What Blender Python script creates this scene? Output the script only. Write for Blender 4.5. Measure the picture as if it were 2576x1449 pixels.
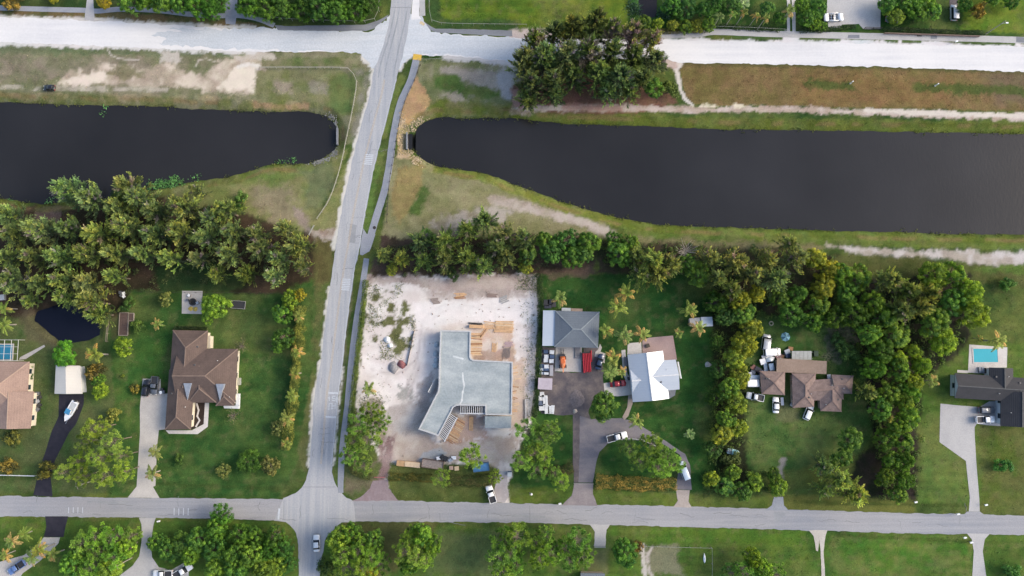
import bpy, bmesh, math, random
import numpy as np
from mathutils import Vector, Matrix
from mathutils.geometry import tessellate_polygon

for o in list(bpy.data.objects):
    bpy.data.objects.remove(o)
SC = bpy.context.scene
COL = SC.collection

# ------------------------------------------------------------------ camera
FOV = math.radians(73.74)
FD = 1288 / math.tan(FOV / 2)            # focal length in plan units (a 2576 wide survey grid)
ALT = 200.0
TILT = math.atan((872 - 724.5) / FD)
cam = bpy.data.cameras.new('camera')
cam.sensor_fit = 'HORIZONTAL'; cam.angle = FOV; cam.clip_start = 1; cam.clip_end = 9000
camo = bpy.data.objects.new('camera', cam); COL.objects.link(camo)
camo.location = (0, 0, ALT); camo.rotation_euler = (TILT, 0, 0)
SC.camera = camo

# ------------------------------------------------------------------ world, sun, exposure
SUN_EL = math.radians(32)
w = bpy.data.worlds.new('World'); SC.world = w; w.use_nodes = True
nt = w.node_tree; nt.nodes.clear()
wo = nt.nodes.new('ShaderNodeOutputWorld'); bg = nt.nodes.new('ShaderNodeBackground')
sky = nt.nodes.new('ShaderNodeTexSky'); sky.sky_type = 'NISHITA'; sky.sun_disc = False
sky.sun_elevation = SUN_EL; sky.sun_rotation = math.radians(82)
sky.air_density = 1.0; sky.dust_density = 3.0; sky.ozone_density = 1.0
bg.inputs[1].default_value = 0.15
nt.links.new(sky.outputs[0], bg.inputs[0]); nt.links.new(bg.outputs[0], wo.inputs[0])
sl = bpy.data.lights.new('sun', 'SUN'); sl.energy = 1.45; sl.angle = math.radians(28); sl.color = (1.0, 0.88, 0.70)
so = bpy.data.objects.new('sun', sl); COL.objects.link(so)
sdir = Vector((math.cos(SUN_EL) * 0.99, math.cos(SUN_EL) * 0.14, math.sin(SUN_EL)))
so.rotation_euler = sdir.to_track_quat('Z', 'Y').to_euler(); so.location = (120, 20, 120)
vs = SC.view_settings
vs.view_transform = 'Standard'; vs.look = 'None'; vs.gamma = 1; vs.use_curve_mapping = False
vs.exposure = 1.0
try:
    SC.cycles.use_denoising = True
    SC.cycles.max_bounces = 6
    SC.cycles.diffuse_bounces = 3
    SC.cycles.transparent_max_bounces = 4
except Exception:
    pass

# ------------------------------------------------------------------ survey grid -> ground
CT, ST = math.cos(TILT), math.sin(TILT)
def G(p, z=0.0):
    x = (p[0] - 1288) / FD; y = -(p[1] - 724.5) / FD
    t = (ALT - z) / (CT - y * ST)
    return (x * t, (y * CT + ST) * t)
def q(c, r, *pts):
    """points of survey sheet (c, r) -> grid units"""
    return [(644 * c + x / 4, 362.25 * r + y / 4) for x, y in pts]
def g1(c, r, x, y, z=0.0):
    return G((644 * c + x / 4, 362.25 * r + y / 4), z)

KW = (1.0, 1.0, 1.0)     # white-balance of the light, so colours can be given as sRGB
KE = 1.55
def S(r, g, b, k=1.0):
    out = []
    for v, kw in zip((r, g, b), KW):
        v /= 255.0
        l = v / 12.92 if v <= 0.04045 else ((v + 0.055) / 1.055) ** 2.4
        out.append(min(0.85, l / KE / kw * k))
    return tuple(out)

# ------------------------------------------------------------------ noise
def _hash(ix, iy, s):
    h = (ix.astype(np.int64) * 374761393 + iy.astype(np.int64) * 668265263 + s * 974711) & 0x7fffffff
    h = ((h ^ (h >> 13)) * 1274126177) & 0x7fffffff
    return ((h ^ (h >> 16)) & 0xffff) / 65535.0
def vnoise(x, y, s=0):
    ix = np.floor(x); iy = np.floor(y); fx = x - ix; fy = y - iy
    fx = fx * fx * (3 - 2 * fx); fy = fy * fy * (3 - 2 * fy)
    a = _hash(ix, iy, s); b = _hash(ix + 1, iy, s); c = _hash(ix, iy + 1, s); d = _hash(ix + 1, iy + 1, s)
    return (a * (1 - fx) + b * fx) * (1 - fy) + (c * (1 - fx) + d * fx) * fy
def fbm(x, y, s=0, o=4):
    t = 0; a = 0.5; n = 0
    for k in range(o):
        t = t + a * vnoise(x, y, s + k * 17); n += a; a *= 0.55; x = x * 2.03; y = y * 2.03
    return t / n
def sdf(poly, X, Y):
    p = np.array(poly); n = len(p)
    d = np.full(X.shape, 1e18); ins = np.zeros(X.shape, bool)
    for i in range(n):
        ax, ay = p[i]; bx, by = p[(i + 1) % n]
        ex, ey = bx - ax, by - ay
        wx, wy = X - ax, Y - ay
        t = np.clip((wx * ex + wy * ey) / (ex * ex + ey * ey + 1e-12), 0, 1)
        d = np.minimum(d, (wx - ex * t) ** 2 + (wy - ey * t) ** 2)
        c = ((ay > Y) != (by > Y))
        if abs(ey) > 1e-9:
            ins ^= c & (X < ex * (Y - ay) / ey + ax)
    d = np.sqrt(d)
    return np.where(ins, -d, d)
def ldist(pts, X, Y):
    d = np.full(X.shape, 1e18)
    for (ax, ay), (bx, by) in zip(pts[:-1], pts[1:]):
        ex, ey = bx - ax, by - ay; wx, wy = X - ax, Y - ay
        t = np.clip((wx * ex + wy * ey) / (ex * ex + ey * ey + 1e-12), 0, 1)
        d = np.minimum(d, (wx - ex * t) ** 2 + (wy - ey * t) ** 2)
    return np.sqrt(d)

def catmull(pts, closed=False, step=1.2):
    P = [Vector(p) for p in pts]; n = len(P); out = []
    rng = range(n if closed else n - 1)
    for i in rng:
        p1, p2 = P[i], P[(i + 1) % n]
        p0 = P[(i - 1) % n] if (closed or i > 0) else p1 - (p2 - p1)
        p3 = P[(i + 2) % n] if (closed or i < n - 2) else p2 + (p2 - p1)
        k = max(1, int((p2 - p1).length / step))
        for j in range(k):
            t = j / k
            out.append(tuple(0.5 * ((2 * p1) + (p2 - p0) * t + (2 * p0 - 5 * p1 + 4 * p2 - p3) * t * t + (3 * p1 - p0 - 3 * p2 + p3) * t ** 3)))
    if not closed:
        out.append(tuple(P[-1]))
    return out
def densify(pts, step=0.8, closed=True):
    out = []; n = len(pts)
    for i in range(n if closed else n - 1):
        a = Vector(pts[i]); b = Vector(pts[(i + 1) % n])
        k = max(1, int((b - a).length / step))
        for j in range(k):
            out.append(tuple(a.lerp(b, j / k)))
    if not closed:
        out.append(tuple(pts[-1]))
    return out

# ------------------------------------------------------------------ materials
def newmat(name):
    m = bpy.data.materials.new(name); m.use_nodes = True
    nt = m.node_tree; b = nt.nodes['Principled BSDF']
    return m, nt, b
def N(nt, t, **kw):
    n = nt.nodes.new(t)
    for k, v in kw.items():
        if isinstance(k, str) and hasattr(n, k):
            setattr(n, k, v)
    return n
def c4(c):
    return (c[0], c[1], c[2], 1.0)
_pm = {}
def paint(name, col, rough=0.5, metal=0.0, var=0.12, scale=1.5, bump=0.0, coat=0.0, spec=0.5):
    """procedural coloured surface: base colour with soft uneven variation"""
    if name in _pm:
        return _pm[name]
    m, nt, b = newmat(name)
    geo = N(nt, 'ShaderNodeNewGeometry')
    n1 = N(nt, 'ShaderNodeTexNoise'); n1.inputs['Scale'].default_value = scale; n1.inputs['Detail'].default_value = 5
    nt.links.new(geo.outputs['Position'], n1.inputs['Vector'])
    mx = N(nt, 'ShaderNodeMixRGB'); mx.blend_type = 'MIX'
    mx.inputs[1].default_value = c4([v * (1 - var) for v in col]); mx.inputs[2].default_value = c4([min(0.95, v * (1 + var)) for v in col])
    rp = N(nt, 'ShaderNodeValToRGB'); rp.color_ramp.elements[0].position = 0.3; rp.color_ramp.elements[1].position = 0.7
    nt.links.new(n1.outputs['Fac'], rp.inputs[0]); nt.links.new(rp.outputs[0], mx.inputs[0])
    nt.links.new(mx.outputs[0], b.inputs['Base Color'])
    b.inputs['Roughness'].default_value = rough; b.inputs['Metallic'].default_value = metal
    b.inputs['Specular IOR Level'].default_value = spec
    if coat:
        b.inputs['Coat Weight'].default_value = coat; b.inputs['Coat Roughness'].default_value = 0.08
    if bump:
        bp = N(nt, 'ShaderNodeBump'); bp.inputs['Strength'].default_value = bump; bp.inputs['Distance'].default_value = 0.05
        nt.links.new(n1.outputs['Fac'], bp.inputs['Height']); nt.links.new(bp.outputs[0], b.inputs['Normal'])
    _pm[name] = m
    return m
def pave(name, c1, c2, c3, big=0.12, fine=2.5, sx=1.0, sy=1.0, rough=0.9, rot=0.0, stretch_mix=0.5, grit=.35):
    """worn paving: broad mottling + drawn-out wear streaks + fine grit"""
    m, nt, b = newmat(name)
    geo = N(nt, 'ShaderNodeNewGeometry')
    n1 = N(nt, 'ShaderNodeTexNoise'); n1.inputs['Scale'].default_value = big; n1.inputs['Detail'].default_value = 6; n1.inputs['Roughness'].default_value = 0.65
    nt.links.new(geo.outputs['Position'], n1.inputs['Vector'])
    mp = N(nt, 'ShaderNodeMapping'); mp.inputs['Scale'].default_value = (sx, sy, 1); mp.inputs['Rotation'].default_value = (0, 0, rot)
    nt.links.new(geo.outputs['Position'], mp.inputs['Vector'])
    n2 = N(nt, 'ShaderNodeTexNoise'); n2.inputs['Scale'].default_value = 1.0; n2.inputs['Detail'].default_value = 5; n2.inputs['Roughness'].default_value = 0.6
    nt.links.new(mp.outputs[0], n2.inputs['Vector'])
    n3 = N(nt, 'ShaderNodeTexNoise'); n3.inputs['Scale'].default_value = fine; n3.inputs['Detail'].default_value = 4; n3.inputs['Roughness'].default_value = 0.7
    nt.links.new(geo.outputs['Position'], n3.inputs['Vector'])
    r1 = N(nt, 'ShaderNodeValToRGB'); r1.color_ramp.elements[0].position = 0.34; r1.color_ramp.elements[1].position = 0.66
    nt.links.new(n1.outputs['Fac'], r1.inputs[0])
    r2 = N(nt, 'ShaderNodeValToRGB'); r2.color_ramp.elements[0].position = 0.38; r2.color_ramp.elements[1].position = 0.68
    nt.links.new(n2.outputs['Fac'], r2.inputs[0])
    m1 = N(nt, 'ShaderNodeMixRGB'); m1.inputs[1].default_value = c4(c1); m1.inputs[2].default_value = c4(c2)
    nt.links.new(r1.outputs[0], m1.inputs[0])
    ml = N(nt, 'ShaderNodeMath', operation='MULTIPLY'); ml.inputs[1].default_value = stretch_mix
    nt.links.new(r2.outputs[0], ml.inputs[0])
    m2 = N(nt, 'ShaderNodeMixRGB'); m2.inputs[2].default_value = c4(c3)
    nt.links.new(ml.outputs[0], m2.inputs[0]); nt.links.new(m1.outputs[0], m2.inputs[1])
    m3 = N(nt, 'ShaderNodeMixRGB', blend_type='OVERLAY'); m3.inputs[0].default_value = grit
    nt.links.new(m2.outputs[0], m3.inputs[1]); nt.links.new(n3.outputs['Fac'], m3.inputs[2])
    nt.links.new(m3.outputs[0], b.inputs['Base Color'])
    b.inputs['Roughness'].default_value = rough; b.inputs['Specular IOR Level'].default_value = 0.25
    bp = N(nt, 'ShaderNodeBump'); bp.inputs['Strength'].default_value = 0.3; bp.inputs['Distance'].default_value = 0.04
    nt.links.new(n3.outputs['Fac'], bp.inputs['Height']); nt.links.new(bp.outputs[0], b.inputs['Normal'])
    return m
def leafmat(name, trans=0.25):
    m, nt, b = newmat(name)
    at = N(nt, 'ShaderNodeAttribute'); at.attribute_name = 'Col'
    oi = N(nt, 'ShaderNodeObjectInfo')
    mx = N(nt, 'ShaderNodeMixRGB', blend_type='MULTIPLY'); mx.inputs[0].default_value = 1
    nt.links.new(at.outputs['Color'], mx.inputs[1]); nt.links.new(oi.outputs['Color'], mx.inputs[2])
    nt.links.new(mx.outputs[0], b.inputs['Base Color'])
    b.inputs['Roughness'].default_value = 0.6; b.inputs['Specular IOR Level'].default_value = 0.25
    tr = N(nt, 'ShaderNodeBsdfTranslucent'); nt.links.new(mx.outputs[0], tr.inputs[0])
    ms = N(nt, 'ShaderNodeMixShader'); ms.inputs[0].default_value = trans
    out = nt.nodes['Material Output']
    nt.links.new(b.outputs[0], ms.inputs[1]); nt.links.new(tr.outputs[0], ms.inputs[2]); nt.links.new(ms.outputs[0], out.inputs[0])
    return m

# ------------------------------------------------------------------ mesh helpers
def np_mesh(name, V, F, cols=None, mat=None, smooth=False):
    me = bpy.data.meshes.new(name)
    V = np.asarray(V, np.float32); F = np.asarray(F, np.int32)
    k = F.shape[1]
    me.vertices.add(len(V)); me.vertices.foreach_set('co', V.ravel())
    me.loops.add(F.size); me.loops.foreach_set('vertex_index', F.ravel())
    me.polygons.add(len(F)); me.polygons.foreach_set('loop_start', np.arange(0, F.size, k, dtype=np.int32))
    me.polygons.foreach_set('loop_total', np.full(len(F), k, np.int32))
    if smooth:
        me.polygons.foreach_set('use_smooth', np.ones(len(F), bool))
    if cols is not None:
        ca = me.color_attributes.new('Col', 'FLOAT_COLOR', 'POINT')
        c = np.ones((len(V), 4), np.float32); c[:, :3] = cols
        ca.data.foreach_set('color', c.ravel())
    me.update(calc_edges=True)
    if mat:
        me.materials.append(mat)
    return me
def link(name, me, parent=None):
    o = bpy.data.objects.new(name, me); COL.objects.link(o)
    if parent:
        o.parent = parent
    return o
def tag(o, label=None, cat=None, group=None, kind=None):
    if label: o['label'] = label
    if cat: o['category'] = cat
    if group: o['group'] = group
    if kind: o['kind'] = kind
    return o
def thing(name, label, cat, loc=(0, 0, 0), rz=0.0, group=None):
    o = bpy.data.objects.new(name, None); COL.objects.link(o); o.empty_display_size = 0.3
    o.location = (loc[0], loc[1], loc[2] if len(loc) > 2 else 0.0); o.rotation_euler = (0, 0, rz)
    return tag(o, label, cat, group)

class MB:
    def __init__(s): s.v = []; s.f = []
    def add(s, vs, fs):
        n = len(s.v); s.v += [tuple(v) for v in vs]; s.f += [tuple(i + n for i in f) for f in fs]; return s
    def box(s, x0, x1, y0, y1, z0, z1, rz=0.0, c=(0, 0), taper=0.0):
        vs = []
        for z, t in ((z0, 0.0), (z1, taper)):
            for x, y in ((x0 + t, y0 + t), (x1 - t, y0 + t), (x1 - t, y1 - t), (x0 + t, y1 - t)):
                if rz:
                    x, y = x * math.cos(rz) - y * math.sin(rz), x * math.sin(rz) + y * math.cos(rz)
                vs.append((x + c[0], y + c[1], z))
        return s.add(vs, [(3, 2, 1, 0), (4, 5, 6, 7), (0, 1, 5, 4), (1, 2, 6, 5), (2, 3, 7, 6), (3, 0, 4, 7)])
    def bar(s, a, b, w, h):
        """box from a to b, width w across, height h, a and b on its centre line"""
        a = Vector(a); b = Vector(b); d = (b - a).normalized()
        u = d.cross(Vector((0, 0, 1)))
        u = u.normalized() if u.length > 1e-4 else Vector((1, 0, 0))
        k = u.cross(d).normalized(); u = u * w / 2; k = k * h / 2
        vs = [a - u - k, a + u - k, a + u + k, a - u + k, b - u - k, b + u - k, b + u + k, b - u + k]
        return s.add(vs, [(0, 1, 2, 3), (7, 6, 5, 4), (0, 4, 5, 1), (1, 5, 6, 2), (2, 6, 7, 3), (3, 7, 4, 0)])
    def tube(s, a, b, r0, r1=None, n=8):
        r1 = r0 if r1 is None else r1
        a = Vector(a); b = Vector(b); d = (b - a).normalized()
        u = d.orthogonal().normalized(); k = d.cross(u)
        vs = []
        for p, r in ((a, r0), (b, r1)):
            for i in range(n):
                t = 2 * math.pi * i / n
                vs.append(p + (u * math.cos(t) + k * math.sin(t)) * r)
        fs = [(i, (i + 1) % n, n + (i + 1) % n, n + i) for i in range(n)]
        fs += [tuple(range(n))[::-1], tuple(range(n, 2 * n))]
        return s.add(vs, fs)
    def lathe(s, prof, c=(0, 0, 0), n=12):
        vs = []; fs = []
        for r, z in prof:
            for i in range(n):
                t = 2 * math.pi * i / n
                vs.append((c[0] + r * math.cos(t), c[1] + r * math.sin(t), c[2] + z))
        for j in range(len(prof) - 1):
            for i in range(n):
                fs.append((j * n + i, j * n + (i + 1) % n, (j + 1) * n + (i + 1) % n, (j + 1) * n + i))
        fs.append(tuple(range(n))[::-1]); fs.append(tuple(range((len(prof) - 1) * n, len(prof) * n)))
        return s.add(vs, fs)
    def prism(s, poly, z0, z1):
        n = len(poly)
        if sum((poly[i][0] * poly[(i + 1) % n][1] - poly[(i + 1) % n][0] * poly[i][1]) for i in range(n)) < 0:
            poly = poly[::-1]
        tri = tessellate_polygon([[Vector((p[0], p[1], 0)) for p in poly]])
        vs = [(p[0], p[1], z0) for p in poly] + [(p[0], p[1], z1) for p in poly]
        fs = [(i, (i + 1) % n, n + (i + 1) % n, n + i) for i in range(n)]
        for t in tri:
            a, b, c = (Vector((poly[i][0], poly[i][1], 0)) for i in t)
            t = t if (b - a).cross(c - a).z > 0 else t[::-1]
            fs.append(tuple(i + n for i in t)); fs.append(tuple(t[::-1]))
        return s.add(vs, fs)
    def sheet(s, poly, z):
        n = len(poly)
        tri = tessellate_polygon([[Vector((p[0], p[1], 0)) for p in poly]])
        fs = []
        for t in tri:
            a, b, c = (Vector((poly[i][0], poly[i][1], 0)) for i in t)
            fs.append(tuple(t) if (b - a).cross(c - a).z > 0 else tuple(t[::-1]))
        return s.add([(p[0], p[1], z) for p in poly], fs)
    def loft(s, secs, cap=True):
        n = len(secs[0]); vs = [p for sec in secs for p in sec]; fs = []
        for j in range(len(secs) - 1):
            for i in range(n):
                fs.append((j * n + i, j * n + (i + 1) % n, (j + 1) * n + (i + 1) % n, (j + 1) * n + i))
        if cap:
            fs.append(tuple(range(n))[::-1]); fs.append(tuple(range((len(secs) - 1) * n, len(secs) * n)))
        return s.add(vs, fs)
    def mesh(s, name, mat=None, smooth=False):
        me = bpy.data.meshes.new(name); me.from_pydata(s.v, [], s.f); me.update()
        bm = bmesh.new(); bm.from_mesh(me); bmesh.ops.recalc_face_normals(bm, faces=bm.faces); bm.to_mesh(me); bm.free()
        if mat: me.materials.append(mat)
        if smooth:
            for p in me.polygons: p.use_smooth = True
        return me
    def build(s, name, mat=None, parent=None, smooth=False, loc=None):
        o = link(name, s.mesh(name, mat, smooth), parent)
        if loc: o.location = loc
        return o
    def flat(s, name, mat, parent=None):
        me = bpy.data.meshes.new(name); me.from_pydata(s.v, [], s.f); me.update(); me.materials.append(mat)
        return link(name, me, parent)
ORD = ['zeroth', 'first', 'second', 'third', 'fourth', 'fifth', 'sixth', 'seventh', 'eighth', 'ninth', 'tenth', 'eleventh', 'twelfth',
       'thirteenth', 'fourteenth', 'fifteenth', 'sixteenth', 'seventeenth', 'eighteenth', 'nineteenth', 'twentieth']
# ================================================================== THE SETTING: terrain
ZW = -1.2      # water level of the canal
CANAL_W = [G(p, ZW) for p in [(-260, 246), (0, 256), (100, 261), (250, 265), (400, 268), (500, 275), (644, 280), (700, 281), (760, 279), (800, 285), (825, 295), (838, 308),
    (849, 325), (849, 362), (840, 378), (820, 395), (795, 405), (770, 412), (715, 412), (690, 411), (660, 418), (630, 430), (570, 446), (500, 455), (440, 468), (390, 478),
    (300, 494), (200, 505), (130, 512), (60, 510), (0, 500), (-260, 490)]]
CANAL_E = [G(p, ZW) for p in [(1024, 337), (1042, 336), (1051, 322), (1069, 305), (1094, 296), (1131, 294), (1156, 299), (1288, 297), (1360, 306), (1438, 312), (1613, 317), (1788, 325),
    (1932, 327), (2232, 331), (2576, 338), (2860, 343), (2860, 598), (2576, 591), (2257, 585), (1932, 575), (1763, 570), (1625, 560), (1513, 537), (1413, 507), (1288, 462), (1219, 437),
    (1094, 417), (1064, 402), (1052, 392), (1034, 377), (1024, 372)]]
POND = [G(p, -0.8) for p in q(0, 2, (370, 230), (520, 190), (700, 140), (900, 170), (1010, 250), (1020, 330), (1000, 470), (900, 530), (740, 552), (600, 540), (480, 440), (350, 330))]
POND2 = [G(p, -0.8) for p in [(1605, -30), (1655, -30), (1652, 20), (1650, 44), (1625, 46), (1608, 40)]]
CANAL_W = catmull(CANAL_W, True, 2.5); CANAL_E = catmull(CANAL_E, True, 2.5)

STEP = 0.5
gx = np.arange(-176, 176.01, STEP); gy = np.arange(-80, 122.01, STEP)
X, Y = np.meshgrid(gx, gy)
NX, NY = len(gx), len(gy)
edge_n = (fbm(X * 0.35, Y * 0.35, 3, 4) - 0.5) * 1.6
dW = sdf(CANAL_W, X, Y); dE = sdf(CANAL_E, X, Y)
dC = np.minimum(dW, dE) + edge_n * 0.55
dP = np.minimum(sdf(POND, X, Y), sdf(POND2, X, Y)) + edge_n * 0.4
Z = np.where(dC > 0, np.minimum(0, ZW + dC * 0.42), np.maximum(-3.2, ZW + dC * 0.5))
Z = np.minimum(Z, np.where(dP > 0, np.minimum(0, -0.8 + dP * 0.5), np.maximum(-2.2, -0.8 + dP * 0.5)))

big = fbm(X * 0.03, Y * 0.03, 11, 3); mid = fbm(X * 0.16, Y * 0.16, 21, 4); fin = fbm(X * 0.8, Y * 0.8, 31, 3)
strk = fbm(X * 0.05, Y * 0.9, 41, 4)
Cc = np.empty(X.shape + (3,))
def lerp3(a, b, t):
    return np.asarray(a)[None, None] * (1 - t[..., None]) + np.asarray(b)[None, None] * t[..., None]
def ss(a, b, x):
    t = np.clip((x - a) / (b - a), 0, 1); return t * t * (3 - 2 * t)
Cc[:] = lerp3(S(60, 86, 40), S(98, 112, 56), ss(0.3, 0.7, mid * 0.6 + big * 0.4))

def zone(poly, col, soft=0.8, rag=1.5, rs=0.25, st=1.0, col2=None, world=False, seed=5, gate=None):
    """lay a soil, grass or painted shade tone over the terrain inside an outline with a ragged soft edge"""
    pw = poly if world else [G(p) for p in poly]
    a = np.array(pw); m = soft + rag + 1
    i0 = max(0, np.searchsorted(gx, a[:, 0].min() - m)); i1 = np.searchsorted(gx, a[:, 0].max() + m)
    j0 = max(0, np.searchsorted(gy, a[:, 1].min() - m)); j1 = np.searchsorted(gy, a[:, 1].max() + m)
    if i1 <= i0 or j1 <= j0: return
    x = X[j0:j1, i0:i1]; y = Y[j0:j1, i0:i1]
    d = sdf(pw, x, y) + (fbm(x * rs, y * rs, seed, 4) - 0.5) * 2 * rag + (fbm(x * 1.3, y * 1.3, seed + 3, 3) - .5) * 1.6 * min(rag, 1.2)
    soft = soft * .55
    t = ss(soft, -soft, d) * st
    lay(i0, i1, j0, j1, t, col, col2, seed, gate)
def lay(i0, i1, j0, j1, t, col, col2, seed, gate):
    if gate is not None:
        x = X[j0:j1, i0:i1]; y = Y[j0:j1, i0:i1]
        t = t * ss(gate[1] - gate[2], gate[1] + gate[2], fbm(x * gate[0], y * gate[0] * (gate[3] if len(gate) > 3 else 1), seed + 50, 4))
    c = np.array(col)[None, None]
    if col2 is not None:
        x = X[j0:j1, i0:i1]; y = Y[j0:j1, i0:i1]
        c = lerp3(col, col2, ss(0.32, 0.68, fbm(x * 0.28, y * 0.28, seed + 9, 4)))
    Cc[j0:j1, i0:i1] = Cc[j0:j1, i0:i1] * (1 - t[..., None]) + c * t[..., None]
def strip(pts, wid, col, soft=0.5, rag=0.6, rs=0.4, st=1.0, col2=None, seed=7, gate=None):
    pw = catmull([G(p) for p in pts], False, 2.0)
    a = np.array(pw); m = wid + soft + rag + 1
    i0 = max(0, np.searchsorted(gx, a[:, 0].min() - m)); i1 = np.searchsorted(gx, a[:, 0].max() + m)
    j0 = max(0, np.searchsorted(gy, a[:, 1].min() - m)); j1 = np.searchsorted(gy, a[:, 1].max() + m)
    if i1 <= i0 or j1 <= j0: return
    x = X[j0:j1, i0:i1]; y = Y[j0:j1, i0:i1]
    d = ldist(pw, x, y) - wid + (fbm(x * rs, y * rs, seed, 4) - 0.5) * 2 * rag + (fbm(x * 1.3, y * 1.3, seed + 3, 3) - .5) * 1.4 * rag
    soft = soft * .6
    lay(i0, i1, j0, j1, ss(soft, -soft, d) * st, col, col2, seed, gate)

# --- lots and verges
zone([(-100, -100), (960, -100), (960, 70), (-100, 30)], S(52, 76, 40), 1, 1, col2=S(70, 88, 46), seed=2)
zone([(-100, 24), (220, 28), (560, 44), (690, 66), (690, 72), (-100, 46)], S(92, 96, 58), .6, .6, col2=S(120, 104, 72), seed=3)
zone([(1070, -100), (1580, -100), (1580, 82), (1090, 72), (1070, 40)], S(84, 112, 38), .6, .5, col2=S(108, 128, 44), seed=4)
strip([(1085, -40), (1090, 50), (1110, 66), (1290, 70)], 2.4, S(66, 92, 48), 1, .8)
zone([(1580, -100), (2700, -100), (2700, 92), (1580, 76)], S(48, 84, 36), 1, 1, col2=S(74, 104, 46), seed=6)
zone([(2420, -100), (2700, -100), (2700, 84), (2420, 78)], S(92, 124, 40), .8, .8, col2=S(112, 132, 48), seed=8)
# north bank, west side
zone([(-200, 104), (250, 112), (644, 128), (870, 130), (920, 140), (938, 180), (896, 362), (849, 370), (849, 300), (760, 290), (-200, 270)], S(140, 136, 110), .8, .8, col2=S(122, 126, 92), seed=12)
zone([(-200, 104), (250, 113), (640, 132), (560, 142), (400, 140), (250, 136), (-200, 135)], S(104, 120, 86), 1.2, 1.6, col2=S(122, 128, 98), seed=13)
zone([(-200, 140), (150, 142), (300, 145), (420, 165), (250, 200), (-200, 200)], S(150, 140, 122), 1.5, 3, col2=S(128, 128, 100), seed=14)
zone([(140, 210), (180, 185), (250, 166), (300, 176), (420, 160), (520, 178), (560, 152), (600, 142), (660, 158), (655, 190), (648, 236), (560, 230), (420, 224), (300, 218), (200, 216)], S(224, 210, 192), 1.6, 3.5, rs=.18, col2=S(182, 168, 148), seed=15)
zone([(170, 205), (260, 176), (275, 190), (210, 216)], S(236, 222, 205), 1.0, 2, seed=16)
zone([(545, 222), (575, 180), (640, 165), (655, 200), (640, 238)], S(240, 228, 210), 1.4, 2.2, rs=.3, seed=17)
zone([(260, 185), (320, 165), (360, 190), (300, 200)], S(128, 124, 92), 1.2, 2, seed=18, st=.8)
zone([(400, 128), (450, 130), (455, 155), (405, 152)], S(214, 206, 196), 1.2, 1.6, rs=.5, seed=19, st=.85)
zone([(560, 134), (680, 134), (690, 150), (600, 150)], S(205, 196, 182), 1, 2, rs=.5, seed=20)
zone([(644, 176), (870, 178), (895, 200), (885, 290), (850, 290), (760, 268), (640, 262)], S(116, 124, 78), 1.0, 1.0, col2=S(132, 132, 96), seed=22)
zone([(820, 190), (890, 196), (882, 280), (850, 284), (825, 262)], S(92, 118, 66), 2, 2.5, seed=23, st=.8)
zone([(690, 205), (740, 200), (740, 240), (700, 240)], S(168, 154, 140), 2, 2.5, seed=24, st=.75)
zone([(770, 195), (815, 195), (815, 225), (780, 230)], S(158, 150, 138), 2, 2.5, seed=25, st=.7)
zone([(660, 152), (880, 140), (905, 150), (925, 180), (905, 175), (870, 165), (660, 168)], S(104, 118, 72), 1, 1.2, seed=26, col2=S(138, 134, 104))
zone([(890, 175), (930, 180), (925, 240), (900, 340), (880, 362), (890, 300), (903, 225)], S(140, 138, 122), .8, 1, seed=27, col2=S(112, 122, 84))
strip([(-150, 222), (0, 219), (120, 221), (240, 224), (420, 226)], .75, S(196, 188, 172), .5, .5, st=.85, gate=(.2, .42, .1))
strip([(-150, 236), (0, 240), (200, 243), (400, 247), (640, 255), (760, 266)], 1.0, S(176, 160, 128), .7, .7, st=.7, gate=(.22, .5, .1), seed=28)
strip([(640, 262), (700, 268), (770, 266)], .9, S(176, 150, 116), .5, .6, seed=29)
# north bank, east side
zone([(1050, 150), (1300, 158), (1330, 290), (1060, 296), (1010, 330), (1000, 300)], S(150, 146, 118), 1, 1.2, col2=S(128, 134, 90), seed=30)
zone([(1100, 170), (1270, 178), (1290, 230), (1230, 235), (1180, 205), (1110, 200)], S(176, 166, 152), 1.5, 2, seed=31)
zone([(1090, 192), (1150, 192), (1160, 210), (1230, 222), (1260, 240), (1200, 252), (1140, 240), (1095, 215)], S(92, 118, 60), 1.6, 2, seed=32)
zone([(1070, 255), (1130, 245), (1290, 262), (1290, 290), (1100, 288), (1072, 280)], S(108, 122, 54), 1.4, 1.4, seed=33, col2=S(134, 132, 84))
zone([(1100, 235), (1150, 232), (1180, 255), (1140, 258)], S(180, 168, 146), 1.2, 1.4, seed=34)
zone([(1250, 180), (1295, 180), (1300, 250), (1262, 240)], S(188, 186, 184), 1.6, 2, seed=35)
zone([(1048, 188), (1066, 215), (1080, 250), (1066, 280), (1040, 300), (1022, 330), (1022, 380), (1002, 380), (1000, 330), (1010, 280), (1030, 225)], S(206, 168, 122), .7, 1, col2=S(190, 158, 118), seed=36)
zone([(1003, 300), (1024, 320), (1024, 385), (1040, 395), (1030, 420), (1000, 400)], S(214, 188, 154), .5, .8, seed=37)
zone([(1700, 158), (2760, 186), (2760, 284), (2300, 274), (1745, 263), (1722, 240), (1712, 190)], S(132, 112, 76), .6, .6, col2=S(120, 108, 66), seed=38)
zone([(2000, 190), (2400, 200), (2400, 268), (2000, 262)], S(142, 112, 74), 3, 3, seed=39, st=.6)
zone([(2450, 170), (2760, 180), (2760, 280), (2500, 262)], S(112, 98, 84), 5, 3, seed=40, st=.6)
strip([(2030, 212), (2120, 214), (2300, 219), (2450, 224), (2600, 232)], 1.5, S(78, 96, 46), 1, 1.4, st=.85, seed=41, gate=(.1, .45, .12))
strip([(1715, 160), (1932, 163), (2250, 170), (2600, 182)], .8, S(96, 92, 58), .7, .6, seed=42, st=.7)
zone([(1285, 215), (1340, 175), (1500, 190), (1690, 232), (1705, 262), (1600, 282), (1500, 300), (1340, 292), (1290, 265)], S(136, 102, 84), 1.2, 1.6, col2=S(118, 92, 76), seed=43)
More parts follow.
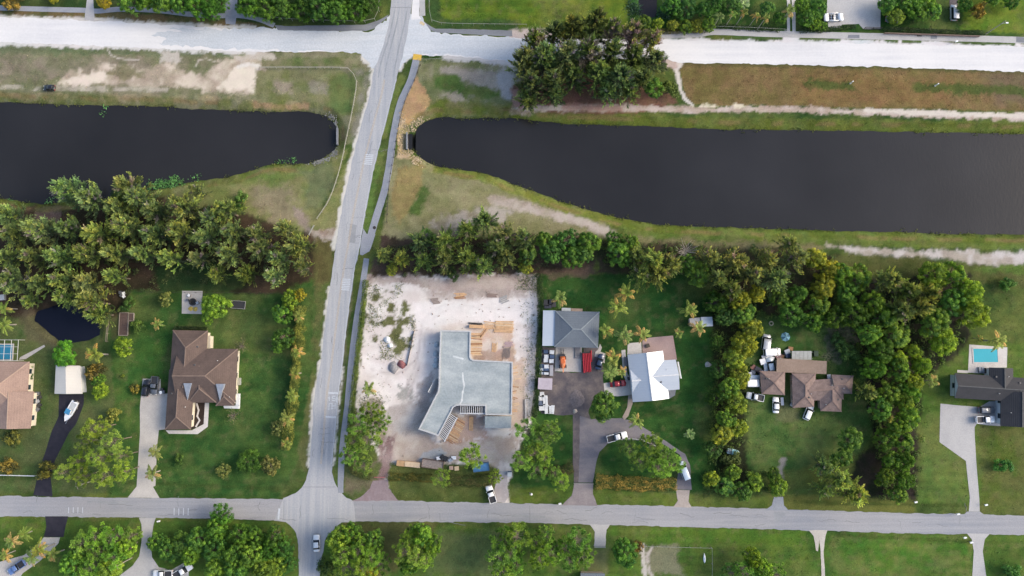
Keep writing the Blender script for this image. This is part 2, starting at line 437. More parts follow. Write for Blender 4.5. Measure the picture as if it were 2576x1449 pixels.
zone([(1278, 215), (1300, 225), (1330, 268), (1310, 285), (1285, 262)], S(176, 140, 128), 1, 1.2, seed=44)
strip([(1300, 288), (1450, 300), (1620, 303), (1932, 312), (2260, 316), (2700, 328)], 1.7, S(112, 124, 62), .8, .8, col2=S(98, 112, 50), seed=45)
strip([(1290, 280), (1400, 272), (1560, 272), (1720, 276), (1932, 274), (2200, 283), (2400, 290), (2760, 299)], .9, S(208, 194, 184), .6, .9, seed=46, col2=S(186, 168, 152))
strip([(1420, 268), (1560, 274)], 1.0, S(184, 142, 126), .8, .8, st=.7, seed=47)
strip([(2180, 277), (2330, 284), (2600, 293)], .7, S(226, 216, 204), .4, .6, seed=48)
strip([(1696, 166), (1704, 185), (1712, 225), (1724, 250), (1740, 262)], .55, S(222, 216, 208), .35, .35, seed=49)
strip([(1712, 160), (1700, 172)], .9, S(228, 220, 212), .5, .5, seed=50)
strip([(1745, 264), (1900, 268)], .5, S(232, 222, 196), .3, .5, seed=51, gate=(.25, .55, .06))
zone([(1640, 140), (1720, 145), (1700, 170), (1650, 165)], S(206, 186, 176), .8, 1, seed=52)
# south bank
zone([(797, 552), (845, 440), (872, 380), (849, 366), (795, 405), (660, 418), (500, 455), (380, 478), (400, 520), (640, 545), (785, 592), (850, 590), (900, 362)], S(122, 132, 76), .8, 1, col2=S(136, 136, 92), seed=53)
zone([(640, 470), (720, 470), (760, 540), (700, 560), (620, 520)], S(156, 144, 120), 2.5, 3, seed=54, st=.8)
zone([(760, 430), (840, 400), (845, 450), (800, 520), (770, 520)], S(112, 122, 88), 2, 2.5, seed=55, st=.8)
zone([(600, 440), (700, 424), (760, 440), (700, 470)], S(108, 132, 62), 2, 2, seed=56, st=.7)
zone([(740, 520), (775, 545), (780, 590), (750, 570)], S(164, 148, 140), 1.2, 1.6, seed=57, st=.8)
zone([(780, 580), (850, 575), (842, 625), (790, 610)], S(160, 140, 122), .8, 1, col2=S(196, 186, 176), seed=58)
zone([(985, 395), (1060, 398), (1290, 462), (1420, 510), (1520, 540), (1530, 600), (1290, 590), (1000, 610), (960, 610)], S(138, 138, 96), .8, 1, col2=S(152, 148, 112), seed=59)
zone([(1000, 420), (1060, 415), (1060, 470), (1030, 540), (1005, 560), (985, 540)], S(152, 138, 92), 1.2, 1.5, seed=60)
zone([(1030, 540), (1055, 470), (1080, 460), (1085, 485), (1050, 540)], S(88, 110, 56), 1.4, 1.5, seed=61)
zone([(1080, 560), (1150, 535), (1240, 510), (1290, 530), (1260, 560), (1130, 590)], S(186, 178, 168), 1.8, 2.5, rs=.4, seed=62, col2=S(150, 142, 120))
strip([(1240, 500), (1320, 520), (1400, 543), (1470, 562), (1540, 592)], 1.4, S(202, 190, 180), 1, 1, seed=63, col2=S(176, 164, 148))
strip([(1100, 424), (1220, 447), (1290, 475), (1413, 520), (1513, 548), (1625, 570)], 1.4, S(128, 138, 70), .9, .9, seed=64)
zone([(1520, 545), (1763, 572), (2760, 598), (2760, 632), (2100, 616), (1900, 612), (1600, 600)], S(112, 128, 66), .8, .9, col2=S(98, 118, 52), seed=65)
zone([(1560, 598), (1900, 606), (2100, 616), (2060, 640), (1600, 630)], S(134, 130, 92), 1.4, 1.6, seed=66)
zone([(2085, 618), (2200, 624), (2400, 630), (2760, 640), (2760, 694), (2470, 676), (2390, 652), (2200, 644)], S(214, 207, 204), 1.4, 1.3, col2=S(182, 172, 160), seed=67)
zone([(2100, 640), (2300, 648), (2400, 662), (2760, 694), (2760, 740), (2060, 680)], S(96, 100, 58), 1.2, 1, col2=S(82, 92, 46), seed=68)
# groves' litter
zone([(-200, 512), (130, 516), (380, 490), (640, 545), (785, 592), (800, 680), (720, 742), (430, 735), (300, 800), (-200, 800)], S(58, 54, 40), 1.4, 2, col2=S(84, 70, 56), seed=69)
zone([(85, 520), (150, 520), (150, 560), (90, 560)], S(128, 108, 100), 1, 1.4, seed=70)
zone([(400, 500), (460, 500), (470, 545), (420, 560)], S(112, 92, 76), 1.4, 1.6, seed=71)
zone([(380, 665), (540, 650), (620, 720), (560, 740), (400, 735)], S(52, 74, 42), 1.4, 1.6, seed=72)
zone([(960, 600), (1500, 590), (1500, 690), (1350, 700), (930, 705)], S(72, 62, 50), 1, 1.6, col2=S(96, 82, 70), seed=73)
zone([(1500, 600), (2110, 640), (2100, 800), (1780, 800), (1500, 690)], S(60, 66, 44), 1.4, 2, col2=S(80, 72, 56), seed=74)
zone([(1780, 700), (1920, 760), (1890, 1240), (1760, 1240)], S(46, 52, 34), 1.4, 2, seed=75)
zone([(2140, 700), (2440, 690), (2440, 860), (2320, 960), (2310, 1260), (2100, 1250), (2200, 1100), (2140, 1000)], S(38, 46, 30), 1.5, 2, col2=S(60, 54, 48), seed=76)
# left lots
zone([(-200, 800), (300, 800), (290, 1240), (-200, 1240)], S(82, 104, 56), 1, 1.2, col2=S(98, 110, 68), seed=77)
zone([(60, 760), (100, 800), (160, 880), (60, 850), (40, 800)], S(118, 108, 84), 2, 2, seed=78, st=.7)
zone([(330, 730), (730, 740), (800, 690), (830, 640), (775, 1200), (700, 1254), (390, 1252), (270, 1250), (290, 1000), (275, 830)], S(58, 92, 44), .8, .8, col2=S(82, 110, 54), seed=79)
zone([(350, 850), (430, 850), (420, 1000), (300, 1000)], S(64, 104, 46), 3, 3, seed=80, st=.7)
zone([(700, 760), (760, 740), (735, 1060), (680, 1060)], S(34, 66, 36), 3, 1, seed=81, st=.7)  # shade beside the roadside hedge, put into the lawn colour
zone([(270, 800), (330, 780), (330, 840), (280, 860)], S(88, 84, 60), 1.5, 1.5, seed=82, st=.7)
zone([(800, 640), (838, 640), (828, 740), (785, 1090), (775, 1205), (700, 1254), (720, 1225), (748, 1160), (775, 1000), (790, 800)], S(86, 106, 54), .8, .8, col2=S(110, 114, 70), seed=83)
zone([(795, 600), (845, 600), (832, 700), (790, 720)], S(104, 100, 62), 1.4, 1.4, seed=84)
zone([(840, 1087), (865, 1087), (858, 1215), (848, 1228), (838, 1190)], S(92, 112, 58), .5, .5, seed=85)
strip([(880, 740), (868, 850), (852, 1010), (846, 1080)], .9, S(112, 110, 84), .5, .8, col2=S(88, 98, 64), seed=86)
strip([(956, 380), (932, 490), (920, 570)], 1.3, S(98, 124, 62), .6, .5, seed=87)
strip([(1010, 195), (985, 262), (965, 340)], 1.2, S(112, 126, 66), .6, .5, seed=88)
# pale road shoulders
for pts, ww, sd in (([(940, 178), (930, 240), (896, 362), (868, 487), (853, 562), (840, 620)], .75, 90), ([(829, 724), (806, 912), (790, 1000), (783, 1090), (776, 1170)], .5, 91),
                    ([(914, 142), (936, 170), (940, 185)], .8, 92), ([(1040, 138), (1014, 155), (1004, 175)], .6, 93), ([(735, 1327), (750, 1360), (752, 1449)], .4, 94), ([(862, 924), (846, 1087), (838, 1174)], .35, 95)):
    strip(pts, ww, S(226, 222, 214), .5, .6, rs=.8, seed=sd)
strip([(-100, 107), (250, 116), (500, 126), (640, 131)], .7, S(228, 224, 220), .7, .9, rs=.6, seed=96)
strip([(1119, 142), (1200, 148), (1300, 160)], 1.0, S(216, 212, 210), .7, .9, rs=.6, seed=97)
# construction lot
zone([(925, 702), (1000, 694), (1342, 690), (1362, 760), (1352, 830), (1348, 1000), (1332, 1085), (1300, 1130), (1288, 1180), (1275, 1264), (1240, 1264), (1252, 1185), (1240, 1165), (985, 1165), (968, 1200), (980, 1258),
      (905, 1260), (945, 1200), (955, 1150), (905, 1050), (898, 1020), (908, 870)], S(250, 243, 238), .8, 1.2, col2=S(236, 226, 220), seed=98)
zone([(925, 696), (1345, 688), (1350, 735), (1260, 745), (1100, 738), (1000, 715), (930, 715)], S(172, 152, 142), 1.2, 2.2, rs=.4, col2=S(200, 184, 174), seed=99, st=.85)
zone([(1060, 728), (1320, 728), (1320, 750), (1080, 755)], S(188, 176, 170), 1.2, 2, rs=.5, seed=100, st=.7)
zone([(940, 1050), (1060, 1070), (1110, 1115), (1300, 1085), (1295, 1150), (1240, 1165), (1000, 1165), (960, 1140)], S(196, 180, 168), 1.5, 2.2, rs=.3, col2=S(212, 200, 188), seed=101)
zone([(960, 1040), (1080, 990), (1100, 1060), (1060, 1090), (1000, 1090)], S(204, 200, 196), 1.4, 2, rs=.4, seed=102, st=.8, col2=S(178, 168, 162))
zone([(1048, 965), (1085, 940), (1100, 970), (1070, 1040), (1050, 1030)], S(172, 162, 158), .8, 1.6, rs=.6, seed=103, st=.75)  # shade west of the unfinished house, put into the sand colour
zone([(1005, 970), (1030, 965), (1042, 1005), (1010, 1010), (1000, 990)], S(160, 160, 154), .6, 1.4, rs=.7, seed=104, st=.8)
zone([(1185, 815), (1290, 810), (1292, 908), (1184, 905)], S(214, 178, 146), .8, 1.4, rs=.5, seed=105, st=.7, col2=S(222, 206, 196))
zone([(1210, 885), (1290, 880), (1292, 908), (1186, 906)], S(176, 150, 136), .6, 1, rs=.7, seed=106, st=.7)
zone([(1286, 905), (1320, 905), (1325, 1080), (1284, 1080)], S(216, 190, 166), .8, 1.2, rs=.6, seed=107, st=.7, col2=S(196, 164, 136))
zone([(1115, 1045), (1220, 1045), (1222, 1100), (1160, 1120), (1110, 1115)], S(182, 148, 128), 1, 1.4, rs=.6, seed=108, st=.75)
zone([(925, 715), (1010, 735), (1045, 790), (1040, 860), (1010, 900), (985, 905), (930, 860)], S(116, 118, 78), .8, 2, rs=.35, seed=109, gate=(.42, .53, .07))
zone([(905, 1000), (960, 1010), (965, 1100), (900, 1090)], S(150, 138, 116), 1.4, 2, rs=.4, seed=110, st=.7)
zone([(950, 1100), (1000, 1090), (985, 1150), (975, 1195), (965, 1255), (925, 1255), (945, 1190), (955, 1140)], S(152, 128, 126), .8, 1, rs=.5, seed=111, col2=S(176, 156, 152))
zone([(1060, 1140), (1110, 1130), (1120, 1150), (1060, 1155)], S(188, 194, 200), .8, 1.4, rs=.5, seed=112, st=.8)
zone([(980, 1165), (1250, 1180), (1250, 1262), (985, 1258)], S(102, 114, 62), .7, .6, col2=S(84, 98, 50), seed=113)
zone([(870, 1150), (960, 1160), (940, 1240), (900, 1258), (866, 1240)], S(92, 108, 60), .6, .8, seed=114, col2=S(124, 118, 94))
strip([(913, 710), (903, 820), (888, 940), (878, 1040)], .7, S(70, 88, 44), .4, .5, seed=115)
# lot with the white house
zone([(1365, 690), (1790, 690), (1800, 1240), (1740, 1255), (1440, 1255), (1290, 1262), (1285, 1180), (1340, 1060), (1355, 830)], S(46, 82, 38), .8, .8, col2=S(64, 100, 46), seed=116)
zone([(1700, 800), (1790, 800), (1790, 1200), (1720, 1200)], S(58, 100, 46), 4, 3, seed=117, st=.6)
zone([(1370, 685), (1480, 670), (1480, 700), (1380, 700)], S(124, 104, 88), 1, 1.2, seed=118, st=.7)
zone([(1440, 730), (1700, 720), (1690, 830), (1500, 800)], S(42, 86, 40), 4, 3, seed=119, st=.6)
zone([(1288, 1228), (1440, 1225), (1700, 1240), (1932, 1252), (1932, 1278), (1288, 1266)], S(98, 118, 52), .7, .5, col2=S(82, 104, 44), seed=120)
# right-hand lots
zone([(1880, 790), (2140, 800), (2200, 1100), (2100, 1180), (1960, 1180), (1880, 1180)], S(66, 98, 48), 1.2, 1.4, col2=S(92, 116, 62), seed=121)
zone([(2080, 820), (2150, 820), (2160, 870), (2110, 920), (2070, 900)], S(124, 120, 100), 1.2, 2, rs=.35, seed=122, st=.75)
zone([(1960, 1000), (2000, 1000), (2010, 1060), (1950, 1060)], S(116, 116, 84), 1.4, 1.6, seed=123, st=.7)
zone([(2000, 1060), (2140, 1050), (2160, 1130), (2020, 1150)], S(106, 126, 70), 3, 2, seed=124, st=.6)
strip([(1968, 1160), (1962, 1190), (1958, 1280)], 1.0, S(150, 146, 140), .7, .8, seed=125)
zone([(2420, 680), (2760, 700), (2760, 860), (2440, 870), (2320, 960), (2310, 1270), (2760, 1300), (2760, 640)], S(84, 112, 46), 1, 1, col2=S(102, 122, 58), seed=126)
zone([(2310, 1080), (2420, 1080), (2440, 1260), (2310, 1260)], S(104, 126, 62), 3, 2, seed=127, st=.7)
zone([(2460, 1060), (2760, 1060), (2760, 1300), (2470, 1290)], S(88, 106, 44), 1, 1, col2=S(106, 112, 62), seed=128)
zone([(1940, 1240), (2300, 1262), (2300, 1290), (1980, 1284)], S(106, 112, 56), .8, .8, seed=129)
# lots south of the street
zone([(-200, 1300), (2760, 1350), (2760, 1560), (-200, 1560)], S(74, 104, 44), .8, .6, col2=S(92, 118, 50), seed=130)
zone([(870, 1315), (1100, 1318), (1000, 1440), (900, 1449), (860, 1340)], S(104, 98, 66), 1.4, 2, seed=131, st=.7)
zone([(1100, 1340), (1290, 1340), (1270, 1449), (1080, 1449)], S(112, 122, 82), 3, 2, seed=132, st=.6)
zone([(1620, 1370), (1700, 1370), (1720, 1449), (1630, 1449)], S(138, 134, 112), 1.2, 2, seed=133, st=.75)
strip([(1616, 1372), (1618, 1410), (1626, 1460)], .7, S(206, 200, 190), .4, .5, seed=134)
strip([(1640, 1378), (1628, 1400), (1640, 1455)], .45, S(196, 188, 178), .4, .5, seed=135)
zone([(1470, 1380), (1530, 1380), (1530, 1449), (1470, 1449)], S(124, 124, 90), 1.5, 2, seed=136, st=.7)
zone([(1540, 1325), (2030, 1335), (2030, 1370), (1540, 1365)], S(84, 118, 44), .8, .8, seed=137)
zone([(2090, 1345), (2440, 1350), (2440, 1449), (2090, 1449)], S(80, 118, 44), 1, 1, col2=S(112, 126, 66), seed=138)
for pts, sd in (([(-100, 1200), (95, 1203)], 139), ([(300, 1215), (700, 1228)], 140)):
    strip(pts, .5, S(62, 84, 40), .5, .5, seed=sd, st=.7)
strip([(2110, 1347), (2440, 1362)], .5, S(66, 84, 36), .5, .5, seed=141, st=.7)
strip([(2000, 1262), (2300, 1270), (2430, 1272)], .5, S(66, 84, 36), .5, .5, seed=142, st=.7)
# sandy spill around the unpaved road
strip([(-100, 42), (210, 50), (425, 62), (640, 70)], .7, S(232, 228, 222), .6, .8, seed=143, rs=.6, st=.8)
strip([(1650, 101), (1932, 108), (2182, 108), (2700, 116)], .8, S(232, 230, 230), .6, .8, seed=144, rs=.6)
strip([(1290, 88), (1340, 85), (1400, 88)], 1.6, S(216, 200, 192), .8, .8, seed=145)
zone([(1960, 82), (2020, 82), (2060, 100), (2300, 100), (2400, 112), (1960, 108)], S(232, 231, 232), .6, .8, seed=146)
for pts, sd in (([(2013, 97), (2110, 99)], 147), ([(2230, 101), (2256, 103)], 148), ([(2272, 104), (2316, 105)], 149), ([(2405, 106), (2480, 109), (2550, 110)], 150), ([(1850, 93), (1965, 96)], 151), ([(2600, 111), (2700, 113)], 152)):
    strip(pts, .55, S(84, 108, 60), .4, .5, seed=sd)
# wheel tracks and scrapes
for i_, pts in enumerate(([(955, 1140), (990, 1060), (1020, 980), (1050, 900), (1070, 800), (1150, 760), (1300, 770)], [(963, 1145), (1000, 1060), (1032, 980), (1062, 900), (1082, 812), (1155, 772), (1300, 782)], [(1330, 770), (1338, 900), (1334, 1040), (1300, 1120)], [(1322, 775), (1328, 900), (1324, 1040)], [(1265, 1250), (1270, 1180), (1240, 1130), (1150, 1125)], [(935, 930), (1000, 940), (1050, 900)])):
    strip(pts, .3, S(206, 194, 190), .3, .25, seed=300 + i_, st=.6, gate=(.3, .42, .1))
zone([(1040, 760), (1340, 750), (1345, 810), (1300, 812), (1100, 815), (1060, 830)], S(255, 250, 248), 1, 1.5, seed=310, st=.7)
strip([(270, 120), (278, 138), (300, 148), (350, 150)], .18, S(214, 206, 194), .25, .2, seed=153, st=.8)
strip([(492, 168), (500, 152), (520, 147), (540, 155)], .18, S(212, 204, 190), .25, .2, seed=154, st=.8)
strip([(600, 168), (625, 162), (650, 166)], .5, S(238, 232, 222), .4, .4, seed=155)
# fringe at the water line: reeds and dead stalks on the bank
bank = ss(2.6, 1.3, np.abs(dC - 0.9)) * (dC > -0.5)
bt = (bank * ss(.35, .6, fbm(X * .3, Y * .3, 161, 4)))
Cc[:] = Cc * (1 - .55 * bt[..., None]) + np.array(S(96, 108, 36))[None, None] * .55 * bt[..., None]
bt = ss(1.0, .2, np.abs(dC - 1.9)) * ss(.48, .6, fbm(X * .22, Y * .22, 171, 4)) * .6
Cc[:] = Cc * (1 - bt[..., None]) + np.array(S(142, 122, 84))[None, None] * bt[..., None]
under = ss(0.3, -0.6, dC)[..., None]; Cc[:] = Cc * (1 - under) + np.array(S(40, 40, 34))[None, None] * under
under = ss(0.3, -0.6, dP)[..., None]; Cc[:] = Cc * (1 - under) + np.array(S(40, 40, 34))[None, None] * under
# dry patches and mowing passes on the lawns
gm = ss(0.0, 0.05, Cc[..., 1] - Cc[..., 0] * 1.0)
dry = ss(.52, .72, fbm(X * .09, Y * .09, 511, 4)) * .35 * gm
Cc[:] = Cc * (1 - dry[..., None]) + np.array(S(122, 124, 74))[None, None] * dry[..., None]
dry = ss(.6, .72, fbm(X * .55, Y * .55, 521, 3)) * .35 * gm
Cc[:] = Cc * (1 - dry[..., None]) + np.array(S(116, 114, 76))[None, None] * dry[..., None]
mow = np.sin(2 * np.pi * (Y / 2.1 + .35 * fbm(X * .05, Y * .05, 531, 2))) * gm * .07 * ss(.35, .6, fbm(X * .04, Y * .04, 541, 2))
Cc *= (1 + mow)[..., None]
# turf unevenness
lum = Cc.sum(-1); greenish = ss(0.0, 0.05, Cc[..., 1] - Cc[..., 0] * 0.92)
amp_ = 1 - .7 * ss(.3, 1.2, lum)
Cc *= (1 + amp_ * ((fin - .5) * .5 + (mid - .5) * .45 + (strk - .5) * .18))[..., None]
Cc[..., 0] *= 1 + (mid - .5) * .35 * greenish
Cc = np.clip(Cc, 0.004, 0.8)

def ground_material():
    m, nt, b = newmat('ground')
    at = N(nt, 'ShaderNodeAttribute'); at.attribute_name = 'Col'
    geo = N(nt, 'ShaderNodeNewGeometry')
    n1 = N(nt, 'ShaderNodeTexNoise'); n1.inputs['Scale'].default_value = 1.9; n1.inputs['Detail'].default_value = 6; n1.inputs['Roughness'].default_value = 0.75
    n2 = N(nt, 'ShaderNodeTexNoise'); n2.inputs['Scale'].default_value = 0.33; n2.inputs['Detail'].default_value = 4
    for n in (n1, n2): nt.links.new(geo.outputs['Position'], n.inputs['Vector'])
    hs = N(nt, 'ShaderNodeHueSaturation')
    n3 = N(nt, 'ShaderNodeTexNoise'); n3.inputs['Scale'].default_value = 4.5; n3.inputs['Detail'].default_value = 3; nt.links.new(geo.outputs['Position'], n3.inputs['Vector'])
    av = N(nt, 'ShaderNodeMath', operation='MULTIPLY_ADD'); av.inputs[1].default_value = .7; nt.links.new(n3.outputs['Fac'], av.inputs[0])
    hf = N(nt, 'ShaderNodeMath', operation='MULTIPLY'); hf.inputs[1].default_value = .55; nt.links.new(n1.outputs['Fac'], hf.inputs[0]); nt.links.new(hf.outputs[0], av.inputs[2])
    mr = N(nt, 'ShaderNodeMapRange'); mr.inputs[1].default_value = .42; mr.inputs[2].default_value = .83; mr.inputs[3].default_value = .55; mr.inputs[4].default_value = 1.45
    bw = N(nt, 'ShaderNodeRGBToBW'); nt.links.new(at.outputs['Color'], bw.inputs[0])
    amp = N(nt, 'ShaderNodeMapRange'); amp.inputs[1].default_value = .1; amp.inputs[2].default_value = .45; amp.inputs[3].default_value = 1.0; amp.inputs[4].default_value = .22
    nt.links.new(bw.outputs[0], amp.inputs[0]); mr.inputs[3].default_value = -.45; mr.inputs[4].default_value = .45
    nt.links.new(av.outputs[0], mr.inputs[0]); mu = N(nt, 'ShaderNodeMath', operation='MULTIPLY_ADD'); mu.inputs[2].default_value = 1.0
    nt.links.new(mr.outputs[0], mu.inputs[0]); nt.links.new(amp.outputs[0], mu.inputs[1]); nt.links.new(mu.outputs[0], hs.inputs['Value'])
    m2 = N(nt, 'ShaderNodeMapRange'); m2.inputs[1].default_value = .3; m2.inputs[2].default_value = .7; m2.inputs[3].default_value = .485; m2.inputs[4].default_value = .515
    nt.links.new(n2.outputs['Fac'], m2.inputs[0]); nt.links.new(m2.outputs[0], hs.inputs['Hue'])
    nt.links.new(at.outputs['Color'], hs.inputs['Color']); nt.links.new(hs.outputs[0], b.inputs['Base Color'])
    b.inputs['Roughness'].default_value = 0.95; b.inputs['Specular IOR Level'].default_value = 0.1
    bp = N(nt, 'ShaderNodeBump'); bp.inputs['Strength'].default_value = 0.5; bp.inputs['Distance'].default_value = 0.12
    nt.links.new(n1.outputs['Fac'], bp.inputs['Height']); nt.links.new(bp.outputs[0], b.inputs['Normal'])
    return m
V = np.stack([X, Y, Z], -1).reshape(-1, 3)
idx = np.arange(NX * NY).reshape(NY, NX)
F = np.stack([idx[:-1, :-1], idx[:-1, 1:], idx[1:, 1:], idx[1:, :-1]], -1).reshape(-1, 4)
# land beyond the surveyed sheet, out to the horizon
R = 4000.0; nb = len(V)
outer = np.array([(-R, -R, 0), (R, -R, 0), (R, R, 0), (-R, R, 0)])
inner = [idx[0, 0], idx[0, -1], idx[-1, -1], idx[-1, 0]]
V = np.vstack([V, outer])
F = np.vstack([F, [[nb, nb + 1, inner[1], inner[0]], [nb + 1, nb + 2, inner[2], inner[1]], [nb + 2, nb + 3, inner[3], inner[2]], [nb + 3, nb, inner[0], inner[3]]]])
cols = np.vstack([Cc.reshape(-1, 3), np.tile(S(72, 92, 46), (4, 1))])
gme = np_mesh('ground', V, F, cols, ground_material())
tag(link('ground', gme), 'flat green and sandy land with lawns, bare soil and canal banks', kind='structure')

def water_material(name, col, rough=0.12, sc=1.3):
    m, nt, b = newmat(name)
    geo = N(nt, 'ShaderNodeNewGeometry')
    mp = N(nt, 'ShaderNodeMapping'); mp.inputs['Scale'].default_value = (1.5, .6, 1); mp.inputs['Rotation'].default_value = (0, 0, .5)
    nt.links.new(geo.outputs['Position'], mp.inputs['Vector'])
    n1 = N(nt, 'ShaderNodeTexNoise'); n1.inputs['Scale'].default_value = sc; n1.inputs['Detail'].default_value = 4
    nt.links.new(mp.outputs[0], n1.inputs['Vector'])
    n2 = N(nt, 'ShaderNodeTexNoise'); n2.inputs['Scale'].default_value = .03; n2.inputs['Detail'].default_value = 3
    nt.links.new(geo.outputs['Position'], n2.inputs['Vector'])
    mx = N(nt, 'ShaderNodeMixRGB'); mx.inputs[1].default_value = c4([v * .55 for v in col]); mx.inputs[2].default_value = c4([v * 1.6 for v in col])
    nt.links.new(n2.outputs['Fac'], mx.inputs[0]); nt.links.new(mx.outputs[0], b.inputs['Base Color'])
    b.inputs['Roughness'].default_value = rough; b.inputs['IOR'].default_value = 1.33
    bp = N(nt, 'ShaderNodeBump'); bp.inputs['Strength'].default_value = .22; bp.inputs['Distance'].default_value = .08
    nt.links.new(n1.outputs['Fac'], bp.inputs['Height']); nt.links.new(bp.outputs[0], b.inputs['Normal'])
    return m
wm = water_material('canal_water', S(46, 46, 48))
def rect_of(poly, m=3):
    a = np.array(poly); x0, y0 = a.min(0) - m; x1, y1 = a.max(0) + m
    return [(x0, y0), (x1, y0), (x1, y1), (x0, y1)]
o = MB().sheet([(-176, -5), (CANAL_W and -30, -5), (-30, 122), (-176, 122)], ZW).flat('canal_water', wm); tag(o, 'dark still canal west of the road crossing', kind='structure')
o = MB().sheet([(-30 + 1, -5), (176, -5), (176, 122), (-29, 122)], ZW).flat('canal_water', wm); tag(o, 'wide dark canal reach east of the road crossing', kind='structure')
o = MB().sheet(rect_of(POND), -0.8).flat('pond_water', water_material('pond_water', S(24, 27, 42))); tag(o, 'small dark pond under the left grove', kind='structure')
o = MB().sheet(rect_of(POND2), -0.8).flat('pond_water', water_material('ditch_water', S(36, 34, 38))); tag(o, 'dark garden pond at the top edge', kind='structure')

# ================================================================== roads, paths, drives
PAVED = []
def surf(name, poly, z, mat, label, rag=0.0, smooth=False, world=False, step=0.8):
    pw = poly if world else [G(p) for p in poly]
    pw = catmull(pw, True, step) if smooth else densify(pw, step)
    if rag:
        a = np.array(pw); nx = (fbm(a[:, 0] * .7, a[:, 1] * .7, 201, 3) - .5) * 2 * rag; ny = (fbm(a[:, 0] * .7, a[:, 1] * .7, 301, 3) - .5) * 2 * rag
        pw = [tuple(v) for v in np.stack([a[:, 0] + nx, a[:, 1] + ny], -1)]
    PAVED.append(pw)
    o = MB().sheet(pw, z).flat(name, mat)
    return tag(o, label, kind='structure')
M_lime = pave('limerock', S(244, 243, 242), S(228, 228, 231), S(252, 250, 248), .06, 1.5, .03, .7, stretch_mix=.7, grit=.15)
M_asph_n = pave('asphalt_pale', S(202, 210, 218), S(216, 222, 228), S(232, 234, 236), .07, 2, .05, .7, stretch_mix=.5)
M_road = pave('asphalt_road', S(170, 176, 184), S(187, 189, 194), S(207, 207, 207), .06, 3, .9, .03, rot=-.17, stretch_mix=.7)
M_street = pave('asphalt_street', S(156, 160, 169), S(176, 175, 178), S(190, 190, 192), .05, 3, .03, .9, stretch_mix=.6)
M_path = pave('asphalt_path', S(150, 156, 168), S(164, 168, 178), S(182, 186, 190), .2, 3, .3, .3)
M_shoulder = pave('asphalt_shoulder', S(128, 132, 138), S(140, 144, 152), S(160, 164, 170), .2, 3, .1, .8)
M_conc = pave('concrete', S(206, 201, 196), S(216, 211, 205), S(188, 183, 178), .25, 3, .4, .4)
M_conc_w = pave('concrete_pale', S(222, 216, 212), S(232, 228, 224), S(206, 200, 196), .3, 3, .4, .4)
M_conc_g = pave('concrete_grey', S(188, 187, 188), S(202, 201, 200), S(214, 211, 208), .15, 3, .3, .1)
M_black = pave('asphalt_new', S(44, 44, 56), S(56, 55, 66), S(70, 68, 78), .3, 4, .5, .5)
M_yard = pave('yard_asphalt', S(88, 84, 92), S(112, 105, 108), S(148, 136, 130), .12, 2, .3, .3, stretch_mix=.75)
M_mill = pave('millings', S(122, 120, 130), S(142, 138, 144), S(160, 152, 152), .15, 2.5, .2, .5, stretch_mix=.6)
M_pav = pave('pavers', S(188, 160, 154), S(200, 176, 170), S(176, 150, 146), .3, 4, .6, .6)

surf('dirt_road', [(-200, 37), (0, 43), (212, 51), (425, 62), (644, 75), (919, 80), (1069, 80), (1100, 84), (1288, 94), (1663, 100), (1932, 106), (2182, 110), (2576, 117), (2760, 121), (2760, 186), (2576, 180), (2250, 170),
     (1932, 161), (1713, 158), (1650, 145), (1288, 153), (1119, 141), (1000, 137), (869, 131), (644, 130), (440, 125), (250, 115), (0, 107), (-200, 100)], .02, M_lime, 'white unpaved limerock road across the top', rag=.5)
surf('asphalt_road', [(690, 68), (919, 80), (939, 74), (965, 52), (980, 30), (1066, 40), (1072, 60), (1084, 80), (1140, 87), (1288, 94), (1345, 97), (1350, 140), (1288, 152), (1119, 139), (1042, 137), (1014, 154), (1004, 172), (939, 172), (930, 158), (914, 142),
     (895, 133), (869, 129), (760, 128), (600, 122), (480, 118), (400, 110), (420, 98), (380, 86), (460, 80), (420, 72), (560, 72)], .026, M_asph_n, 'pale dusty asphalt at the upper crossing', rag=1.1)
surf('road_shoulder', [(690, 62), (716, 66), (870, 63), (920, 62), (950, 52), (978, 36), (972, 46), (940, 72), (920, 78), (800, 78), (700, 76)], .03, M_shoulder, 'grey shoulder by the wooded corner', rag=.15)
surf('road_shoulder', [(1068, 55), (1080, 64), (1096, 72), (1160, 73), (1288, 77), (1290, 92), (1180, 86), (1100, 82), (1082, 76)], .03, M_shoulder, 'grey shoulder by the green field corner', rag=.15)
L_edge = [(992, -60), (984, 0), (978, 60), (965, 110), (952, 150), (940, 178), (931, 237), (913, 300), (896, 362), (882, 425), (869, 487), (854, 562), (842, 637), (830, 724), (819, 812), (806, 912), (791, 1000), (785, 1087), (779, 1162), (769, 1207), (751, 1235), (714, 1253)]
R_edge = [(1046, -60), (1038, 0), (1029, 60), (1020, 110), (1010, 150), (1004, 172), (989, 237), (973, 300), (957, 362), (941, 425), (924, 512), (914, 567), (906, 620), (896, 662), (886, 724), (874, 812), (861, 924), (853, 987), (844, 1087), (836, 1174), (842, 1214), (864, 1245), (889, 1259)]
road_c = []
Lw = catmull([G(p) for p in L_edge], False, 1.0); Rw = catmull([G(p) for p in R_edge], False, 1.0)
SOUTH = [(894, 1313), (859, 1315), (842, 1331), (820, 1352), (814, 1387), (806, 1414), (800, 1520), (751, 1520), (751, 1449), (749, 1357), (736, 1328), (720, 1314), (690, 1309)]
rw = Lw + [G((690, 1309))] + catmull([G(p) for p in SOUTH[::-1]], False, 1.0)[1:] + Rw[::-1]
surf('main_road', rw, .034, M_road, 'grey two-lane road running down from the upper crossing', rag=.28, world=True)
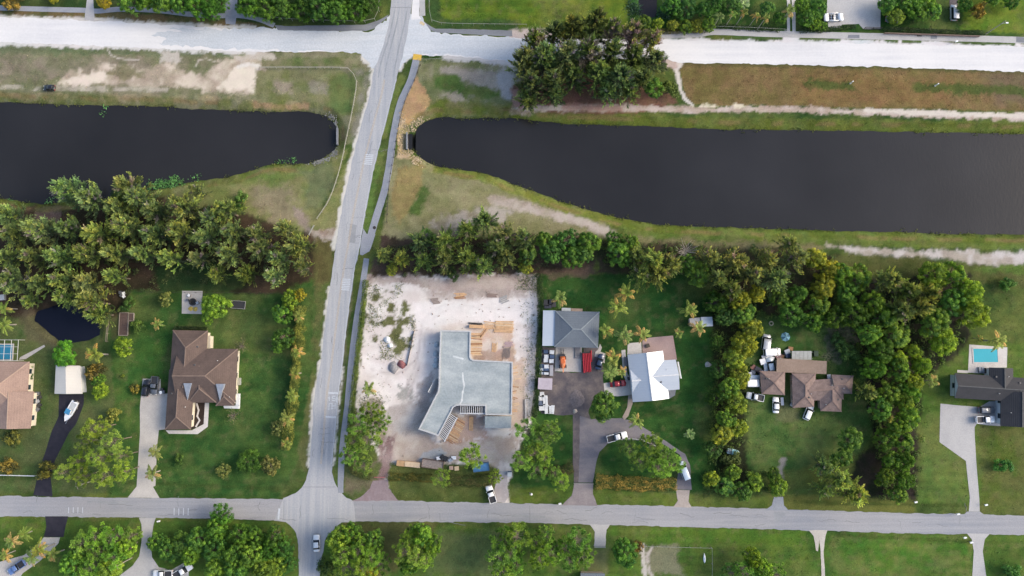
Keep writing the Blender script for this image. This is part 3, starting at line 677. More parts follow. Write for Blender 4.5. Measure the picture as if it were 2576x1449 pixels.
surf('side_street', [(-200, 1246), (0, 1248), (322, 1252), (644, 1255), (1006, 1260), (1288, 1266), (1688, 1273), (1932, 1280), (2257, 1290), (2576, 1297), (2760, 1301), (2760, 1351), (2576, 1346), (2257, 1341), (1932, 1331), (1500, 1320), (1288, 1314), (894, 1312), (644, 1308), (525, 1304), (350, 1302), (0, 1299), (-200, 1298)],
     .030, M_street, 'grey residential street along the bottom', rag=.32)
def ribbon(pts, wd):
    """centre line + width in metres -> outline"""
    c = catmull([G(p) for p in pts], False, 1.5); a = np.array(c)
    t = np.gradient(a, axis=0); t /= np.linalg.norm(t, axis=1)[:, None]; n = np.stack([-t[:, 1], t[:, 0]], -1)
    wd = np.interp(np.linspace(0, 1, len(a)), np.linspace(0, 1, len(wd)), wd)[:, None] if isinstance(wd, (list, tuple)) else wd
    return [tuple(p) for p in a + n * wd / 2] + [tuple(p) for p in (a - n * wd / 2)[::-1]]
surf('bike_path', ribbon([(1049, 142), (1034, 200), (1007, 262), (990, 340), (978, 425), (965, 487), (949, 537), (935, 585), (924, 625)], 2.1), .038, M_path, 'asphalt path with railing beside the canal crossing', rag=.08, world=True)
surf('bike_path', ribbon([(922, 650), (911, 724), (897, 812), (884, 924), (875, 1024), (866, 1090), (860, 1150), (857, 1212), (857, 1240)], [1.6, 1.9, 2.1, 2.1, 1.9, 1.6]), .038, M_path, 'asphalt path beside the construction lot', rag=.08, world=True)
surf('path_junction', [(914, 575), (922, 588), (930, 590), (936, 580), (944, 590), (936, 615), (930, 632), (912, 642), (905, 640), (908, 610)], .042, M_path, 'asphalt turnout where path meets road', rag=.1)
surf('sidewalk', ribbon([(-120, 18), (0, 20), (100, 23), (210, 26), (245, 28), (310, 23), (400, 27), (480, 36), (540, 40), (600, 39), (650, 48), (690, 64)], 1.6), .036, M_path, 'grey winding footpath along the top left', rag=.06, world=True)
surf('sidewalk', ribbon([(1640, 88), (1750, 86), (1800, 80), (1932, 85), (2140, 90), (2400, 96), (2510, 99), (2576, 101), (2700, 104)], 2.0), .036, M_conc_g, 'pale footpath along the top right lots', rag=.06, world=True)
surf('sidewalk', ribbon([(1063, -60), (1062, 0), (1063, 40)], 1.7), .038, M_conc_g, 'short footpath beside the road at the top edge', world=True)
surf('sand_verge', [(1038, -60), (1056, -60), (1055, 40), (1060, 48), (1034, 50), (1038, 0)], .028, M_lime, 'white sandy verge at the top edge', rag=.15)
# drives on the north side
surf('driveway', [(222, -30), (234, -30), (236, 24), (238, 52), (212, 50), (216, 24)], .04, M_conc_g, 'narrow sandy drive at top left', rag=.2)
surf('driveway', [(566, -30), (598, -30), (596, 30), (592, 62), (568, 60), (566, 30)], .04, M_path, 'grey drive between trees at the top', rag=.1)
surf('driveway', [(1978, -30), (1988, -30), (1987, 82), (1980, 82), (1980, 20)], .04, M_conc_w, 'left wheel strip of the pale drive at top right', rag=.08)
surf('driveway', [(1991, -30), (2002, -30), (2001, 82), (1993, 82)], .04, M_conc_w, 'right wheel strip of the pale drive at top right', rag=.08)
surf('car_park', [(2082, -30), (2217, -30), (2214, 72), (2172, 74), (2160, 60), (2118, 62), (2114, 70), (2084, 70), (2080, 30)], .04, M_conc_g, 'grey asphalt forecourt in the top right lot', rag=.1)
surf('driveway', [(2388, -30), (2410, -30), (2408, 30), (2389, 30)], .04, M_yard, 'short dark drive at the top right', rag=.1)
for i, (p, lb) in enumerate((([(2134, 88), (2162, 88), (2162, 96), (2132, 96)], 'left grey drain slab beside the unpaved road'), ([(2341, 84), (2357, 84), (2357, 98), (2341, 98)], 'middle grey drain slab beside the unpaved road'), ([(2556, 93), (2580, 94), (2580, 108), (2556, 106)], 'right grey drain slab at the picture edge'))):
    surf('drain_slab', p, .046, M_shoulder, lb)
# left house
surf('driveway', q(0, 2, (1437, 912), (1618, 915), (1620, 1062), (1690, 1062), (1672, 1420), (1600, 1430), (1580, 1600), (1565, 1990), (1540, 2000), (1606, 2112), (1285, 2108), (1375, 1998), (1410, 1449), (1408, 1200)), .04, M_conc, 'pale concrete drive of the left brown-roofed house')
surf('walkway', q(0, 2, (2062, 1155), (2105, 1155), (2092, 1395), (1990, 1470), (1700, 1466), (1668, 1432), (1930, 1432), (2050, 1370)), .05, M_conc_w, 'white walk round the entry court of the left house')
surf('planting_bed', q(0, 2, (1945, 1152), (2062, 1152), (2052, 1368), (1925, 1425)), .03, paint('mulch', S(52, 38, 32), .95, var=.4, scale=4), 'dark mulched entry court of the left house')
surf('garden_path', ribbon(q(0, 2, (1980, 1160), (2000, 1230), (1985, 1290), (2010, 1330), (1970, 1400)), .5), .06, M_conc_w, 'thin winding garden path in the entry court', world=True)
surf('patio_slab', q(0, 2, (1832, 28), (2040, 30), (2030, 262), (1830, 258)), .04, M_conc, 'concrete slab with fire ring on the left lawn')
surf('driveway', q(0, 2, (596, 1068), (846, 1068), (842, 1180), (760, 1380), (700, 1449), (560, 1720), (510, 1900), (530, 2098), (335, 2085), (380, 1900), (440, 1700), (520, 1449), (590, 1290)), .04, M_black, 'black asphalt drive under the boat', rag=.1)
surf('walkway', q(0, 2, (445, 572), (455, 590), (260, 715), (190, 722), (205, 695)), .04, M_conc, 'concrete ramp beside the screened pool')
surf('driveway', q(0, 3, (455, 848), (688, 848), (660, 950), (640, 1056), (440, 1056), (468, 950)), .04, M_black, 'black asphalt apron south of the street')
surf('driveway', q(0, 3, (440, 1060), (604, 1060), (590, 1120), (400, 1300), (230, 1420), (120, 1600), (-200, 1600), (-200, 1320), (0, 1305), (240, 1240), (400, 1120)), .038, M_conc, 'pale concrete drive curving to the bottom left corner', smooth=False)
surf('driveway', q(0, 3, (1400, 864), (1570, 864), (1545, 930), (1520, 1100), (1530, 1260), (1600, 1360), (1720, 1390), (1860, 1310), (1900, 1340), (1900, 1600), (1190, 1600), (1200, 1449), (1340, 1340), (1400, 1250), (1425, 1100), (1425, 930)), .04, M_conc_g, 'grey drive fanning out at the bottom left', rag=.1)
# construction and white-house lots
surf('dirt_drive', q(1, 3, (1150, 560), (1180, 490), (1330, 480), (1330, 560), (1440, 695), (960, 692), (1080, 640)), .04, pave('red_soil', S(156, 140, 146), S(170, 156, 160), S(146, 124, 124), .3, 2, .8, .3), 'worn dirt entrance of the construction lot', rag=.3)
surf('dirt_drive', q(1, 3, (2420, 480), (2530, 400), (2530, 560), (2545, 640), (2500, 712), (2370, 708), (2400, 560)), .04, pave('grey_soil', S(186, 180, 182), S(204, 198, 198), S(160, 150, 150), .3, 2, .5, .5), 'pale second entrance of the construction lot', rag=.35)
surf('yard', q(2, 2, (300, 590), (440, 590), (430, 845), (700, 845), (720, 600), (880, 600), (880, 640), (850, 700), (920, 780), (920, 940), (925, 1075), (860, 1060), (800, 1150), (770, 1260), (800, 1330), (640, 1310), (600, 1280), (420, 1275), (290, 1260), (270, 1100), (285, 900)), .036, M_yard, 'dark asphalt work yard', rag=.5)
surf('driveway', q(2, 3, (612, -180), (690, -180), (684, 60), (668, 510), (625, 515), (612, 300)), .04, M_yard, 'dark strip along the work yard drive', rag=.1)
surf('driveway', q(2, 3, (684, -160), (800, -130), (1100, -140), (1240, -100), (1400, 0), (1560, 100), (1740, 220), (1790, 330), (1810, 580), (1640, 578), (1670, 420), (1690, 230), (1500, 110), (1420, 60), (1280, 85), (1080, 78), (960, 120), (880, 200), (850, 290), (815, 510), (668, 510), (680, 200)), .044, M_mill, 'grey looped drive of the white-roofed house', rag=.15)
surf('driveway', q(2, 3, (625, 516), (815, 516), (815, 620), (860, 742), (500, 736), (600, 640)), .048, pave('drive_mouth', S(150, 142, 146), S(166, 158, 158), S(140, 130, 132), .3, 2.5, .5, .5), 'brownish drive mouth of the work yard', rag=.12)
surf('driveway', q(2, 3, (1650, 584), (1790, 584), (1776, 700), (1810, 762), (1620, 756), (1668, 690)), .048, pave('drive_mouth_pale', S(190, 178, 170), S(206, 194, 184), S(170, 158, 152), .3, 2.5, .5, .5), 'pale drive mouth of the looped drive', rag=.12)
surf('concrete_apron', q(2, 2, (440, 590), (705, 592), (697, 846), (430, 838)), .046, M_conc, 'concrete apron before the grey workshop')
surf('concrete_pad', q(2, 2, (922, 958), (1010, 945), (1180, 930), (1215, 960), (1205, 1075), (1060, 1090), (935, 1078)), .05, M_conc_w, 'white parking pad with the red car')
surf('walkway', q(2, 2, (1100, 628), (1140, 620), (1160, 860), (1210, 940), (1150, 945), (1118, 870)), .046, M_conc_w, 'white walk beside the white-roofed house')
surf('walkway', q(2, 2, (1170, 1075), (1215, 1070), (1215, 1160), (1170, 1290), (1130, 1330), (1110, 1300), (1160, 1200)), .052, pave('walk_tan', S(176, 162, 152), S(188, 174, 162), S(160, 148, 140), .5, 3, .5, .5), 'tan curving walk to the loop drive')
surf('walkway', q(2, 2, (885, 560), (905, 600), (890, 640), (940, 660), (930, 760), (870, 700), (830, 690), (840, 640), (866, 620)), .05, M_conc, 'tan walk beside the dark blue car')
surf('patio', q(2, 2, (1165, 556), (1300, 545), (1306, 660), (1160, 668)), .046, M_conc_w, 'white concrete patio behind the white-roofed house')
surf('patio', q(2, 2, (1312, 528), (1380, 500), (1620, 478), (1660, 722), (1528, 734), (1516, 650), (1312, 660)), .05, M_pav, 'pink paver patio behind the white-roofed house')
surf('patio', q(2, 2, (1560, 1030), (1650, 1020), (1640, 1080), (1580, 1116)), .046, M_shoulder, 'grey corner slab beside the white-roofed house')
# street mouths on the south side
surf('driveway', q(2, 3, (780, 925), (990, 930), (950, 985), (940, 1150), (825, 1150), (835, 1000)), .04, M_conc_g, 'grey gated drive south of the street', rag=.25)
surf('driveway', q(3, 3, (410, 985), (600, 990), (575, 1050), (560, 1200), (575, 1449), (570, 1600), (540, 1449), (530, 1200), (515, 1080), (505, 1200), (485, 1190), (460, 1050)), .04, pave('drive_sandy', S(212, 206, 196), S(190, 184, 176), S(222, 216, 206), .4, 2.5, .5, .2), 'sandy twin-track drive south of the street', rag=.15)
surf('driveway', q(3, 3, (2000, 1020), (2230, 1025), (2180, 1080), (2160, 1200), (2195, 1449), (2210, 1600), (2050, 1600), (2055, 1449), (2070, 1200), (2050, 1080)), .04, M_conc_g, 'pale drive at the bottom right')
surf('driveway', q(3, 2, (1735, 1163), (1900, 1180), (2130, 1198), (2225, 1140), (2350, 1140), (2345, 1390), (2200, 1380), (2100, 1366), (2078, 1400), (2080, 1500), (2095, 1750), (2125, 2110), (2130, 2248), (2020, 2248), (2030, 2110), (2010, 1930), (1990, 1740), (1725, 1550), (1730, 1300)), .04, M_conc_g, 'pale concrete drive of the black-roofed house')
surf('driveway', q(3, 3, (2005, 800), (2130, 800), (2190, 842), (1960, 838)), .044, M_street, 'asphalt drive mouth at the right')
surf('driveway', q(3, 3, (60, 655), (155, 655), (160, 740), (205, 790), (-30, 786), (40, 740)), .04, M_path, 'grey drive mouth below the cluttered lot', rag=.2)
surf('pool_deck', q(3, 2, (2025, 568), (2408, 598), (2402, 800), (2225, 802), (2210, 862), (2012, 852)), .04, M_conc_w, 'white deck round the turquoise pool')
surf('patio_slab', q(3, 2, (1905, 824), (2012, 830), (2010, 858), (1902, 850)), .05, M_conc_w, 'white slab beside the pool deck')

# ------------------------------------------------------------------ painted markings
M_yel = paint('faded_yellow_paint', S(206, 190, 168), .8, var=.2, scale=3)
M_wht = paint('worn_white_paint', S(216, 222, 230), .8, var=.15, scale=3)
a = np.array(Lw); Rr = np.array(Rw)
def at_edge(y):
    return np.interp(y, a[::-1, 1], a[::-1, 0]), np.interp(y, Rr[::-1, 1], Rr[::-1, 0])
ys = np.arange(g1(1, 0, 0, 800)[1], g1(1, 3, 0, 330)[1], -1.0)
for off in (-.16, .16):
    mb = MB(); pts = []
    for y in ys:
        l, r = at_edge(y); pts.append(((l + r) / 2 + off, y))
    for p, n_ in zip(pts[:-1], pts[1:]):
        mb.add([(p[0] - .07, p[1], .044), (p[0] + .07, p[1], .044), (n_[0] + .07, n_[1], .044), (n_[0] - .07, n_[1], .044)], [(0, 1, 2, 3)])
    o = mb.flat('centre_line', M_yel); tag(o, 'faded %s yellow centre line of the main road' % ('left' if off < 0 else 'right'), kind='structure')
mb = MB(); pts = []
for y in ys:
    l, r = at_edge(y); pts.append((r - .25, y))
for p, n_ in zip(pts[:-1], pts[1:]):
    mb.add([(p[0] - .06, p[1], .044), (p[0] + .06, p[1], .044), (n_[0] + .06, n_[1], .044), (n_[0] - .06, n_[1], .044)], [(0, 1, 2, 3)])
tag(mb.flat('edge_line', M_wht), 'worn white edge line of the main road', kind='structure')
def stripes(label, segs, wd, name='road_marking', mat=None):
    mb = MB()
    for p0, p1 in segs:
        p0 = Vector(G(p0)); p1 = Vector(G(p1)); d = (p1 - p0).normalized(); n = Vector((-d.y, d.x)) * wd / 2
        mb.add([(*(p0 + n), .046), (*(p0 - n), .046), (*(p1 - n), .046), (*(p1 + n), .046)], [(0, 1, 2, 3)])
    return tag(mb.flat(name, mat or M_wht), label, kind='structure')
stripes('six short rumble bars near the canal crossing', [((920 + .9 * 0 - i * .9, 389 + i * 4.6), (940 - i * .9, 390.5 + i * 4.6)) for i in range(6)], .28)
stripes('short rumble bars beside the construction lot', [((862 - i * .6, 702 + i * 4.4), (882 - i * .6, 703 + i * 4.4)) for i in range(7)], .28)
stripes('upper white bar of the worn lane lettering', [((826, 988.5), (850, 989))], .5)
stripes('lower white bar of the worn lane lettering', [((819, 1048.5), (845, 1049.5))], .5)
tx = []
for (x, y, x2, y2) in ((770, 1090, 800, 1088), (770, 1090, 768, 1110), (768, 1110, 800, 1112), (800, 1112, 798, 1132), (798, 1132, 762, 1130), (812, 1095, 810, 1150), (740, 1095, 738, 1135), (726, 1100, 738, 1116),
                       (738, 1160, 760, 1160), (766, 1158, 764, 1215), (764, 1186, 798, 1186), (798, 1158, 796, 1215), (738, 1160, 734, 1215), (752, 1215, 778, 1214), (724, 1220, 740, 1218)):
    tx.append(((644 + x / 4, 724.5 + y / 4), (644 + x2 / 4, 724.5 + y2 / 4)))
stripes('worn illegible white lane lettering on the main road', tx, .22)
stripes('four short white bars left of the driveway', [(q(0, 3, (692 + i * 47, 757))[0], q(0, 3, (690 + i * 47, 815))[0]) for i in range(4)], .2)
stripes('four short white bars near the stop line', [(q(0, 3, (1754 + i * 47, 766))[0], q(0, 3, (1752 + i * 47, 838))[0]) for i in range(4)], .2)
stripes('white stop bar at the lower crossing', [(q(1, 3, (236, 768))[0], q(1, 3, (226, 882))[0])], .55)
stripes('yellow warning pad at the top of the path', [(q(1, 0, (1580, 570))[0], q(1, 0, (1665, 580))[0])], 1.8, 'warning_pad', paint('yellow_pad', S(232, 190, 80), .8))
stripes('small yellow warning pad at the upper crossing', [(q(1, 0, (1650, 222))[0], q(1, 0, (1695, 250))[0])], .9, 'warning_pad', paint('yellow_pad_pale', S(226, 206, 170), .8))
M_tyre = paint('tyre_smear', S(164, 169, 176), .85, var=.15, scale=.6)
for i, (x0, x1) in enumerate(((1395, 1240), (1440, 1300), (1520, 1390))):
    p = catmull([G(v) for v in q(1, 0, (x0 + 10, 60), (x0 - 30, 260), (x0 - 70, 420), (x1 + 20, 620), (x1 - 10, 780))], False, 1.5)
    mb = MB()
    for j, (u, v) in enumerate(zip(p[:-1], p[1:])):
        hw = .24 * math.sin(math.pi * (j + .6) / (len(p) + .2)) ** .5
        mb.add([(u[0] - hw, u[1], .04), (u[0] + hw, u[1], .04), (v[0] + hw, v[1], .04), (v[0] - hw, v[1], .04)], [(0, 1, 2, 3)])
    tag(mb.flat('tyre_track', M_tyre), '%s dark tyre track through the upper crossing' % ('left', 'middle', 'right')[i], kind='structure')

# cracks, straight dark lines and patches in the old asphalt
random.seed(5); mb = MB()
def crack(p, ang, L, wd, z):
    x, y = p; k = 0
    while k < L:
        st = random.uniform(.5, 1.1); a2 = ang + random.gauss(0, .28); x2, y2 = x + math.cos(a2) * st, y + math.sin(a2) * st; nx, ny = -math.sin(a2) * wd / 2, math.cos(a2) * wd / 2
        mb.add([(x + nx, y + ny, z), (x - nx, y - ny, z), (x2 - nx, y2 - ny, z), (x2 + nx, y2 + ny, z)], [(0, 1, 2, 3)]); x, y = x2, y2; k += st
for k in range(46):
    dx = random.uniform(20, 2550); dy = 1274 + (dx / 2576) * 46 + random.uniform(-16, 18)
    crack(G((dx, dy)), random.choice((0, 0, 1.57)) + random.gauss(0, .08), random.uniform(2, 7) if random.random() < .6 else 2.5, random.uniform(.07, .16), .0345)
for k in range(26):
    y = random.uniform(ys[-1], ys[0]); l, r = at_edge(y); crack((random.uniform(l + .8, r - 2), y), random.choice((0.1, 1.4)), random.uniform(1.5, 5), random.uniform(.06, .14), .0385)
for c_, r_, x0, y0, x1, y1 in ((1, 3, 282, 680, 280, 880), (1, 3, 470, 553, 800, 553), (1, 0, 1350, 75, 1560, 78), (1, 3, 1850, 815, 1852, 890), (2, 3, 178, 740, 180, 910)):  # straight thin dark lines across the roads, some standing for overhead cables
    a0 = g1(c_, r_, x0, y0); a1 = g1(c_, r_, x1, y1); crack(a0, math.atan2(a1[1] - a0[1], a1[0] - a0[0]), math.dist(a0, a1), .1, .0385) if False else mb.bar((*a0, .038), (*a1, .038), .12, .004)
tag(mb.flat('cracks_and_lines', paint('crack_line_grey', S(140, 142, 146), .9, var=.2)), 'dark cracks and thin straight lines in the old asphalt', kind='structure')
M_patch = pave('asphalt_patch', S(156, 160, 166), S(168, 170, 174), S(180, 182, 184), .2, 3, .3, .3)
for i, (c_, r_, pl) in enumerate(((1, 3, ((1300, 700), (1360, 700), (1400, 800), (1330, 790))), (2, 3, ((0, 830), (330, 838), (330, 862), (0, 855))), (3, 3, ((60, 800), (200, 805), (120, 890), (66, 905))), (0, 3, ((880, 690), (1300, 692), (1300, 716), (880, 714))), (1, 1, ((940, 800), (1010, 820), (1000, 1000), (930, 990))))):
    surf('road_patch', q(c_, r_, *pl), .0362 if r_ == 3 else .0392, M_patch, '%s darker patch in the asphalt' % ('crossing-side', 'long street', 'drive-mouth', 'left street', 'main road')[i], rag=.3)
# ================================================================== BUILDINGS
def inset(poly, d):
    n = len(poly); A = sum(poly[i][0] * poly[(i + 1) % n][1] - poly[(i + 1) % n][0] * poly[i][1] for i in range(n))
    sg = 1 if A > 0 else -1; out = []
    for i in range(n):
        p0, p1, p2 = (Vector(poly[i - 1]), Vector(poly[i]), Vector(poly[(i + 1) % n]))
        d1 = (p1 - p0).normalized(); d2 = (p2 - p1).normalized()
        n1 = Vector((-d1.y, d1.x)) * sg; n2 = Vector((-d2.y, d2.x)) * sg
        b = (n1 + n2); b = b / max(.25, b.length_squared) * 2
        out.append(tuple(p1 + b * d))
    return out
def inside(p, poly):
    c = False; n = len(poly)
    for i in range(n):
        (ax, ay), (bx, by) = poly[i], poly[(i + 1) % n]
        if (ay > p[1]) != (by > p[1]) and p[0] < (bx - ax) * (p[1] - ay) / (by - ay) + ax: c = not c
    return c
M_glass = paint('window_glass', (.02, .03, .04), .08, var=.3, scale=.5)
M_frame = paint('white_trim', S(228, 228, 224), .5, var=.05)
def roofmat(name, c1, c2, sc=.35, rough=.85, metal=0, seam=None, fine=5):
    m, nt, b = newmat(name)
    geo = N(nt, 'ShaderNodeNewGeometry')
    n1 = N(nt, 'ShaderNodeTexNoise'); n1.inputs['Scale'].default_value = sc; n1.inputs['Detail'].default_value = 8; n1.inputs['Roughness'].default_value = .78
    n2 = N(nt, 'ShaderNodeTexNoise'); n2.inputs['Scale'].default_value = fine; n2.inputs['Detail'].default_value = 3
    for n in (n1, n2): nt.links.new(geo.outputs['Position'], n.inputs['Vector'])
    rp = N(nt, 'ShaderNodeValToRGB'); rp.color_ramp.elements[0].position = .32; rp.color_ramp.elements[1].position = .68
    rp.color_ramp.elements[0].color = c4(c1); rp.color_ramp.elements[1].color = c4(c2)
    nt.links.new(n1.outputs['Fac'], rp.inputs[0])
    m3 = N(nt, 'ShaderNodeMixRGB', blend_type='OVERLAY'); m3.inputs[0].default_value = .4 if not seam else .1
    nt.links.new(rp.outputs[0], m3.inputs[1]); nt.links.new(n2.outputs['Fac'], m3.inputs[2])
    nt.links.new(m3.outputs[0], b.inputs['Base Color'])
    b.inputs['Roughness'].default_value = rough; b.inputs['Metallic'].default_value = metal
    wv = N(nt, 'ShaderNodeTexWave'); wv.wave_type = 'BANDS'
    wv.bands_direction = 'Z' if not seam else seam
    wv.inputs['Scale'].default_value = 1.6 if not seam else .7; wv.inputs['Distortion'].default_value = .6 if not seam else 0
    nt.links.new(geo.outputs['Position'], wv.inputs['Vector'])
    bp = N(nt, 'ShaderNodeBump'); bp.inputs['Strength'].default_value = .35; bp.inputs['Distance'].default_value = .04
    nt.links.new(wv.outputs['Fac'], bp.inputs['Height']); nt.links.new(bp.outputs[0], b.inputs['Normal'])
    return m

M_dvent = paint('vent_grey', S(96, 94, 94), .6)
def house(name, label, wings, roof_m, wall_m, ze=2.9, pitch=.42, cap_m=None, cat='house', over=.55, windows=True, roof_name='roof'):
    """wings: (corner list TL TR BR BL in grid units at the eaves, ridge 'h'/'v', end0, end1 ('hip'/'gable'))"""
    W = []
    for i, wg in enumerate(wings):
        W.append([Vector(G(p, ze)) for p in wg[0]])
    c0 = sum(W[0], Vector((0, 0))) / 4
    root = thing(name, label, cat, (c0.x, c0.y, 0))
    W = [[p - c0 for p in w_] for w_ in W]
    walls = [inset([tuple(p) for p in w_], over + .012 * i) for i, w_ in enumerate(W)]
    for i, (wg, c) in enumerate(zip(wings, W)):
        _, ax, e0, e1 = wg[:4]; pt = wg[4] if len(wg) > 4 else pitch
        z = ze + .006 * i
        TL, TR, BR, BL = c
        if ax == 'h': A, B, C, D = TL, TR, BR, BL        # ridge runs A->B direction; ends: A-D and B-C
        else: A, B, C, D = BL, TL, TR, BR                # ridge runs bottom->top
        if ax == 'v': e0, e1 = e1, e0                    # e0 = top end for 'v'
        m0, m1 = (A + D) / 2, (B + C) / 2; L = (m1 - m0).length; u = (m1 - m0) / L
        s = ((A - D).length + (B - C).length) / 4
        h = s * pt
        i0 = min(s, L * .499) if e0 == 'hip' else 0; i1 = min(s, L * .499) if e1 == 'hip' else 0
        r0 = m0 + u * i0; r1 = m1 - u * i1
        top = [(*A, z), (*B, z), (*C, z), (*D, z), (*r0, z + h), (*r1, z + h)]
        bot = [(*p, z - .2) for p in (A, B, C, D)]
        mb = MB(); mb.add(top + bot, [(0, 4, 5, 1), (2, 5, 4, 3), (0, 3, 4), (2, 1, 5), (0, 1, 7, 6), (1, 2, 8, 7), (2, 3, 9, 8), (3, 0, 6, 9), (6, 7, 8, 9)])
        rf = mb.build(roof_name, roof_m, root)
        if cap_m:
            lines = [(r0, r1, h, h)]
            if e0 == 'hip': lines += [(A, r0, 0, h), (D, r0, 0, h)]
            if e1 == 'hip': lines += [(B, r1, 0, h), (C, r1, 0, h)]
            cb = MB()
            for p, qq, h0, h1 in lines:
                if (qq - p).length > .5: cb.bar((*p, z + h0 + .03), (*qq, z + h1 + .03), .3, .07)
            cb.build('ridge_cap', cap_m, rf)
        wl = walls[i]; zt = z - .2
        wb = MB(); wb.prism(wl, 0, zt - .003)
        for end, mm, P, Q in ((e0, m0, A, D), (e1, m1, B, C)):
            if end == 'gable':
                ins_ = u * (over + .012 * i) * (1 if mm is m0 else -1)
                p1 = P + ins_ + (Q - P).normalized() * over; q1 = Q + ins_ - (Q - P).normalized() * over; k = mm + ins_
                # gable triangle is set just behind the barge board, proud of the roof slab end
                o_ = -u * .012 * (1 if mm is m0 else -1)
                gp = [(*(P + o_), z - .02), (*(Q + o_), z - .02), (*(mm + o_), z + h - .05)]
                gb = MB().add(gp, [(0, 1, 2)]); gb.build('gable_wall', wall_m, root)
        wo_ = wb.build('wall', wall_m, root)
        if windows:
            n = 4
            for k in range(4):
                p = Vector(wl[k]); r = Vector(wl[(k + 1) % 4]); ln = (r - p).length; d = (r - p) / ln
                nrm = Vector((d.y, -d.x)); mid_ = (p + r) / 2
                if inside(tuple(mid_ + nrm * .1), wl): nrm = -nrm
                cnt = int(ln // 4.2)
                for j in range(cnt):
                    ctr = p + d * ln * (j + .5) / cnt
                    if any(inside(tuple(ctr + nrm * .3), w2) for t_, w2 in enumerate(walls) if t_ != i): continue
                    ang = math.atan2(d.y, d.x)
                    wf = MB().box(-.8, .8, -.05, .05, .95, 2.25, ang, tuple(ctr + nrm * .02)).build('window', M_frame, root)
                    MB().box(-.7, .7, -.02, .02, 1.05, 2.15, ang, tuple(ctr + nrm * .062)).build('pane', M_glass, wf)
    if cat == 'house':
        rr_ = random.Random(len(label))
        for i, (wg, c) in enumerate(zip(wings, W)):
            TL, TR, BR, BL = c
            for k in range(2):
                f, g = rr_.uniform(.25, .75), rr_.choice((.22, .3, .7, .78)); p = TL.lerp(TR, f if wg[1] == 'h' else g).lerp(BL.lerp(BR, f if wg[1] == 'h' else g), g if wg[1] == 'h' else f)
                s = min((TL - BL).length, (TR - TL).length) / 2; dd = (.5 - abs(g - .5)) * 2 * s; z = ze + dd * (wg[4] if len(wg) > 4 else pitch)
                if k: MB().tube((p.x, p.y, z - .3), (p.x, p.y, z + .45), .09, .09, 8).build('vent_pipe', M_frame, root)
                else: MB().box(p.x - .28, p.x + .28, p.y - .28, p.y + .28, z - .25, z + .22, taper=.06).build('roof_vent', M_dvent, root)
    return root, c0

M_shingle = roofmat('brown_shingle', S(92, 77, 71), S(118, 99, 90)); M_capb = paint('brown_ridge', S(142, 122, 110), .9)
M_shingle_t = roofmat('tan_shingle', S(158, 132, 120), S(184, 156, 140)); M_capt = paint('tan_ridge', S(196, 168, 148), .9)
M_shingle_r = roofmat('mottled_shingle', S(118, 100, 96), S(170, 146, 136), .6); M_capr = paint('mottled_ridge', S(152, 128, 118), .9)
M_shingle_g = roofmat('grey_shingle', S(104, 114, 126), S(120, 130, 140), .2); M_capg = paint('grey_ridge', S(146, 156, 162), .9)
M_shingle_k = roofmat('black_shingle', S(46, 48, 54), S(62, 62, 68), .3); M_capk = paint('black_ridge', S(92, 94, 96), .9)
M_metal_w = roofmat('white_metal_roof', S(214, 222, 232), S(226, 232, 238), .2, .38, .15, 'Y'); M_capm = paint('metal_ridge', S(240, 240, 240), .4)
M_metal_p = roofmat('pale_metal_roof', S(206, 218, 230), S(218, 226, 236), .2, .45, .1, 'Y')
M_cream = paint('cream_stucco', S(232, 222, 200), .85, var=.06); M_whitew = paint('white_stucco', S(232, 236, 240), .8, var=.05); M_tanw = paint('tan_stucco', S(196, 178, 160), .85, var=.08)
M_block = paint('concrete_block', S(168, 166, 168), .9, var=.15)

hA, cA = house('brown_roof_house', 'large brown hip-roofed house on the left lawn beside two dark cars', [
    (q(0, 2, (1740, 423), (2092, 430), (2050, 1000), (1700, 1000)), 'v', 'hip', 'gable'),
    (q(0, 2, (1702, 820), (1962, 820), (1920, 1423), (1660, 1426)), 'v', 'gable', 'hip'),
    (q(0, 2, (1790, 612), (2394, 612), (2366, 1150), (1780, 1150)), 'h', 'gable', 'hip'),
    (q(0, 2, (1892, 780), (2180, 780), (2178, 1153), (1894, 1153)), 'v', 'gable', 'hip', .5),
    (q(0, 2, (2178, 1000), (2364, 1000), (2356, 1186), (2172, 1186)), 'v', 'gable', 'hip', .35)], M_shingle, M_cream, 3.0, .42, M_capb)
# pale dormer crickets on its south slope
for i, (x, y) in enumerate(((1888, 958), (2214, 966))):
    p = [Vector(g1(0, 2, x - 40, y, 5.6)) - cA, Vector(g1(0, 2, x + 40, y, 5.6)) - cA, Vector(g1(0, 2, x - 2, y + 165, 3.7)) - cA]
    mb = MB().add([(*p[0], 5.75), (*p[1], 5.75), (*p[2], 3.8), (*p[0], 4.6), (*p[1], 4.6), (*p[2], 2.9)], [(0, 1, 2), (0, 3, 4, 1), (1, 4, 5, 2), (2, 5, 3, 0)])
    mb.build('dormer', paint('dormer_metal', S(160, 168, 182), .5), hA)
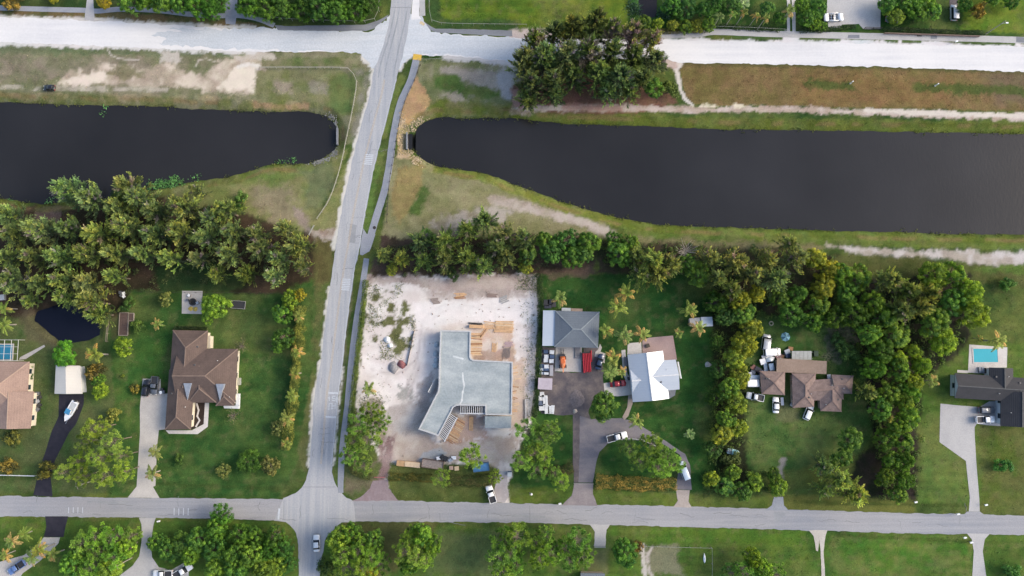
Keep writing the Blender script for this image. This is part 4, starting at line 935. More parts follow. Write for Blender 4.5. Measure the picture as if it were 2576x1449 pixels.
# low white court wall at its south-east corner and its north-east cream annex
o = thing('garden_wall', 'white L-shaped low wall at the corner of the brown-roofed house', 'wall', (*g1(0, 2, 2340, 1140), 0)); c = Vector(o.location[:2])
for pl in (q(0, 2, (2392, 1062), (2420, 1062), (2416, 1180), (2384, 1180)), q(0, 2, (2262, 1182), (2416, 1182), (2414, 1212), (2268, 1208))):
    MB().prism([tuple(Vector(G(p)) - c) for p in pl], 0, .9).build('wall_panel', M_whitew, o)
o = thing('porch_annex', 'cream narrow lean-to on the side of the brown-roofed house', 'annex', (*g1(0, 2, 2092, 540), 0)); c = Vector(o.location[:2])
MB().prism([tuple(Vector(G(p, 2.2)) - c) for p in q(0, 2, (2068, 480), (2115, 484), (2112, 606), (2062, 600))], 0, 2.2).build('wall', M_cream, o)
MB().prism([tuple(Vector(G(p, 2.3)) - c) for p in q(0, 2, (2064, 476), (2119, 480), (2116, 610), (2058, 604))], 2.203, 2.33).build('roof', paint('annex_roof', S(214, 200, 176), .8), o)

hB, cB = house('tan_roof_house', 'tan-roofed house cut by the left picture edge', [
    (q(0, 2, (-700, 730), (296, 742), (262, 1262), (-700, 1250)), 'h', 'hip', 'hip'),
    (q(0, 2, (-80, 1040), (340, 1040), (306, 1414), (-80, 1412)), 'v', 'gable', 'gable', .3)], M_shingle_t, M_cream, 3.0, .38, M_capt)
hC, cC = house('metal_carport', 'white metal gable carport at the head of the black drive', [(q(0, 2, (562, 776), (806, 782), (828, 1064), (548, 1064)), 'v', 'gable', 'gable')],
    roofmat('cream_metal_roof', S(228, 224, 216), S(240, 234, 222), .25, .5, .1, 'Y'), M_whitew, 2.6, .28, None, 'carport', .3, False)
hG, cG = house('workshop', 'grey hip-roofed workshop with white lean-to beside the concrete apron', [(q(2, 2, (436, 228), (880, 240), (866, 604), (426, 592)), 'h', 'hip', 'hip')], M_shingle_g, M_tanw, 3.4, .3, M_capg, 'workshop')
pl = [Vector(G(p, 3.1)) - cG for p in q(2, 2, (314, 224), (440, 226), (430, 584), (306, 582))]
zz = (2.75, 3.15, 3.15, 2.75)
MB().add([(*p, z) for p, z in zip(pl, zz)] + [(*p, z - .15) for p, z in zip(pl, zz)], [(0, 1, 2, 3), (7, 6, 5, 4), (0, 4, 5, 1), (1, 5, 6, 2), (2, 6, 7, 3), (3, 7, 4, 0)]).build('lean_to_roof', M_metal_p, hG)
for k in (0, 3):
    p = pl[k] * .97; MB().tube((*p, 0), (*p, 2.65), .08).build('post', M_frame, hG)
hW, cW = house('white_roof_house', 'white metal-roofed house with cross gables beside the pink patio', [
    (q(2, 2, (1162, 672), (1518, 632), (1582, 1112), (1216, 1148)), 'v', 'gable', 'gable'),
    (q(2, 2, (1372, 736), (1648, 720), (1686, 1020), (1400, 1044)), 'h', 'gable', 'gable'),
    (q(2, 2, (1186, 808), (1400, 790), (1410, 1040), (1212, 1060)), 'h', 'gable', 'gable', .3)], M_metal_w, M_whitew, 3.0, .4, M_capm)
hH, cH = house('mottled_roof_house', 'rambling house with mottled brown hip roofs on the cluttered right lot', [
    (q(3, 2, (240, 858), (482, 862), (462, 1196), (250, 1206)), 'v', 'hip', 'hip'),
    (q(3, 2, (-84, 834), (172, 840), (168, 1078), (-64, 1066)), 'v', 'hip', 'hip'),
    (q(3, 2, (380, 930), (760, 905), (760, 1120), (400, 1135)), 'h', 'gable', 'hip', .38),
    (q(3, 2, (640, 870), (858, 882), (844, 1064), (648, 1062)), 'h', 'gable', 'hip'),
    (q(3, 2, (512, 1020), (744, 1030), (738, 1246), (528, 1238)), 'v', 'gable', 'hip')], M_shingle_r, M_tanw, 2.8, .42, M_capr)
pl = [Vector(G(p, 2.9)) - cH for p in q(3, 2, (90, 706), (592, 736), (588, 866), (84, 846))]
MB().prism([tuple(p) for p in pl], 2.75, 2.92).build('flat_roof', roofmat('patched_flat_roof', S(146, 124, 108), S(168, 146, 130), .5), hH)
MB().prism([tuple(p) for p in inset([tuple(p) for p in pl], .5)], 0, 2.747).build('wall', M_tanw, hH)
hK, cK = house('black_roof_house', 'black-shingled gable house by the pool at the right edge', [
    (q(3, 2, (1882, 856), (2750, 918), (2740, 1160), (1880, 1108)), 'h', 'gable', 'gable'),
    (q(3, 2, (2342, 1040), (2680, 1040), (2676, 1400), (2342, 1388)), 'v', 'gable', 'gable'),
    (q(3, 2, (2228, 800), (2466, 808), (2470, 1010), (2230, 1010)), 'v', 'gable', 'gable')], M_shingle_k, M_whitew, 3.0, .42, M_capk)
for k, (x, y) in enumerate(((1856, 884), (1856, 960))):
    p = Vector(g1(3, 2, x + 24, y, 1.5)) - cK
hS, cS = house('garden_shed', 'small grey metal shed under palms in the back lawn', [(q(2, 2, (1900, 292), (2014, 290), (2022, 384), (1908, 388)), 'h', 'gable', 'gable', .1)], M_metal_p, M_whitew, 2.3, .12, None, 'shed', .15, False)
hS2, _ = house('garden_shed', 'low faded shed beneath the two leaning palms', [(q(2, 2, (1786, 306), (1896, 296), (1902, 382), (1792, 386)), 'h', 'gable', 'gable', .1)], M_conc_g, M_tanw, 2.0, .1, None, 'shed', .15, False)
hN, _ = house('grey_roof_house', 'grey roof at the bottom edge below the gated drive', [(q(2, 3, (690, 1420), (935, 1424), (930, 1620), (690, 1620)), 'h', 'gable', 'gable', .2)], M_shingle_g, M_tanw, 2.6, .3, None, 'house', .3, False)
# corrugated shelter behind the mottled house
o = thing('panel_shelter', 'pale corrugated shelter roof behind the mottled-roof house', 'shelter', (*g1(3, 2, 340, 676), 0)); c = Vector(o.location[:2])
for k in range(5):
    x0 = 240 + k * 40; pl = [tuple(Vector(G(p, 2.3)) - c) for p in q(3, 2, (x0, 634), (x0 + 38, 634), (x0 + 38, 722), (x0, 722))]
    MB().prism(pl, 2.25, 2.32).build('roof_panel', paint('shelter_metal', S(176, 178, 174), .5, var=.15), o)
for x, y in ((250, 645), (430, 645), (250, 712), (430, 712)):
    p = Vector(g1(3, 2, x, y, 1)) - c; MB().tube((*p, 0), (*p, 2.25), .06).build('post', M_frame, o)

# ---- house under construction
ZD = 3.6
deck = q(1, 2, (1855, 424), (2163, 430), (2157, 690), (2166, 708), (2186, 722), (2584, 742), (2584, 900), (2576, 1277), (2308, 1277), (2306, 1186), (2050, 1182), (2016, 1186), (1986, 1204), (1962, 1256), (1838, 1490), (1634, 1422), (1830, 1040), (1838, 985), (1842, 760))
dk = [Vector(G(p, ZD)) for p in deck]; cc = sum(dk, Vector((0, 0))) / len(dk)
B = thing('unfinished_house', 'unfinished grey concrete house with flat roof deck on the sandy lot', 'house', (cc.x, cc.y, 0))
dk = [tuple(p - cc) for p in dk]
M_deck = pave('roof_deck', S(146, 160, 166), S(184, 192, 194), S(212, 218, 218), .1, 2, .1, .25, .65, stretch_mix=.6)
MB().prism(dk, ZD - .35, ZD).build('roof_deck', M_deck, B)
ri = inset(dk, .38); rim = MB(); n = len(dk)
rv = [(*p, ZD + .003) for p in dk] + [(*p, ZD + .003) for p in ri] + [(*p, ZD + .3) for p in dk] + [(*p, ZD + .3) for p in ri]; rfaces = []
for i in range(n):
    j = (i + 1) % n
    rfaces += [(i, j, 2 * n + j, 2 * n + i), (n + i, 3 * n + i, 3 * n + j, n + j), (2 * n + i, 2 * n + j, 3 * n + j, 3 * n + i)]
MB().add(rv, rfaces).build('parapet', paint('bond_beam', S(204, 206, 208), .9, var=.1), B)
wl = inset(dk, .25); MB().prism(wl, 0, ZD - .353).build('block_wall', M_block, B)
M_dark = paint('opening_shade', (.02, .02, .022), .9)  # flat dark panels on the wall, shade of the openings put into colour
for i in range(n):
    p = Vector(wl[i]); r = Vector(wl[(i + 1) % n]); ln = (r - p).length
    if ln < 3: continue
    d = (r - p) / ln; nr = Vector((d.y, -d.x)); nr = -nr if inside(tuple((p + r) / 2 + nr * .1), wl) else nr
    for j in range(int(ln // 4)):
        ctr = p + d * ln * (j + .5) / int(ln // 4)
        MB().box(-.7, .7, -.02, .02, .9, 2.3, math.atan2(d.y, d.x), tuple(ctr + nr * .022)).build('opening_shade_panel', M_dark, B)
an = [tuple(Vector(G(p, 3.4)) - cc) for p in q(1, 2, (2304, 1290), (2572, 1290), (2566, 1412), (2302, 1408))]
MB().prism(an, 3.05, 3.4).build('annex_deck', M_deck, B); MB().prism(inset(an, .3), 0, 3.047).build('annex_wall', M_block, B)
M_steel = paint('pale_joist', S(214, 216, 220), .6, var=.1)
M_joist_shade = paint('joist_gap_shade', S(62, 52, 46), .9, var=.25, scale=2)  # dark sheets below the joists, shade between the bars painted as colour
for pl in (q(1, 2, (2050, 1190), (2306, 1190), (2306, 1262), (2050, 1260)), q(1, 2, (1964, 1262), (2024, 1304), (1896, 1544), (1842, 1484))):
    MB().prism([tuple(Vector(G(p, 2.4)) - cc) for p in pl], 2.3, 2.4).build('joist_shade_sheet', M_joist_shade, B)
def lp(p, z): return tuple(Vector(G(p, z)) - cc)
a0, a1 = q(1, 2, (2050, 1188), (2306, 1188)); b0, b1 = q(1, 2, (2050, 1262), (2306, 1264))
for k in range(12):
    t = (k + .5) / 12
    u = tuple(Vector(a0).lerp(Vector(a1), t)); v = tuple(Vector(b0).lerp(Vector(b1), t))
    MB().bar((*lp(u, 3.3), 3.25), (*lp(v, 3.3), 3.25), .2, .3).build('joist', M_steel, B)
MB().bar((*lp(b0, 3.3), 3.2), (*lp(b1, 3.3), 3.2), .3, .35).build('beam', M_steel, B)
a0, a1 = q(1, 2, (1964, 1262), (1842, 1484)); b0, b1 = q(1, 2, (2024, 1304), (1896, 1544))
for k in range(15):
    t = (k + .5) / 15
    u = tuple(Vector(a0).lerp(Vector(a1), t)); v = tuple(Vector(b0).lerp(Vector(b1), t))
    MB().bar((*lp(u, 3.3), 3.25), (*lp(v, 3.3), 3.25), .2, .3).build('joist', M_steel, B)
MB().bar((*lp(b0, 3.3), 3.2), (*lp(b1, 3.3), 3.2), .3, .35).build('beam', M_steel, B)
for t in (0.02, .5, .98):
    p = lp(tuple(Vector(b0).lerp(Vector(b1), t)), 1.6); MB().box(p[0] - .2, p[0] + .2, p[1] - .2, p[1] + .2, 0, 3.02).build('column', M_block, B)
# pale cement seam and offcut lying on the deck
def slabline(pts, wd, z, name, mat, par):
    pw = catmull([lp(p, z) for p in pts], False, .6); mb = MB()
    for (x0, y0), (x1, y1) in zip(pw[:-1], pw[1:]): mb.bar((x0, y0, z), (x1, y1, z), wd * random.uniform(.6, 1.2), .02)
    return mb.build(name, mat, par)
random.seed(3)
slabline(q(1, 2, (2080, 850), (2085, 930), (2095, 985), (2078, 1060), (2070, 1140), (2050, 1172)), .5, ZD + .012, 'cement_seam', paint('cement_white', S(228, 232, 232), .8), B)
o = thing('board_offcut', 'white board lying on the grey roof deck', 'board', (*g1(1, 2, 2034, 700, ZD), ZD), .25 * -1)
MB().box(-1.6, 1.6, -.25, .25, 0, .05).box(-1.5, -1.2, -.2, .2, .051, .09).build('plank', paint('white_board', S(222, 228, 230), .7), o)
# shoring timbers along the east side wall
M_lum = paint('fresh_lumber', S(226, 184, 140), .8, var=.18, scale=2); M_lum2 = paint('pale_lumber', S(236, 208, 172), .8, var=.12, scale=2); M_lum3 = paint('brown_lumber', S(178, 134, 96), .85, var=.2, scale=2)
# ================================================================== VEGETATION
rng = np.random.default_rng(7)
M_leaf = leafmat('leaf', .3); M_needle = leafmat('needle', .25)
M_bark = paint('bark', (.16, .13, .10), .9, var=.3, scale=3); M_bark_p = paint('palm_bark', (.30, .27, .23), .9, var=.2, scale=4); M_dead = paint('dead_wood', (.42, .38, .34), .9, var=.2, scale=3)
def unit(v): return v / np.maximum(1e-9, np.linalg.norm(v, axis=-1, keepdims=True))
def blades(C, A, Nn, L, Wd):
    """diamond leaves: centre, long axis, rough normal"""
    B_ = unit(np.cross(A, Nn)); L = np.asarray(L)[:, None] / 2; Wd = np.asarray(Wd)[:, None] / 2
    n = len(C); V = np.empty((n, 4, 3)); V[:, 0] = C - A * L; V[:, 1] = C + B_ * Wd; V[:, 2] = C + A * L; V[:, 3] = C - B_ * Wd
    return V.reshape(-1, 3), np.arange(n * 4).reshape(n, 4)
def rsph(n): return unit(rng.normal(size=(n, 3)))
def trunk_mesh(name, segs, mat):
    mb = MB()
    for a_, b_, r0, r1 in segs: mb.tube(a_, b_, r0, r1, 6)
    me = bpy.data.meshes.new(name); me.from_pydata(mb.v, [], mb.f); me.update(); me.materials.append(mat)
    return me
PROTO = {}
def proto(key, h, r, crown, trunk): PROTO[key] = (h, r, crown, trunk)
def pack(name, Cs, As, Ns, Ls, Ws, cols, mat):
    V, F = blades(np.concatenate(Cs), unit(np.concatenate(As)), np.concatenate(Ns), np.concatenate(Ls), np.concatenate(Ws))
    return np_mesh(name, V, F, np.repeat(np.concatenate(cols), 4, axis=0), mat)

def casuarina(key, h=15.0, r=5.2, nb=62, dead=0.0):
    """whorls of ascending branches, each ending in a hand of needle fingers"""
    Cs, As, Ns, Ls, Ws, cl = [], [], [], [], [], []; segs = [((0, 0, 0), (.1, .1, h * .55), .3, .17), ((.1, .1, h * .55), (0, 0, h * .97), .17, .04)]
    for k in range(nb):
        t = .18 + .8 * ((k + rng.random() * .9) / nb) ** .85; az = k * 2.39996 + rng.normal() * .35
        ln = r * (1.06 - t) ** .62 * rng.uniform(.6, 1.25) * .95 + .8; el = math.radians(16 + 46 * t + rng.normal() * 9)
        d = np.array([math.cos(az) * math.cos(el), math.sin(az) * math.cos(el), math.sin(el)]); p0 = np.array([0, 0, h * t * .9])
        segs.append((tuple(p0), tuple(p0 + d * ln * .95), .06, .015))
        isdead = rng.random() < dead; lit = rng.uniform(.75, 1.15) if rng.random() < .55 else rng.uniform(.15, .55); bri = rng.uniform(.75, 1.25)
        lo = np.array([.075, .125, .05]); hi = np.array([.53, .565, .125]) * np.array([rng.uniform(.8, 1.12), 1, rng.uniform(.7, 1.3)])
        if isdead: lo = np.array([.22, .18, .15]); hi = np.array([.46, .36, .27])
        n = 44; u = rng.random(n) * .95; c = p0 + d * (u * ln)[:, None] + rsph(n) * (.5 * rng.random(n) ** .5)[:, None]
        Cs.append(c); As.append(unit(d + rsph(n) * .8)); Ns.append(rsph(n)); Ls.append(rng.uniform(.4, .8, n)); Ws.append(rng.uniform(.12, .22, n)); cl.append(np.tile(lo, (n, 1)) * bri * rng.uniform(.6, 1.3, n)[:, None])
        for f in range(9):
            uu = 1 - rng.random() ** 1.6 * .6; fd = unit(d + rsph(1)[0] * .62 + np.array([0, 0, .22])); fl = rng.uniform(.8, 1.75); b0 = p0 + d * ln * uu * .92 + rsph(1)[0] * .18
            n = 15; v = (np.arange(n) + rng.random(n)) / n; c = b0 + fd * (v * fl)[:, None] + rsph(n) * (.05 + .17 * np.sin(np.pi * (v * .75 + .2)))[:, None]
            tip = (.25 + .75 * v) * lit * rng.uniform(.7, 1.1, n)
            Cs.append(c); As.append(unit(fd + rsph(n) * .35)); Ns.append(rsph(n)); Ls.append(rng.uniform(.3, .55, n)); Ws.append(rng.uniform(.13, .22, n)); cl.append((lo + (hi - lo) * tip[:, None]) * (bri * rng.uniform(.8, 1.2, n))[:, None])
    proto(key, h, r, pack(key + '_crown', Cs, As, Ns, Ls, Ws, cl, M_needle), trunk_mesh(key + '_trunk', segs, M_bark))
def broadleaf(key, h=9.0, r=4.0, ncl=84, per=105, lo=(.065, .135, .03), hi=(.27, .37, .05), leaf=.36, top=.55, crs=.2, zlow=.3):
    Cs, As, Ns, Ls, Ws, cl = [], [], [], [], [], []; segs = [((0, 0, 0), (0, 0, h * .4), r * .07, r * .05)]
    zc = h * top; rz = h * (1 - top)
    lob = rng.normal(size=(5,)) * .12
    for k in range(ncl):
        d = rsph(1)[0]; d[2] = abs(d[2]) * 1.0 - (zlow if rng.random() < .35 else 0)
        d = unit(d); az = math.atan2(d[1], d[0]); rr = r * (1 + lob[0] * math.sin(az + lob[1] * 9) + lob[2] * math.sin(2 * az + lob[3] * 9) + .5 * lob[4] * math.sin(3 * az))
        q_ = rng.uniform(.45, 1.0) ** .6
        c0 = np.array([d[0] * rr * q_ * .88, d[1] * rr * q_ * .88, zc + d[2] * rz * q_ * .9]); cr = r * crs * rng.uniform(.6, 1.2)
        if k % 4 == 0: segs.append(((0, 0, h * .38), tuple(c0), r * .03, r * .008))
        n = per; nn = unit(rsph(n) + np.array([0, 0, .35])); c = c0 + nn * (cr * rng.uniform(.45, 1.05, n))[:, None] * np.array([1, 1, .8])
        A = unit(np.cross(nn, rsph(n)) + nn * .3)
        b = rng.random() ** 1.3; col = np.array(lo) + (np.array(hi) - np.array(lo)) * b
        cl.append(col[None] * rng.uniform(.65, 1.4, n)[:, None] * np.array([1, 1, 1]))
        Cs.append(c); As.append(A); Ns.append(nn); Ls.append(rng.uniform(.7, 1.3, n) * leaf); Ws.append(rng.uniform(.6, 1.1, n) * leaf * .62)
    proto(key, h, r, pack(key + '_crown', Cs, As, Ns, Ls, Ws, cl, M_leaf), trunk_mesh(key + '_trunk', segs, M_bark))
def slashpine(key, h=13.0, r=3.6, nt_=52, per=105):
    Cs, As, Ns, Ls, Ws, cl = [], [], [], [], [], []; segs = [((0, 0, 0), (.15, .1, h * .6), .2, .14), ((.15, .1, h * .6), (0, 0, h * .94), .14, .04)]
    for k in range(nt_):
        t = rng.uniform(.5, 1.0); az = k * 2.4 + rng.normal() * .4; ln = r * math.sin(math.pi * min(1, (t - .38) / .68)) ** .7 * rng.uniform(.45, 1.1)
        c0 = np.array([math.cos(az) * ln, math.sin(az) * ln, h * t + ln * .12]); segs.append(((0, 0, h * t * .93), tuple(c0), .05, .02))
        n = per; d = unit(rsph(n) + np.array([math.cos(az) * .3, math.sin(az) * .3, .4])); rr = rng.uniform(.1, .75, n) * rng.uniform(.6, 1.15)
        c = c0 + d * rr[:, None]
        b = rng.random(); col = np.array([.10, .17, .04]) + np.array([.25, .27, .03]) * b
        cl.append(col[None] * rng.uniform(.7, 1.35, n)[:, None])
        Cs.append(c); As.append(unit(d + rsph(n) * .35)); Ns.append(rsph(n)); Ls.append(rng.uniform(.35, .6, n)); Ws.append(rng.uniform(.09, .17, n))
    proto(key, h, r, pack(key + '_crown', Cs, As, Ns, Ls, Ws, cl, M_needle), trunk_mesh(key + '_trunk', segs, M_bark))
def palm(key, h=6.0, r=3.1, nf=15, dry=.35, droop=1.0, fan=False):
    Cs, As, Ns, Ls, Ws, cl = [], [], [], [], [], []
    lean = rng.normal(size=2) * .25
    segs = [((0, 0, 0), (lean[0] * .4, lean[1] * .4, h * .5), .2, .15), ((lean[0] * .4, lean[1] * .4, h * .5), (lean[0], lean[1], h * .93), .15, .13)]
    hub = np.array([lean[0], lean[1], h * .93])
    for k in range(nf):
        az = k * 2.39996 + rng.normal() * .15; e0 = math.radians(rng.uniform(5, 72)); ln = r * rng.uniform(.85, 1.15) * (1 if not fan else .8)
        isdry = rng.random() < dry and e0 < .9; m = 15; u = (np.arange(m) + .5) / m
        x = ln * u * math.cos(e0) * (1 - .1 * u); z = ln * (u * math.sin(e0) - droop * .55 * u ** 2)
        hd = np.array([math.cos(az), math.sin(az), 0]); P = hub + hd * x[:, None] + np.array([0, 0, 1.0]) * z[:, None]
        T = unit(np.gradient(P, axis=0)); sd = np.array([-math.sin(az), math.cos(az), 0])
        for sgn in (-1, 1):
            ll = (.32 if not fan else .3) * r / 2.8 * (np.sin(np.pi * (u * .82 + .12)) ** .7) * 1.7
            A = unit(sd * sgn * .9 + T * .65 + np.array([0, 0, -.25]) + rng.normal(size=(m, 3)) * .1)
            c = P + A * (ll / 2)[:, None]
            base = np.array([.52, .34, .11]) if isdry else np.array([.19, .25, .05]) * rng.uniform(.8, 1.5)
            cl.append(base[None] * rng.uniform(.75, 1.3, m)[:, None]); Cs.append(c); As.append(A); Ns.append(np.tile([0, 0, 1.0], (m, 1)) + rng.normal(size=(m, 3)) * .25)
            Ls.append(ll * 1.15); Ws.append(np.full(m, ln / m * .75))
        Cs.append(P); As.append(T); Ns.append(np.tile([0, 0, 1.0], (m, 1))); Ls.append(np.full(m, ln / m * 1.8)); Ws.append(np.full(m, .1)); cl.append(np.tile([.2, .17, .07], (m, 1)))
    proto(key, h, r, pack(key + '_crown', Cs, As, Ns, Ls, Ws, cl, M_leaf), trunk_mesh(key + '_trunk', segs, M_bark_p))
def bare(key, h=5.0, r=2.2, nb=26, tuft=6, col=(.16, .17, .06), wood=None):
    Cs, As, Ns, Ls, Ws, cl = [], [], [], [], [], []; segs = [((0, 0, 0), (0, 0, h * .35), .14, .11)]
    for k in range(nb):
        az = k * 2.4; e = rng.uniform(.35, 1.2); d = np.array([math.cos(az) * math.cos(e), math.sin(az) * math.cos(e), math.sin(e)]); ln = r * rng.uniform(.7, 1.25)
        p = np.array([0, 0, h * .33]); m_ = p + d * ln * .55; e_ = m_ + unit(d + rsph(1)[0] * .5) * ln * .55
        segs += [(tuple(p), tuple(m_), .08, .05), (tuple(m_), tuple(e_), .05, .025)]
        n = tuft
        if n:
            A = unit(rsph(n) + np.array([0, 0, .3])); Cs.append(e_ + A * .25); As.append(A); Ns.append(rsph(n)); Ls.append(rng.uniform(.35, .6, n)); Ws.append(rng.uniform(.15, .25, n)); cl.append(np.array(col)[None] * rng.uniform(.7, 1.3, n)[:, None])
    if tuft: cr = pack(key + '_crown', Cs, As, Ns, Ls, Ws, cl, M_leaf)
    else: cr = None
    proto(key, h, r, cr, trunk_mesh(key + '_trunk', segs, wood or M_bark))
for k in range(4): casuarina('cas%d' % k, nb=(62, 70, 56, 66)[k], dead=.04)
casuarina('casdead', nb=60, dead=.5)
for k in range(4): broadleaf('broad%d' % k)
for k in range(2): broadleaf('dense%d' % k, 8, 4.2, 90, 100, (.055, .115, .024), (.18, .29, .04), .33, .5, .19)
for k in range(2): broadleaf('lime%d' % k, 8, 4.0, 84, 105, (.14, .19, .035), (.46, .48, .055), .36, .5, .2)
for k in range(3): slashpine('pine%d' % k)
for k in range(3): palm('palm%d' % k, dry=.4)
for k in range(2): palm('greenpalm%d' % k, dry=.08)
palm('fanpalm', 2.2, 1.9, 26, 0.0, .5, True)
for k in range(2): broadleaf('shrub%d' % k, 2.4, 1.7, 26, 70, (.05, .10, .03), (.16, .23, .05), .3, .45, .36)
broadleaf('ball0', 3.0, 1.9, 40, 80, (.12, .16, .04), (.34, .34, .09), .28, .45, .26)
broadleaf('croton0', 1.6, 1.4, 22, 60, (.10, .10, .03), (.40, .29, .05), .3, .45, .36)
bare('plumeria'); bare('snag', 8, 4, 34, 0, wood=M_dead)

ZF = {'cas': .62, 'bro': .62, 'den': .62, 'lim': .62, 'pin': .8, 'pal': .9, 'gre': .9, 'fan': .8, 'shr': .6, 'bal': .6, 'cro': .5, 'plu': .6, 'sna': .6}
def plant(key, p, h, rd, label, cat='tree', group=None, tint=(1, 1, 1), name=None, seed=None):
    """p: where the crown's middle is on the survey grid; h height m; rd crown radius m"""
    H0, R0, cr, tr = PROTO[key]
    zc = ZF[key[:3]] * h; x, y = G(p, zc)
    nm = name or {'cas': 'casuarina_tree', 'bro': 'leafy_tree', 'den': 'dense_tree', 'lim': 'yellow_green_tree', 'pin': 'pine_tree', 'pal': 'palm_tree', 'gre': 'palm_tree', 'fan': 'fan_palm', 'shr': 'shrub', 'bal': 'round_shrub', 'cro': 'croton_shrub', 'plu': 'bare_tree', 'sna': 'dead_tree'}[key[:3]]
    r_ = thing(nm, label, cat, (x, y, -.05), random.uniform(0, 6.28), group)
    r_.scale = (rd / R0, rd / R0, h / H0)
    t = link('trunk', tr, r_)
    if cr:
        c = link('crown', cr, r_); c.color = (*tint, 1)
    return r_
random.seed(21)
def jit(v, a=.12): return v * random.uniform(1 - a, 1 + a)
def tint(base=(1, 1, 1), a=.14):
    k = random.uniform(1 - a, 1 + a); return (base[0] * k * random.uniform(.8, 1.04), base[1] * k, base[2] * k * random.uniform(.8, 1.3))
def row(keys, pts, h, rd, desc, where, group, cat='tree', base=(1, 1, 1), va=.22, name=None):
    pts = sorted(pts, key=lambda p: p[0])
    for i, p in enumerate(pts):
        hh = jit(p[2] if len(p) > 2 else h, .18); rr = jit(p[3] if len(p) > 3 else rd, .18)
        plant(random.choice(keys), p[:2], hh, rr, '%s, %s from left in %s' % (desc, ORD[i + 1], where), cat, group, tint(base, va), name)
CAS = ['cas0', 'cas1', 'cas2', 'cas3']; BR = ['broad0', 'broad1', 'broad2', 'broad3']; DN = ['dense0', 'dense1']; LM = ['lime0', 'lime1']; PN = ['pine0', 'pine1', 'pine2']; PL = ['palm0', 'palm1', 'palm2']; GP = ['greenpalm0', 'greenpalm1']; SH = ['shrub0', 'shrub1']
# --- left grove
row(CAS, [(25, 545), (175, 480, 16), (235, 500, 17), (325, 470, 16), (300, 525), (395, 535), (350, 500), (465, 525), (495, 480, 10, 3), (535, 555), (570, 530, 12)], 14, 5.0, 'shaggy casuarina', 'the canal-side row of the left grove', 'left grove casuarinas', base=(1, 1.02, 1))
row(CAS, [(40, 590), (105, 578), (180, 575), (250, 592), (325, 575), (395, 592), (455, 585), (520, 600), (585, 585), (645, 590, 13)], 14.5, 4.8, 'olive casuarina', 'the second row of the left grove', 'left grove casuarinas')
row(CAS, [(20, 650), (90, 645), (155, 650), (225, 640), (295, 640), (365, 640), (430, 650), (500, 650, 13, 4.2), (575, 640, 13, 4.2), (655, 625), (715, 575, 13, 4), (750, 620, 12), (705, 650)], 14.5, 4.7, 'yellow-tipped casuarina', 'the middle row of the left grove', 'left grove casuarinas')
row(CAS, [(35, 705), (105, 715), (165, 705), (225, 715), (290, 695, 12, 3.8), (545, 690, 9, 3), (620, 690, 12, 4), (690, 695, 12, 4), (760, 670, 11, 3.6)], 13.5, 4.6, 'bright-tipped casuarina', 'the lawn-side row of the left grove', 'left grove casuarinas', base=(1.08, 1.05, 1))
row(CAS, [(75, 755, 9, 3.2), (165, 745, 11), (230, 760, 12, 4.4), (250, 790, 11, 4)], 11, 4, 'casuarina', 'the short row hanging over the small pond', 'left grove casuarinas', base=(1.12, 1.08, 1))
plant('shrub0', (605, 505), 4, 2.4, 'small bright green bush behind the left grove', 'shrub', tint=(1.1, 1.3, 1))
plant('dense0', (300, 500), 6, 2.6, 'dark green tree half hidden in the left grove canal side')
# --- top clump
row(['casdead', 'cas1', 'casdead', 'cas2'], [(1345, 105), (1395, 85), (1440, 75), (1495, 62, 20), (1540, 78), (1590, 92), (1640, 108)], 17, 5.0, 'brown-tipped casuarina', 'the top row of the upper clump', 'upper clump casuarinas', base=(1.02, .9, .85))
row(['casdead', 'cas0', 'cas1', 'cas2'], [(1318, 160), (1370, 150), (1425, 140), (1480, 135), (1540, 132), (1595, 145), (1645, 155, 15, 4.5)], 17, 5.2, 'tall dark casuarina', 'the middle row of the upper clump', 'upper clump casuarinas', base=(.85, .86, .9))
row(CAS, [(1335, 215), (1390, 210), (1445, 195), (1505, 190), (1560, 198), (1615, 200, 14)], 15, 5.0, 'dark casuarina', 'the lower row of the upper clump', 'upper clump casuarinas', base=(.8, .84, .85))
row(CAS, [(1330, 248), (1395, 240), (1530, 232, 10, 3.6), (1585, 230, 10, 3.6)], 11, 4, 'low casuarina', 'the bottom fringe of the upper clump', 'upper clump casuarinas', base=(.9, .95, .9))
plant('broad1', (1640, 218), 7, 3.4, 'bright green leafy tree at the right end of the upper clump', tint=(.7, .95, .8))
plant('shrub1', (1685, 225), 4.5, 2.9, 'yellow-green bush at the right end of the upper clump', 'shrub', tint=(1.1, 1, .8))
# --- middle grove above the sandy lot
row(CAS, [(1060, 605, 10), (1120, 610, 12), (1175, 580, 13), (1220, 555, 15), (1270, 590, 13), (1320, 605, 11), (1250, 625)], 13, 4.4, 'casuarina', 'the back row above the sandy lot', 'middle grove trees', base=(.95, .95, .95))
row(CAS, [(965, 640, 8, 3), (1010, 650, 9, 3.4), (1065, 655, 10), (1120, 655), (1175, 650), (1215, 670), (1275, 650)], 12, 4.2, 'casuarina', 'the front row above the sandy lot', 'middle grove trees', base=(1, .98, .9))
row(DN + BR, [(1330, 640), (1370, 605), (1385, 640), (1425, 605), (1440, 645), (1480, 610), (1470, 640)], 8, 3.4, 'green leafy tree', 'the clump beside the middle grove', 'middle grove trees', base=(.85, .95, .9))
plant('dense1', (1075, 595), 6, 2.6, 'dark green bushy tree at the canal end of the middle grove', tint=(.8, 1.1, 1))
plant('shrub0', (1140, 690), 3, 2, 'small green bush at the sandy lot top edge under the grove', 'shrub')
plant('lime0', (1322, 672), 4, 2.2, 'yellow-green bush at the sandy lot top right corner', 'shrub', name='bush')
plant('lime1', (985, 680), 3.6, 2.0, 'yellow-green bush at the sandy lot top left corner', 'shrub', name='bush')
